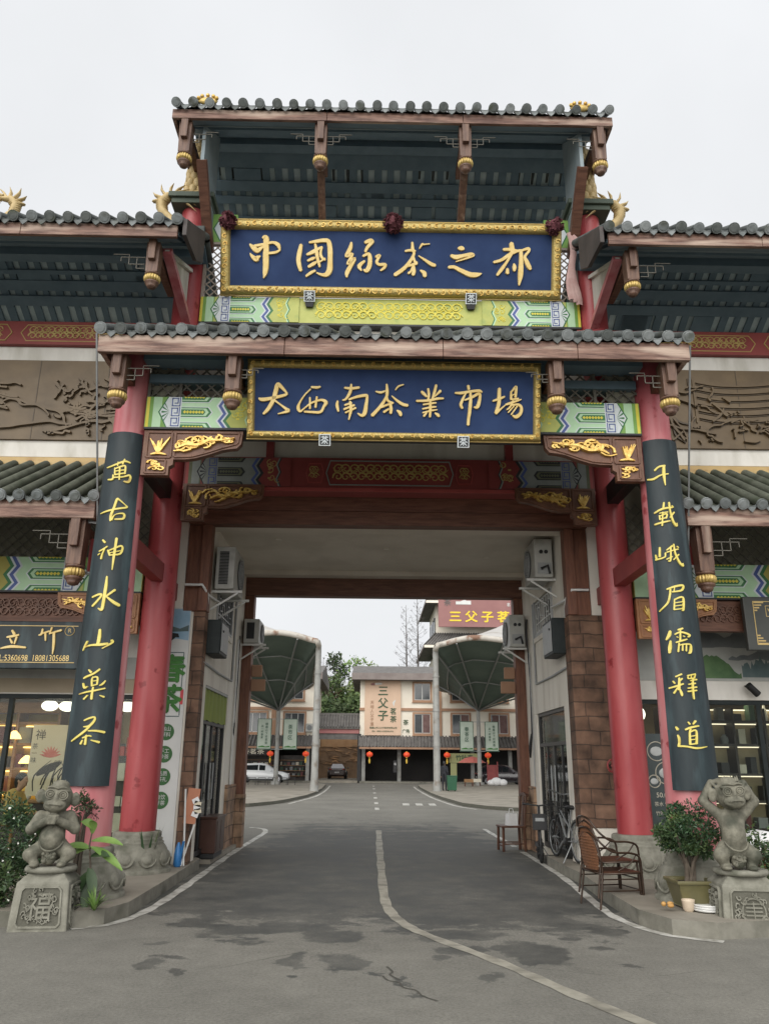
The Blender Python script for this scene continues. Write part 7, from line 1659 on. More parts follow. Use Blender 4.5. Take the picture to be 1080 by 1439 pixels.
wooden_chair(2.80, 16.85, R_(186))
def wheel(parent, c, r, ax, tw=.02, spokes=16, rim='grey_metal'):
    """ax = unit horizontal axle"""
    c = Vector(c); ax = Vector(ax).normalized(); f = ax.cross(Vector((0, 0, 1))).normalized(); up = Vector((0, 0, 1))
    P = lambda q, k, n=28: c+f*math.cos(k/n*6.28318)*q+up*math.sin(k/n*6.28318)*q
    m = MB(); m.tube([P(r-tw, k) for k in range(29)], tw, 'rubber', 8); o = m.build('wheel', parent)
    m = MB(); m.tube([P(r-2.2*tw, k) for k in range(29)], tw*.5, rim, 6); m.tube([c-ax*.05, c+ax*.05], .022, rim, 10)
    for k in range(spokes): m.tube([c+ax*.02*(1 if k % 2 else -1), P(r-2.4*tw, k, spokes)], .003, rim, 4)
    m.build('rim', o)
def bicycle(x, y, rot):
    t = thing('bicycle', 'city bicycle with a wire basket leaning beside the right glass door', 'bicycle', (x, y, .15)); M = Matrix.Rotation(rot, 3, 'Z') @ Matrix.Rotation(R_(6), 3, 'X'); O = Vector((x, y, .16)); T = lambda p: O+M @ Vector(p); ax = M @ Vector((0, 1, 0))
    r = .31; wheel(t, T((-.50, 0, r)), r, ax); wheel(t, T((.52, 0, r)), r, ax)
    m = MB(); tb = lambda a, b, q=.016: m.tube([T(a), T(b)], q, 'grey_metal', 8)
    tb((-.05, 0, .28), (.36, 0, .68), .02); tb((-.05, 0, .28), (-.16, 0, .74)); tb((-.05, 0, .28), (-.50, .04, r), .010); tb((-.05, 0, .28), (-.50, -.04, r), .010); tb((-.14, .03, .62), (-.50, .05, r), .009); tb((-.14, -.03, .62), (-.50, -.05, r), .009); tb((-.10, 0, .5), (.34, 0, .74), .014); m.build('frame', t)
    m = MB(); tb = lambda a, b, q=.014: m.tube([T(a), T(b)], q, 'dark_metal', 8)
    tb((.33, 0, .62), (.28, 0, .98)); tb((.36, .045, .66), (.52, .045, r)); tb((.36, -.045, .66), (.52, -.045, r)); m.tube([T((.10, .30, 1.02)), T((.22, .22, 1.03)), T((.30, 0, .98)), T((.22, -.22, 1.03)), T((.10, -.30, 1.02))], .012, 'grey_metal', 8); m.build('fork', t)
    m = MB()
    for s in (-1, 1): m.tube([T((.04, s*.31, 1.015)), T((.15, s*.27, 1.025))], .018, 'black', 8)
    m.build('grip', t)
    m = MB(); m.ball(T((-.18, 0, .80)), (.14, .10, .035), 'black', 14, 8, M); m.ball(T((-.05, 0, .80)), (.10, .035, .028), 'black', 12, 8, M); m.tube([T((-.15, 0, .70)), T((-.17, 0, .79))], .012, 'grey_metal', 8); m.build('saddle', t)
    m = MB()
    for z in (.62, .70, .78, .86): k = .82+.18*(z-.62)/.24; m.tube([T(p) for p in ((.44, -.16*k, z), (.66*1, -.16*k, z), (.66, .16*k, z), (.44, .16*k, z), (.44, -.16*k, z))], .006, 'dark_metal', 5)
    for i in range(6):
        for q in (-.15, .15): m.tube([T((.44+.044*i, q*.85, .62)), T((.44+.044*i, q*1.06, .86))], .004, 'dark_metal', 4)
    for i in range(7):
        for q in (.44, .66): m.tube([T((q, -.13+.043*i, .62)), T((q, -.16+.053*i, .86))], .004, 'dark_metal', 4)
    m.build('basket', t)
    m = MB(); vs = []
    for k in range(15):
        a = R_(20+k*11); p = Vector((-.50-math.cos(a)*(r+.03), 0, r+math.sin(a)*(r+.03)))
        for s in (-.035, -.02, .02, .035): vs.append(T((p.x, s, p.z-(.012 if abs(s) > .03 else 0))))
    m.add(vs, [(i*4+j, i*4+j+1, i*4+j+5, i*4+j+4) for i in range(14) for j in range(3)], 'white_metal', True); fd = m.build('mudguard', t)
    m = MB(); m.box(T((-.815, 0, .46)), (.02, .06, .09), 'box_red', M); m.build('reflector', fd)
    m = MB(); m.tube([T((-.42, .06, .28)), T((-.46, .20, -.02))], .010, 'grey_metal', 6); m.build('kickstand', t)
    m = MB(); m.tube([T((-.05, -.05, .28)), T((-.05, .05, .28))], .06, 'dark_metal', 14); m.bar(T((-.05, .07, .28)), T((.06, .09, .16)), .02, .02, 'grey_metal'); m.bar(T((-.05, -.07, .28)), T((-.16, -.09, .40)), .02, .02, 'grey_metal'); m.build('crank', t)
bicycle(3.14, 13.78, R_(97))
def folding_scooter(x, y, rot):
    t = thing('electric_scooter', 'black folding electric scooter with small wheels standing by the right passage wall', 'scooter', (x, y, 0)); M = Matrix.Rotation(rot, 3, 'Z'); O = Vector((x, y, 0)); T = lambda p: O+M @ Vector(p); ax = M @ Vector((0, 1, 0))
    r = .15; wheel(t, T((.36, 0, r)), r, ax, .032, 8, 'dark_metal'); wheel(t, T((-.36, 0, r)), r, ax, .032, 8, 'dark_metal')
    m = MB(); m.tube([T((-.36, 0, .18)), T((-.1, 0, .24)), T((.22, 0, .30)), T((.28, 0, .38))], .035, 'black', 8); m.bar(T((-.25, 0, .26)), T((.15, 0, .28)), .14, .06, 'black'); m.build('frame', t)
    m = MB(); m.tube([T((.36, 0, .16)), T((.28, 0, .45)), T((.20, 0, .92))], .022, 'black', 8); m.tube([T((.16, -.26, .95)), T((.20, 0, .92)), T((.16, .26, .95))], .014, 'dark_metal', 8); m.build('steering_column', t)
    m = MB()
    for s in (-1, 1): m.tube([T((.15, s*.28, .95)), T((.16, s*.16, .945))], .02, 'black', 8)
    m.build('grip', t)
    m = MB(); m.box(T((.30, 0, .66)), (.14, .24, .26), 'black', M); m.box(T((.375, 0, .70)), (.012, .16, .06), 'grey_metal', M); m.build('front_bag', t, .02)
    m = MB(); m.tube([T((-.12, 0, .26)), T((-.20, 0, .62))], .018, 'dark_metal', 8); m.ball(T((-.21, 0, .64)), (.12, .09, .04), 'black', 12, 8, M); m.build('saddle', t)
    m = MB(); m.tube([T((-.1, .06, .22)), T((-.14, .2, .0))], .009, 'grey_metal', 6); m.build('kickstand', t)
folding_scooter(3.0, 15.1, R_(-98))
def cabinet():
    t = thing('metal_cabinet', 'dark brown metal cabinet standing by the left passage door', 'cabinet', (-2.72, 14.75, 0)); m = MB(); m.bx(-2.92, -2.56, 14.36, 15.2, .16, .70, 'cabinet_brown'); m.bx(-2.90, -2.58, 14.38, 15.18, .075, .16, 'black'); m.build('body', t, .01)
    m = MB(); m.bx(-2.94, -2.54, 14.34, 15.22, .70, .735, 'cabinet_brown'); m.build('lid', t, .006)
    m = MB(); m.bx(-2.559, -2.553, 14.45, 14.76, .2, .66, 'cabinet_brown'); m.bx(-2.559, -2.553, 14.80, 15.11, .2, .66, 'cabinet_brown'); m.build('door', t)
cabinet()
def clutter():
    t = thing('folding_board', 'orange printed board on a white stand against the left brick pier', 'notice board', (-2.68, 12.78, .15)); M = Matrix.Rotation(.10, 3, 'Y')
    m = MB(); m.box((-2.66, 12.78, .98), (.18, .03, .50), 'orange_board', M); m.build('board', t)
    m = MB()
    m.bar((-2.77, 12.76, 1.22), (-2.70, 12.68, .16), .02, .02, 'pvc_white'); m.bar((-2.60, 12.78, .74), (-2.74, 12.68, .16), .02, .02, 'pvc_white'); m.build('stand', t)
    rg = random.Random(1); m = MB()
    for k in range(5): m.box((-2.58+rg.uniform(-.03, .03), 12.76, .86+.05*k), (.10, .02, .07), 'paper_cream' if k % 2 else 'cloth_white', Matrix.Rotation(rg.uniform(-.5, .5), 3, 'Y'))
    m.build('leaflet', t)
    m = MB(); P = (-2.79, 12.68, .15); m.lathe([(.05, 0), (.075, .03), (.07, .17), (.05, .26), (.02, .33)], P, 'blue_plastic', 14, sx=.8); m.bar((-2.76, 12.66, .2), (-2.71, 12.63, .50), .03, .02, 'blue_plastic'); one(m, 'blue_bucket', 'blue plastic bag propped between the banner and the brown cabinet', 'bag')
    m = MB(); m.tube([(-3.02, 12.2, .22), (-2.90, 12.2, .22)], .055, 'black', 14); one(m, 'black_roll', 'small black rubber roll on the pavement by the left banner', 'roll')
    m = MB(); v = (3.62, 12.68, 1.62)
    m.tube([(3.72, 12.74, 1.60), (3.66, 12.60, 1.60)], .02, 'rail_red', 8); m.tube([(3.66+.07*math.cos(k/16*6.283), 12.60, 1.60+.09*math.sin(k/16*6.283)) for k in range(17)], .016, 'rail_red', 6); m.tube([(3.66, 12.60, 1.51), (3.66, 12.60, 1.69)], .01, 'rail_red', 6); m.tube([(3.72, 12.74, 1.60), (3.72, 12.9, 1.60)], .03, 'dark_metal', 8)
    one(m, 'valve_wheel', 'red fire valve handwheel on the right brick pier', 'valve')
    m = MB(); m.bx(3.78, 3.9, 12.86, 12.90, .34, .44, 'black'); one(m, 'wall_socket', 'small black socket on the white plinth of the right brick pier', 'socket')
clutter()
# ------------------------------------------------------------------ people
def person(x, y, z, rot, parts, label, h=1.68, sit=False):
    """one continuous sculpted body; hair and clothes as children"""
    t = thing('person', label, 'person', (x, y, z)); s = h/1.68; M = Matrix.Rotation(rot, 3, 'Z')
    def put(prims, step, mat, name, lo, hi, extra=None):
        m = MB(); sculpt(m, prims, lo, hi, step, mat)
        if extra: extra(m)
        m.v = [tuple(Vector((x, y, z))+M @ (Vector(p)*s)) for p in m.v]; m.build(name, t)
    hd = 0 if not sit else -.42
    H = (0, -.02 if not sit else -.10, 1.56+hd)
    body = [('b', H, (.075, .092, .115), .01), ('c', (0, .01, 1.36+hd), (0, H[1], 1.48+hd), .05, .047, .03), ('b', (0, H[1]-.095, H[2]-.005), (.014, .02, .022), .012), ('b', (0, H[1]-.075, H[2]-.07), (.03, .02, .012), .012)]
    for a in (-1, 1): body += [('b', (a*.078, H[1]+.01, H[2]), (.012, .02, .03), .006), ('-b', (a*.03, H[1]-.098, H[2]+.015), (.014, .014, .009), .008)]
    arms = []
    for a in (-1, 1):
        if sit: arms += [('c', (a*.17, 0, .90), (a*.21, -.12, .66), .055, .045, .03), ('c', (a*.21, -.12, .66), (a*.10, -.34, .64), .043, .034, .02)]; hand = Vector((a*.09, -.38, .64)); dirn = Vector((-a*.3, -1, 0))
        else: arms += [('c', (a*.185, 0, 1.33), (a*.23, .02, 1.06), .056, .045, .03), ('c', (a*.23, .02, 1.06), (a*.225, -.05, .84), .043, .033, .02)]; hand = Vector((a*.225, -.06, .79)); dirn = Vector((0, -.15, -1))
        body += [('c', tuple(hand-dirn.normalized()*.06), tuple(hand), .026, .03, .012)]
        dirn.normalize(); sd = dirn.cross(Vector((a, 0, 0))) if not sit else Vector((1, 0, 0)); sd = sd.normalized()
        for f in range(4): o = sd*(-.027+.018*f); body.append(('c', tuple(hand+o), tuple(hand+o+dirn*(.085-.012*abs(f-1.4))+Vector((0, -.01, 0))), .0095, .0075, .005))
        body.append(('c', tuple(hand-sd*.02), tuple(hand-sd*.05+dirn*.045), .011, .008, .006))
    put(body, .011 if not sit else .012, 'skin', 'body', (-.32, -.52, .2 if sit else .62), (.32, .2, 1.74+hd))
    top = [('b', (0, .01, 1.20+hd), (.19, .115, .24), .05), ('b', (0, .01, .98+hd), (.165, .115, .13), .05), ('b', (0, .01, 1.36+hd), (.17, .09, .06), .05)]+arms
    put(top, .016, parts[0], 'jacket', (-.34, -.5, .3 if sit else .78), (.34, .22, 1.48+hd))
    legs = []
    if sit:
        for a in (-1, 1): legs += [('c', (a*.09, .0, .50), (a*.11, -.42, .50), .085, .065, .03), ('c', (a*.11, -.42, .50), (a*.11, -.40, .08), .06, .045, .02), ('b', (a*.11, -.46, .04), (.045, .11, .04), .02)]
    else:
        for a in (-1, 1): legs += [('c', (a*.09, 0, .90), (a*.10, -.01, .48), .088, .062, .03), ('c', (a*.10, -.01, .48), (a*.10, .02, .08), .058, .044, .02), ('b', (a*.10, -.04, .04), (.045, .12, .04), .02)]
    put(legs, .018, parts[1], 'trousers', (-.24, -.62, -.02), (.24, .2, 1.02 if not sit else .62))
    put([('b', (H[0], H[1]+.02, H[2]+.03), (.088, .098, .108), .02), ('b', (H[0], H[1]+.07, H[2]-.03), (.075, .05, .10), .03), ('-b', (H[0], H[1]-.10, H[2]-.04), (.065, .07, .085), .01)], .011, 'hair_black', 'hair', (-.14, -.3, 1.3+hd), (.14, .2, 1.74+hd))
person(-5.78, 13.9, .17, R_(75), ('cloth_yellow', 'cloth_dark'), 'dark haired person in a yellow jacket sitting behind the bush in the left shop', 1.66, True)
m = MB(); m.lathe([(.20, 0), (.20, .03), (.03, .05), (.03, .42), (.18, .44), (.18, .47)], (-5.76, 13.9, .17), 'shelf_wood', 18); one(m, 'stool', 'round wooden stool under the seated person in the left shop', 'stool')
# ------------------------------------------------------------------ beyond the passage
def shell_canopy(s, px, py, ax, ay, az, label):
    """membrane canopy: white tent above, dark green funnel beneath, on a centre mast and a corner pole"""
    t = thing('membrane_canopy', label, 'canopy', (ax, ay, 0)); z = 8.35
    # rim runs from the near corner pole outwards in an arc and back behind
    rim = []
    pts = [(px+s*2.3, py+24, 8.0), (px+s*1.05, py+12, 8.1), (px, py, 8.25), (px+s*.5, py-.4, 8.55), (px+s*2.1, py-.9, 8.85), (px+s*4.0, py-1.0, 8.7), (px+s*7, py-.6, 8.3), (px+s*10.5, py+1.5, 7.9), (px+s*11.5, py+10, 7.7), (px+s*11, py+22, 7.8), (px+s*5, py+26, 8.0)]
    for i in range(len(pts)):
        p0, p1, p2, p3 = [Vector(pts[(i+k) % len(pts)]) for k in (-1, 0, 1, 2)]
        for k in range(4): u = k/4; rim.append(.5*((2*p1)+(-p0+p2)*u+(2*p0-5*p1+4*p2-p3)*u*u+(-p0+3*p1-3*p2+p3)*u**3))
    n = len(rim); apex = Vector((ax, ay, az))
    def cone(ap, sag, off, mat, name, rows=7):
        m = MB(); vs = []
        for j in range(rows+1):
            u = j/rows
            for p in rim: q = p.lerp(ap, u); vs.append((q.x, q.y, q.z+off+sag*math.sin(math.pi*u)))
        m.add(vs, [(j*n+i, j*n+(i+1) % n, (j+1)*n+(i+1) % n, (j+1)*n+i) for j in range(rows) for i in range(n)], mat, True); m.build(name, t)
    cone(apex, .25, -.06, 'membrane_green', 'under_membrane')
    cone(Vector((px+s*8.5, ay, 13.2)), -.3, .03, 'membrane_white', 'roof_membrane')
    m = MB(); m.tube([tuple(p) for p in rim]+[tuple(rim[0])], .17, 'canopy_rim', 8, False); m.build('rim', t)
    m = MB()
    for i in range(2, n, 6): p = rim[i]; q = apex; m.tube([p-Vector((0, 0, .18)), p.lerp(q, .5)-Vector((0, 0, .0)), q-Vector((0, 0, .1))], .06, 'grey_metal', 6)
    for u in (.25, .55):
        ring = [rim[i].lerp(apex, u)-Vector((0, 0, .02)) for i in range(0, n, 4)]; m.tube(ring+[ring[0]], .04, 'grey_metal', 6, False)
    m.build('rib', t)
    m = MB(); m.tube([(ax, ay, .1), (ax, ay, az)], [.17, .14], 'canopy_pole', 14); m.tube([(ax, ay, .1), (ax, ay, .35)], .34, 'canopy_pole', 14); m.build('mast', t)
    m = MB(); m.tube([(px, py, .1), (px, py, 8.3)], [.21, .17], 'canopy_pole', 16); m.tube([(px, py, .1), (px, py, .6)], [.25, .23], 'canopy_pole', 16)
    for zz in (2.6, 4.6, 6.6): m.tube([(px, py, zz), (px, py, zz+.06)], .22, 'canopy_pole', 16)
    m.build('corner_pole', t)
    for q, lab in ((-1, 'left'), (1, 'right')):
        b = thing('pole_banner', 'pale green banner with dark vertical writing on the %s canopy mast, %s side' % ('left' if s < 0 else 'right', lab), 'banner', (ax+q*.95, ay-.3, 3.2), 'pale green banners on the canopy masts')
        x0, x1 = ax+q*.95-.52, ax+q*.95+.52; yb = ay-.30; m = MB(); m.bx(x0, x1, yb, yb+.05, 2.55, 4.75, 'flag_panel_edge'); m.bx(x0+.05, x1-.05, yb-.012, yb-.002, 2.62, 4.70, 'flag_panel'); m.build('sheet', b)
        m = MB(); f = fY(yb-.012); xm = (x0+x1)/2
        if q == -s: text(m, ('春茶区' if s > 0 else '茶市区'), .34, f, 'flag_panel_edge', xm, 4.15, .01, vert=True, bold=.03)
        else: text(m, '峨眉山下好茶香', .20, f, 'flag_panel_edge', xm+.16, 4.35, .01, vert=True, bold=.03); text(m, '品一杯春茶', .18, f, 'flag_panel_edge', xm-.16, 4.2, .01, vert=True, bold=.03)
        m.flat([(x0+.1, 2.70), (x1-.1, 2.70), (x1-.1, 2.82), (xm+.1, 2.76), (xm-.1, 2.84), (x0+.1, 2.76)], f, .008, 'banner_green'); m.build('writing', b)
    m = MB()
    for zz in (4.72, 2.58): m.bar((ax-1.5, ay-.27, zz), (ax+1.5, ay-.27, zz), .04, .04, 'grey_metal')
    m.build('banner_arm', t)
shell_canopy(-1, -3.12, 47.4, -6.85, 61.3, 5.45, 'white and green membrane canopy on poles at the left of the road')
shell_canopy(1, 3.88, 48.6, 8.25, 63.0, 5.65, 'white and green membrane canopy on poles at the right of the road')
def window(parent, x0, x1, z0, z1, y, bars=2, cur=0, seed=0):
    m = MB(); f = .16
    m.bx(x0-f, x1+f, y-.10, y, z0-f, z0, 'bldg_trim'); m.bx(x0-f, x1+f, y-.10, y, z1, z1+f, 'bldg_trim'); m.bx(x0-f, x0, y-.098, y, z0, z1, 'bldg_trim'); m.bx(x1, x1+f, y-.098, y, z0, z1, 'bldg_trim'); m.bx(x0-f-.05, x1+f+.05, y-.16, y, z0-f-.07, z0-f-.003, 'bldg_trim')
    w = m.build('window', parent)
    m = MB(); m.bx(x0, x1, y-.03, y-.02, z0, z1, 'bldg_window'); m.build('pane', w)
    m = MB()
    for k in range(1, bars): x = x0+(x1-x0)*k/bars; m.bx(x-.035, x+.035, y-.06, y-.032, z0, z1, 'win_alu')
    m.bx(x0, x0+.05, y-.06, y-.032, z0, z1, 'win_alu'); m.bx(x1-.05, x1, y-.06, y-.032, z0, z1, 'win_alu'); m.bx(x0+.05, x1-.05, y-.06, y-.032, z0, z0+.05, 'win_alu'); m.bx(x0+.05, x1-.05, y-.06, y-.032, z1-.05, z1, 'win_alu'); m.build('frame', w)
    if cur:
        m = MB(); rg = random.Random(seed); x = x0+(x1-x0)*(.5 if cur == 1 else .1); vs = []; n = 14; xe = x1-.06
        for j in range(2):
            for i in range(n+1): vs.append((x+(xe-x)*i/n, y-.045+.008*math.sin(i*2.2), z0+.06 if j else z1-.06))
        m.add(vs, [(i, i+1, n+2+i, n+1+i) for i in range(n)], 'curtain', True); m.build('curtain', w)
def house(x0, x1, label, wins, shops, eave_z=8.95, y=75.0, cols=(), seed=0):
    t = thing('shop_house', label, 'building', ((x0+x1)/2, y, 0)); m = MB(); m.bx(x0, x1, y, y+11, 3.2, eave_z, 'bldg_cream'); m.build('wall', t)
    m = MB(); m.bx(x0-.05, x1+.05, y-.12, y-.002, 6.25, 6.50, 'bldg_trim')
    for c in cols: m.bx(c-.20, c+.20, y-.10, y-.002, 4.05, eave_z, 'bldg_trim') if False else m.bx(c-.20, c+.20, y-.125, y-.002, 4.05, 6.249, 'bldg_trim'); m.bx(c-.2, c+.2, y-.125, y-.002, 6.501, eave_z, 'bldg_trim')
    m.build('trim', t)
    for i, (a, b, c, d, bars, cur) in enumerate(wins): window(t, a, b, c, d, y, bars, cur, i)
    # overhanging roof
    m = MB(); m.prism([(y-1.2, eave_z), (y-1.2, eave_z+.55), (y+5, eave_z+1.9), (y+12, eave_z+.55), (y+12, eave_z)], lambda p, q, d: (d, p, q), x0-.75, x1+.75, 'roof_grey'); m.bx(x0-.78, x1+.78, y-1.26, y-1.205, eave_z-.02, eave_z+.58, 'roof_edge'); m.build('roof', t)
    m = MB(); n = int((x1-x0)/.30)
    m.prism([(y-1.7, 3.05), (y, 4.0), (y, 3.75), (y-1.6, 2.95)], lambda p, q, d: (d, p, q), x0, x1, 'roof_grey')
    for i in range(n+1): x = x0+(x1-x0)*i/n; m.tube([(x, y-1.75, 3.07), (x, y-.02, 4.05)], .075, 'roof_grey', 6)
    m.bx(x0, x1, y-1.80, y-1.7, 2.86, 3.02, 'bldg_trim'); m.build('awning_roof', t)
    m = MB(); m.bx(x0, x1, y+3.5, y+4, .1, 3.2, 'shop_dark'); m.bx(x0, x1, y, y+3.5, 3.0, 3.2, 'shop_dark'); m.bx(x0, x0+.2, y, y+4, .1, 3.0, 'shop_dark'); m.bx(x1-.2, x1, y, y+4, .1, 3.0, 'shop_dark'); m.build('shop_recess', t)
    for c in shops: m = MB(); m.bx(c-.16, c+.16, y-.05, y+.3, .12, 3.0, 'canopy_pole'); m.build('post', t)
    return t
W2 = (4.28, 5.98); W3 = (7.22, 8.72)
HM = house(-.98, 24, 'cream three storey shop house with tall peach sign beyond the canopies', [(3.98, 5.44, *W2, 2, 1), (7.43, 8.98, *W2, 2, 1), (10.95, 12.5, *W2, 2, 2), (14.4, 15.9, *W2, 2, 1), (3.98, 5.44, *W3, 2, 0), (7.43, 8.98, *W3, 2, 0), (10.95, 12.5, *W3, 2, 0)], (-.6, 2.6, 5.9, 9.2, 12.6, 16), cols=(6.28, 13.6))
HL = house(-24, -5.2, 'cream three storey shop house left of the far gate, half behind the canopy', [(-11.35, -9.45, *W2, 3, 0), (-7.80, -6.0, *W2, 3, 0), (-15, -13.2, *W2, 3, 0), (-7.75, -6.2, *W3, 2, 0), (-11.3, -9.6, *W3, 2, 0)], (-5.6, -8.4, -11.6, -15), cols=(-8.8,))
def big_sign():
    s = thing('wall_sign', 'tall peach wall sign reading 三父子 茗茶 on the far shop house', 'sign', (1.1, 74.9, 4.1)); y = 74.80
    m = MB(); m.bx(-.55, 2.75, y, y+.18, 4.08, 9.02, 'sign_peach'); m.build('panel', s); f = fY(y)
    m = MB(); text(m, '三父子', .98, f, 'sign_green_ink', 1.12, 7.95, .02, vert=True, bold=.035); text(m, '茗茶', .62, f, 'sign_green_ink', 2.05, 6.15, .02, vert=True, bold=.03); m.build('big_writing', s)
    m = MB(); text(m, '天地人父子道', .34, f, 'bldg_trim', .12, 6.95, .02, vert=True, bold=.02); text(m, '峨眉山市三父子茗茶有限公司', .19, f, 'sign_green_ink', 1.15, 4.72, .02, bold=.03); text(m, '地址：峨眉山大西南茶业市场', .15, f, 'sign_green_ink', 1.1, 4.42, .02, bold=.02); m.build('small_writing', s)
    m = MB(); m.flat([(.0, 8.68), (.35, 8.75), (.35, 8.5), (0, 8.5)], f, .02, 'sign_mauve'); m.flat([(.38, 8.55), (1.0, 8.58), (1.0, 8.75), (.38, 8.72)], f, .02, 'banner_white'); m.flat([(1.98, 6.95), (2.12, 6.6), (2.16, 6.9), (2.3, 7.25), (2.08, 7.1)], f, .02, 'banner_white'); m.build('emblem', s)
    v = thing('wall_lettering', 'small dark lettering on the cream wall under the peach sign edge', 'lettering', (3.1, 74.9, 4.3)); m = MB(); text(m, '茶', .5, fY(74.98), 'sign_green_ink', 3.2, 5.2, .02, bold=.03); text(m, '广场', .34, fY(74.98), 'sign_green_ink', 3.2, 4.45, .02, bold=.04); m.build('character', v)
big_sign()
def far_gate_wall():
    t = thing('mural_wall', 'sandy relief mural wall with a grey tiled coping between the two shop houses', 'wall', (-3.2, 88, 0))
    m = MB(); m.bx(-5.9, -.4, 88, 88.5, .1, 4.6, 'mural_brick'); m.bx(-5.2, -1.2, 87.9, 87.998, 3.3, 4.5, 'mural_sand'); m.build('wall', t)
    m = MB(); rg = random.Random(4); f = fY(88)
    for k in range(46): x, z = rg.uniform(-5.5, -.8), rg.uniform(1.5, 3.4); m.stroke([(x, z, .05), (x+rg.uniform(.1, .5), z+rg.uniform(-.15, .15), rg.uniform(.1, .2)), (x+rg.uniform(.4, .9), z+rg.uniform(-.2, .2), .04)], f, .09, rg.choice(['mural_sand', 'mural_brick']), 3)
    m.build('relief', t)
    g = thing('tiled_gate_roof', 'grey tiled roof with a pink band spanning the gap between the houses', 'gate', (-3.1, 75.5, 4)); m = MB(); x0, x1 = -5.15, -1.03
    for i in range(17): x = x0+(x1-x0)*i/16; m.tube([(x, 74.7, 4.75), (x, 76.6, 5.95)], .09, 'roof_grey', 6)
    m.prism([(74.75, 4.62), (74.75, 4.72), (76.6, 5.90), (76.6, 5.7)], lambda p, q, d: (d, p, q), x0, x1, 'roof_grey'); m.bx(x0, x1, 76.5, 76.9, 5.75, 6.1, 'roof_grey'); m.build('roof', g)
    m = MB(); m.bx(x0, x1, 74.9, 75.1, 4.22, 4.60, 'pink_band'); m.build('band', g); m = MB(); m.bx(x0, x1, 75.0, 75.1, 3.7, 4.215, 'roof_grey'); m.build('beam', g)
    for q, n in ((-5.05, 0), (-1.0, 0)): m = MB(); m.bx(q-.16, q+.16, 74.85, 75.15, .1, 4.2, 'black'); m.build('post', g)
    m = MB(); m.bx(-4.9, -1.1, 73.6, 88, -.02, .18, 'pavement'); struct(m, 'path_yard')
far_gate_wall()
def tower():
    t = thing('tall_building', 'taller building with tiled skirt roofs and mauve rooftop sign, behind the right canopy', 'building', (14, 108, 0)); y = 105.0
    m = MB(); m.bx(8.5, 27, y, y+14, 0, 15.6, 'bldg_cream'); m.bx(8.6, 26, y+1, y+13, 16.4, 22.4, 'bldg_cream'); m.build('wall', t)
    def skirt(z0, z1, o, name):
        m = MB(); a = [(8.5-o, y-o, z0), (27+o, y-o, z0), (27+o, y+14+o, z0), (8.5-o, y+14+o, z0)]; b = [(8.5, y+.6, z1), (27, y+.6, z1), (27, y+14, z1), (8.5, y+14, z1)]
        m.add(a+b, [(i, (i+1) % 4, 4+(i+1) % 4, 4+i) for i in range(4)]+[(0, 1, 2, 3)], 'roof_grey')
        for i in range(60): x = 8.5-o+(18.5+2*o)*i/59; xb = 8.5+18.5*i/59; m.tube([(x, y-o, z0+.05), (xb, y+.6, z1+.05)], .10, 'roof_grey', 5)
        for i in range(40): q = y-o+(14+2*o)*i/39; m.tube([(8.5-o, q, z0+.05), (8.5, y+.6+13.4*i/39, z1+.05)], .10, 'roof_grey', 5)
        m.bx(8.5-o, 27+o, y-o-.08, y-o, z0-.3, z0+.02, 'bldg_cream'); m.bx(8.5-o-.08, 8.5-o, y-o, y+14+o, z0-.3, z0+.02, 'roof_edge'); m.build(name, t)
    skirt(16.3, 18.2, 1.7, 'skirt_roof'); skirt(22.2, 23.6, 1.4, 'upper_roof')
    m = MB(); m.bx(8.45, 27.05, y-.10, y-.002, 15.0, 15.6, 'bldg_trim'); m.bx(8.4, 8.9, y-.12, y-.002, 0, 14.99, 'bldg_trim'); m.build('trim', t)
    for k in range(4): m = MB(); yy = y+2.5+2.6*k; m.bx(8.44, 8.595, yy, yy+1.2, 18.6, 20.6, 'bldg_window'); m.build('window', t)
    for k in range(3): m = MB(); yy = y+2.5+3*k; m.bx(8.40, 8.495, yy, yy+1.3, 11, 13.4, 'bldg_window'); m.build('window', t)
    s = thing('rooftop_sign', 'mauve rooftop sign with yellow 三父子茗 on the taller building', 'sign', (13.5, y-.5, 18.2)); yb = y-1.5
    m = MB(); m.bx(8.7, 19.5, yb, yb+.3, 18.75, 22.9, 'sign_mauve'); m.build('panel', s); f = fY(yb); m = MB(); [text(m, c, 1.55, f, 'sign_yellow', 10.9+2.1*k, 20.0, .03, bold=.05, asp=1.1) for k, c in enumerate('三父子茗')]; m.build('writing', s)
    m = MB(); text(m, '茶', 1.0, f, 'roof_grey', 9.9, 21.9, .03, bold=.02); m.build('emblem', s)
    m = MB(); m.flat([(11.0, 21.7), (13.0, 21.7), (13.0, 22.2), (12.4, 22.2), (12.2, 22.35), (11.6, 22.1), (11.0, 22.1)], f, .03, 'banner_white'); text(m, '名茶', .5, f, 'banner_white', 18.2, 21.7, .03, bold=.03); m.build('small_mark', s)
tower()
def lantern_thing(x, y, z, label):
    t = thing('red_lantern', label, 'lantern', (x, y, z), 'red lanterns along the far shop fronts'); m = MB(); m.lathe([(.09, -.21), (.23, -.15), (.30, 0), (.23, .15), (.09, .21)], (x, y, z), 'lantern_red', 18, wob=lambda a, q: .03*math.cos(a*9)); m.build('globe', t)
    m = MB(); m.lathe([(.09, -.27), (.09, -.20)], (x, y, z), 'lantern_gold', 12); m.lathe([(.08, .20), (.08, .26)], (x, y, z), 'lantern_gold', 12); m.lathe([(.05, -.75), (.09, -.55), (.05, -.33)], (x, y, z), 'lantern_gold', 10); m.tube([(x, y, z+.3), (x, y, z+.62)], .012, 'black', 5); m.build('tassel', t)
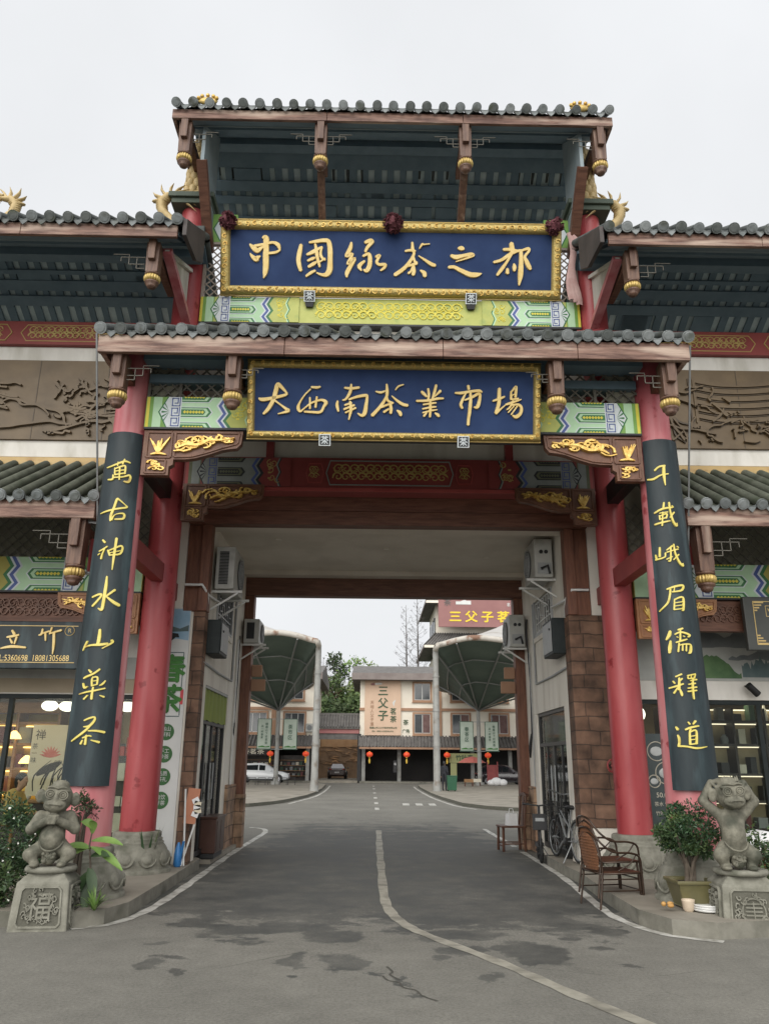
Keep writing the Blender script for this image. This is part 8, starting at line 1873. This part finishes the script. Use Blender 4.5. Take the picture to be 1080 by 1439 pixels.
for k, (x, lab) in enumerate(((-8.75, 'red lantern at the left shop house, behind the canopy mast'), (-5.65, 'red lantern at the right end of the left shop house'), (-.06, 'red lantern left of the peach sign shop opening'), (3.2, 'red lantern on the second post of the cream shop house'), (6.75, 'red lantern beside the right canopy corner pole'), (10.35, 'red lantern behind the right canopy mast'))): lantern_thing(x, 73.2, 2.40, lab)
def small_shop_bits():
    s = thing('hanging_shop_sign', 'small yellow green hanging shop sign near the right corner pole', 'sign', (7.85, 73.5, 2.0)); m = MB(); m.bx(6.95, 9.6, 73.5, 73.6, 1.75, 2.55, 'sign_lime'); m.build('panel', s); m = MB(); text(m, '竹叶青', .52, fY(73.5), 'sign_green_ink', 8.3, 2.15, .02, bold=.04); m.build('writing', s)
    m = MB(); m.bx(7.05, 7.6, 73.3, 73.38, .45, 1.72, 'sign_lime'); one(m, 'yellow_poster', 'narrow yellow green poster standing under the hanging shop sign', 'poster')
    s = thing('shop_sign_strip', 'dark sign strip with pale characters over the far left shop', 'sign', (-11, 73.5, 2.5)); m = MB(); m.bx(-13, -8.9, 73.4, 73.5, 2.25, 2.85, 'shop_dark'); m.build('board', s); m = MB(); text(m, '天香茗茶', .5, fY(73.4), 'box_cream', -10.6, 2.55, .02, bold=.02, asp=1.3); m.build('writing', s)
    rg = random.Random(9)
    for k, (x0, x1) in enumerate(((-8.2, -5.8), (-11.4, -8.6))):
        sh = thing('shop_shelf', ['dark shelf of tea tins in the far left shop beside the lantern', 'dark shelf of tea tins in the far left shop behind the white car'][k], 'shelf', ((x0+x1)/2, 76, .1)); m = MB()
        for z in (.5, .95, 1.4, 1.85): m.bx(x0, x1, 75.8, 76.2, z, z+.05, 'shelf_wood')
        m.bx(x0, x1, 76.22, 76.25, .1, 2.3, 'shelf_dark'); m.build('rack', sh); m = MB()
        for z in (.55, 1.0, 1.45):
            x = x0+.1
            while x < x1-.2: w = rg.uniform(.12, .3); m.bx(x, x+w, 75.85, 76.1, z, z+rg.uniform(.15, .32), rg.choice(['box_green', 'box_cream', 'black', 'box_grey', 'box_maroon'])); x += w+rg.uniform(.05, .25)
        m.build('tea_tin', sh)
    m = MB(); m.bx(2.05, 2.35, 73.95, 74.0, .9, 1.9, 'black'); text(m, '福', .22, fY(73.95), 'cloth_white', 2.2, 1.6, .01); one(m, 'post_notice', 'small dark notice with white mark on the post by the second lantern', 'notice')
    m = MB(); m.bx(9.3, 10.15, 66.4, 66.5, .13, 1.6, 'rail_red')
    for x in (9.33, 10.12): m.bx(x-.04, x+.04, 66.35, 66.55, .13, 1.85, 'rail_red')
    one(m, 'red_board', 'upright red board in front of the dark car on the right', 'board')
    t = thing('wheelie_bin', 'green wheeled bin at the foot of the right corner pole', 'bin', (4.75, 48.8, .13)); m = MB(); m.box((4.75, 48.8, .55), (.50, .55, .74), 'bin_green', taper=1.15); m.build('body', t, .02); m = MB(); m.box((4.75, 48.8, .96), (.60, .66, .07), 'bin_green'); m.build('lid', t, .02)
    for q in (-.2, .2): m = MB(); m.tube([(4.75+q-.03, 49.05, .22), (4.75+q+.03, 49.05, .22)], .09, 'rubber', 12); m.build('wheel', t)
    for k, (x, y, lab) in enumerate(((7.05, 60, 'small wooden stall box left of the right canopy mast'), (7.75, 61.2, 'small pale box beside the right canopy mast'), (9.35, 62.0, 'white bag heap right of the canopy mast'))):
        m = MB()
        if k < 2: m.bx(x-.32, x+.32, y-.2, y+.2, .4, .62, 'box_cream' if k else 'shelf_wood'); [m.bar((x+a*.28, y+b*.15, .13), (x+a*.24, y+b*.15, .4), .05, .05, 'chair_wood') for a in (-1, 1) for b in (-1, 1)]
        else:
            for (dx, dz, r) in ((0, .42, .42), (.45, .36, .34), (-.4, .34, .3)): m.ball((x+dx, y, dz), (r, .3, r*.72), 'cloth_white', 14, 9)
        one(m, ['stall_table', 'stall_table', 'bag_heap'][k], lab, ['table', 'table', 'bag'][k])
    m = MB(); x, y = 9.55, 52.0
    for a in (-1, 1):
        for b in (-1, 1): m.tube([(x+a*.16, y+b*.14, .13), (x-a*.02, y+b*.12, .72)], .018, 'black', 6)
    m.bx(x-.2, x+.2, y-.18, y+.18, .72, .75, 'black'); m.tube([(x-.18, y, .75), (x-.2, y, 1.15)], .02, 'black', 6); one(m, 'folding_stool', 'black folding chair standing on the right paved island', 'stool')
    t = thing('metal_rack', 'thin dark metal rack around the foot of the left canopy mast', 'rack', (-7.1, 60, .13)); m = MB()
    for x in (-8.6, -7.9, -7.2, -6.4, -5.8): m.tube([(x, 59.8, .13), (x, 59.8, .62), (x+.5, 59.8, .62), (x+.5, 59.8, .13)], .022, 'dark_metal', 6)
    m.build('hoop', t)
    # umbrella over the right stall
    t = thing('stall_umbrella', 'dusty pink stall umbrella beside the dark car on the right', 'umbrella', (8.9, 68, .1)); m = MB(); m.lathe([(1.15, 0), (.6, .36), (.04, .5)], (8.3, 68, 1.75), 'lotus_pink', 8, smooth=False); m.build('canopy', t); m = MB(); m.tube([(8.3, 68, .1), (8.3, 68, 2.25)], .025, 'grey_metal', 6); m.build('pole', t)
pm('sign_lime', (.30, .31, .14), (.36, .36, .17), scale=2, rough=.7)
pm('bin_green', (.012, .07, .035), (.018, .095, .045), scale=3, rough=.5)
small_shop_bits()
def air_unit_far():
    t = thing('air_conditioner', 'white air conditioner on the left shop house wall beside a window', 'air conditioner', (-5.4, 74.8, 4.3)); m = MB(); m.bx(-5.85, -5.22, 74.6, 74.98, 4.32, 5.05, 'ac_white'); m.build('body', t, .03); m = MB(); m.tube([(-5.5, 74.58, 4.68), (-5.5, 74.6, 4.68)], .24, 'box_grey', 18); m.build('fan_grille', t)
air_unit_far()
# ------------------------------------------------------------------ cars
def car(x, y, rot, paint, label, L=4.5, Wd=1.82, H=1.62, z=0, suv=True, hood_open=False):
    t = thing('parked_car', label, 'car', (x, y, z)); M = Matrix.Rotation(rot, 3, 'Z'); O = Vector((x, y, z)); T = lambda p: tuple(O+M @ Vector(p)); h = L/2
    # cross sections along the length: (x, half width low, half width belt, z bottom, z belt, z top, half width roof)
    if suv: sec = [(-h, .70, .72, .42, .82, .86, .60), (-h+.08, .82, .85, .30, .95, 1.00, .66), (-h+.35, .88, .90, .26, 1.00, 1.36, .62), (-h+.75, .90, .91, .26, 1.00, H-.06, .62), (-.2, .90, .91, .26, .98, H, .66), (.35, .90, .91, .26, .97, H-.06, .64), (1.05, .90, .90, .26, .96, 1.10, .70), (1.25, .89, .89, .27, .95, 1.00, .74), (h-.45, .86, .86, .28, .88, .92, .70), (h-.10, .78, .79, .32, .74, .78, .62), (h, .64, .66, .40, .62, .64, .5)]
    else: sec = [(-h, .70, .72, .42, .86, .90, .60), (-h+.06, .82, .84, .30, .96, 1.0, .68), (-h+.55, .87, .88, .24, .96, 1.02, .72), (-h+1.15, .88, .89, .24, .95, H-.06, .58), (-.1, .89, .90, .24, .94, H, .60), (.45, .89, .90, .24, .92, H-.08, .60), (1.15, .88, .89, .24, .92, 1.0, .70), (h-.4, .85, .86, .26, .84, .88, .70), (h-.08, .78, .79, .30, .72, .76, .62), (h, .66, .68, .38, .62, .64, .5)]
    k = Wd/1.82; m = MB(); vs = []; n = 12
    for (a, wl, wb, zb, zl, zt, wr) in sec:
        wl, wb, wr = wl*k, wb*k, wr*k; zm = (zb+zl)/2
        ring = [(-wl*.9, zb), (-wl, zb+.10), (-wb*1.0, zm), (-wb*.985, zl), (-wr-.03, zl+(zt-zl)*.80), (-wr*.82, zt), (wr*.82, zt), (wr+.03, zl+(zt-zl)*.80), (wb*.985, zl), (wb, zm), (wl, zb+.10), (wl*.9, zb)]
        vs += [T((a, q, zz)) for q, zz in ring]
    fs = [(i*n+j, i*n+(j+1) % n, (i+1)*n+(j+1) % n, (i+1)*n+j) for i in range(len(sec)-1) for j in range(n)]
    m.add(vs, fs, paint, True); m.add(vs[:n], [tuple(range(n))], paint); m.add(vs[-n:], [tuple(range(n))[::-1]], paint)
    # dark glass band laid just outside the cabin sides and screens
    gi = [i for i, s_ in enumerate(sec) if s_[5]-s_[4] > .25]; lo, hi = gi[0], gi[-1]
    P = lambda i, j, o: Vector(vs[i*n+j])+(Vector(vs[i*n+j])-O-M @ Vector((sec[i][0], 0, 0.9)))*o
    for j0, j1 in ((3, 4), (8, 7)):
        for i in range(lo, hi):
            a, b_, c, d = P(i, j0, .012), P(i+1, j0, .012), P(i+1, j1, .012), P(i, j1, .012); q = lambda u, v: (a.lerp(b_, u)).lerp(d.lerp(c, u), v); m.add([q(.05, .12), q(.95, .12), q(.95, .92), q(.05, .92)], [(0, 1, 2, 3)], 'car_glass')
    for i0, i1 in ((lo-1, lo+1), (hi, hi+1)):
        a, b_, c, d = P(i0, 4, .015), P(i1, 4, .015), P(i1, 7, .015), P(i0, 7, .015); q = lambda u, v: (a.lerp(b_, u)).lerp(d.lerp(c, u), v)
        m.add([q(.10, .06), q(.90, .06), q(.90, .94), q(.10, .94)], [(0, 1, 2, 3)], 'car_glass')
    m.build('body', t)
    for a in (-h+.82, h-.86):
        for s in (-1, 1):
            c = Vector((a, s*(.80*k), .34)); w = MB(); w.tube([T(c+Vector((0, -s*.1, 0))), T(c+Vector((0, s*.115, 0)))], .34, 'rubber', 22); o = w.build('wheel', t)
            w = MB(); w.tube([T(c+Vector((0, s*.112, 0))), T(c+Vector((0, s*.125, 0)))], .225, 'wheel_alloy', 18)
            for q in range(5): ang = q*1.2566; w.bar(T(c+Vector((0, s*.13, 0))), T(c+Vector((math.cos(ang)*.2, s*.13, math.sin(ang)*.2))), .05, .02, 'dark_metal')
            w.build('rim', o)
            w = MB(); w.tube([T(c+Vector((math.cos(q/14*3.1416)*.385, s*.115, math.sin(q/14*3.1416)*.385))) for q in range(15)], .03, 'black', 6); w.build('wheel_arch', t)
    for s in (-1, 1):
        m = MB(); m.ball(T((h-.16, s*.60*k, .74)), (.14, .16, .075), 'car_lamp', 12, 8, M); m.build('headlight', t)
        m = MB(); m.ball(T((-h+.06, s*.62*k, .88)), (.08, .17, .07), 'car_tail', 12, 8, M); m.build('tail_light', t)
        m = MB(); m.ball(T((.82, s*1.0*k, 1.02)), (.07, .10, .07), paint, 10, 7, M); m.build('mirror', t)
    m = MB(); m.box(T((-h-.002, 0, .62)), (.02, .46, .12), 'car_lamp', M); m.build('number_plate', t)
    m = MB(); m.bar(T((-1.4, .93*k, .30)), T((1.4, .93*k, .30)), .04, .14, 'black'); m.bar(T((-1.4, -.93*k, .30)), T((1.4, -.93*k, .30)), .04, .14, 'black'); m.build('sill', t)
    return t
car(-9.0, 70.4, 0, 'car_white', 'white sport utility car parked side-on before the left shops')
car(-3.22, 84.0, R_(90), 'car_brown', 'dark maroon saloon car parked before the mural wall', 4.6, 1.80, 1.45, .18, False)
car(11.2, 70.6, 0, 'car_dark', 'dark sport utility car parked side-on before the right shops')
person(4.42, 49.9, .13, R_(150), ('cloth_dark', 'cloth_dark'), 'person in dark clothes standing by the green bin', 1.66)
person(13.3, 66.6, .1, R_(20), ('cloth_red', 'cloth_dark'), 'person in a bright red jacket at the far right, by the parked dark car', 1.6)
# ------------------------------------------------------------------ trees behind the houses
def leafy_tree(x, y, h, r, mats, seed, label, n=1300, size=.55, z0=0, cl=16):
    t = thing('leafy_tree', label, 'tree', (x, y, z0)); m = MB(); rg = random.Random(seed); m.tube([(x, y, z0), (x+rg.uniform(-.3, .3), y, z0+h*.4), (x+rg.uniform(-.5, .5), y, z0+h*.75)], [.32, .22, .08], 'bark', 8)
    for i in range(6): a = rg.uniform(0, 6.28); b = h*rg.uniform(.35, .65); m.tube([(x, y, z0+b), (x+math.cos(a)*r[0]*.4, y+math.sin(a)*r[1]*.4, z0+b+1), (x+math.cos(a)*r[0]*.8, y+math.sin(a)*r[1]*.8, z0+b+2.2)], [.14, .09, .03], 'bark', 6)
    m.build('trunk', t); m = MB(); foliage(m, (x, y, z0+h-r[2]), r, n, size, mats, seed, cl, .3, .6); m.build('crown', t)
D, Mi, S = 'leaf_dark', 'leaf_mid', 'leaf_spring'
for i, (x, y, h, r, mats, lab, n, sz, z0) in enumerate((
    (-4.6, 100, 7.5, (3.0, 2.5, 3.2), [D, Mi, 'leaf_hill'], 'dense green tree over the tiled gate roof, left half', 1900, .5, 2), (-2.0, 101, 7.6, (2.8, 2.5, 3.2), [D, Mi, Mi], 'dense green tree over the tiled gate roof, right half', 1900, .5, 2),
    (-3.2, 106, 8.9, (3.4, 2, 3.2), [Mi, S, Mi], 'yellowish green tree behind the tiled gate roof, in the middle', 1700, .5, 3), (-5.6, 104, 7.4, (2.2, 2, 2.0), ['leaf_red', Mi, 'leaf_mid'], 'reddish brown bushy tree behind the left canopy pole', 1000, .4, 5),
    (-1.5, 112, 12.2, (2.6, 2, 2.2), [S, S, 'leaf_light'], 'pale spring green tree crown against the sky left of the shop house', 650, .42, 4), (-4.6, 112, 12.8, (1.3, 1.3, 2.8), [D, D, 'leaf_hill'], 'tall narrow dark tree against the sky left of the pale green one', 800, .4, 4), (-6.5, 109, 8.5, (2, 2, 2), [D, Mi], 'mid green tree just behind the left canopy pole', 900, .45, 4))):
    leafy_tree(x, y, h, r, mats, 200+i, lab, n, sz, z0)
def bare_tree(x, y, z0, h, seed, label, spread=.16, group=None, n=90):
    t = thing('bare_tree', label, 'tree', (x, y, z0), group); rg = random.Random(seed); m = MB(); m.tube([(x, y, z0), (x+.1, y, z0+h*.5), (x, y, z0+h)], [.26, .15, .02], 'twig', 7); m.build('trunk', t); m = MB()
    for i in range(n):
        u = .12+.86*(i/n); z = z0+h*u; a = rg.uniform(0, 6.28); l = h*spread*(1.1-u)**.65*rg.uniform(.5, 1.1); e = (x+math.cos(a)*l, y+math.sin(a)*l, z+l*rg.uniform(.5, 1.1)); mid = (x+math.cos(a)*l*.5, y+math.sin(a)*l*.5, z+l*.25); m.tube([(x, y, z), mid, e], [.05*(1.15-u), .035*(1.15-u), .012], 'twig', 4, False)
        for k in range(5): q = rg.uniform(.3, .95); p = Vector(mid).lerp(Vector(e), q); d = Vector((rg.uniform(-1, 1), rg.uniform(-1, 1), rg.uniform(.1, 1))); m.tube([p, p+d*l*.28], [.018, .008], 'twig', 3, False)
    m.build('crown', t)
bare_tree(4.75, 110, 0, 22.8, 301, 'tall slender bare tree behind the shop house roof, the shorter left one', .11, 'tall bare trees behind the roofs', 120)
bare_tree(6.3, 110, 0, 24.6, 302, 'tall slender bare tree behind the shop house roof, beside the tall building', .12, 'tall bare trees behind the roofs', 130)
bare_tree(-6.6, 111, 3, 12.5, 303, 'leafless tree with fine branches left of the dark narrow tree', .34, None, 70)
bare_tree(-3.1, 113, 3, 12.6, 304, 'leafless tree with fine branches between the dark and pale green trees', .34, None, 60)
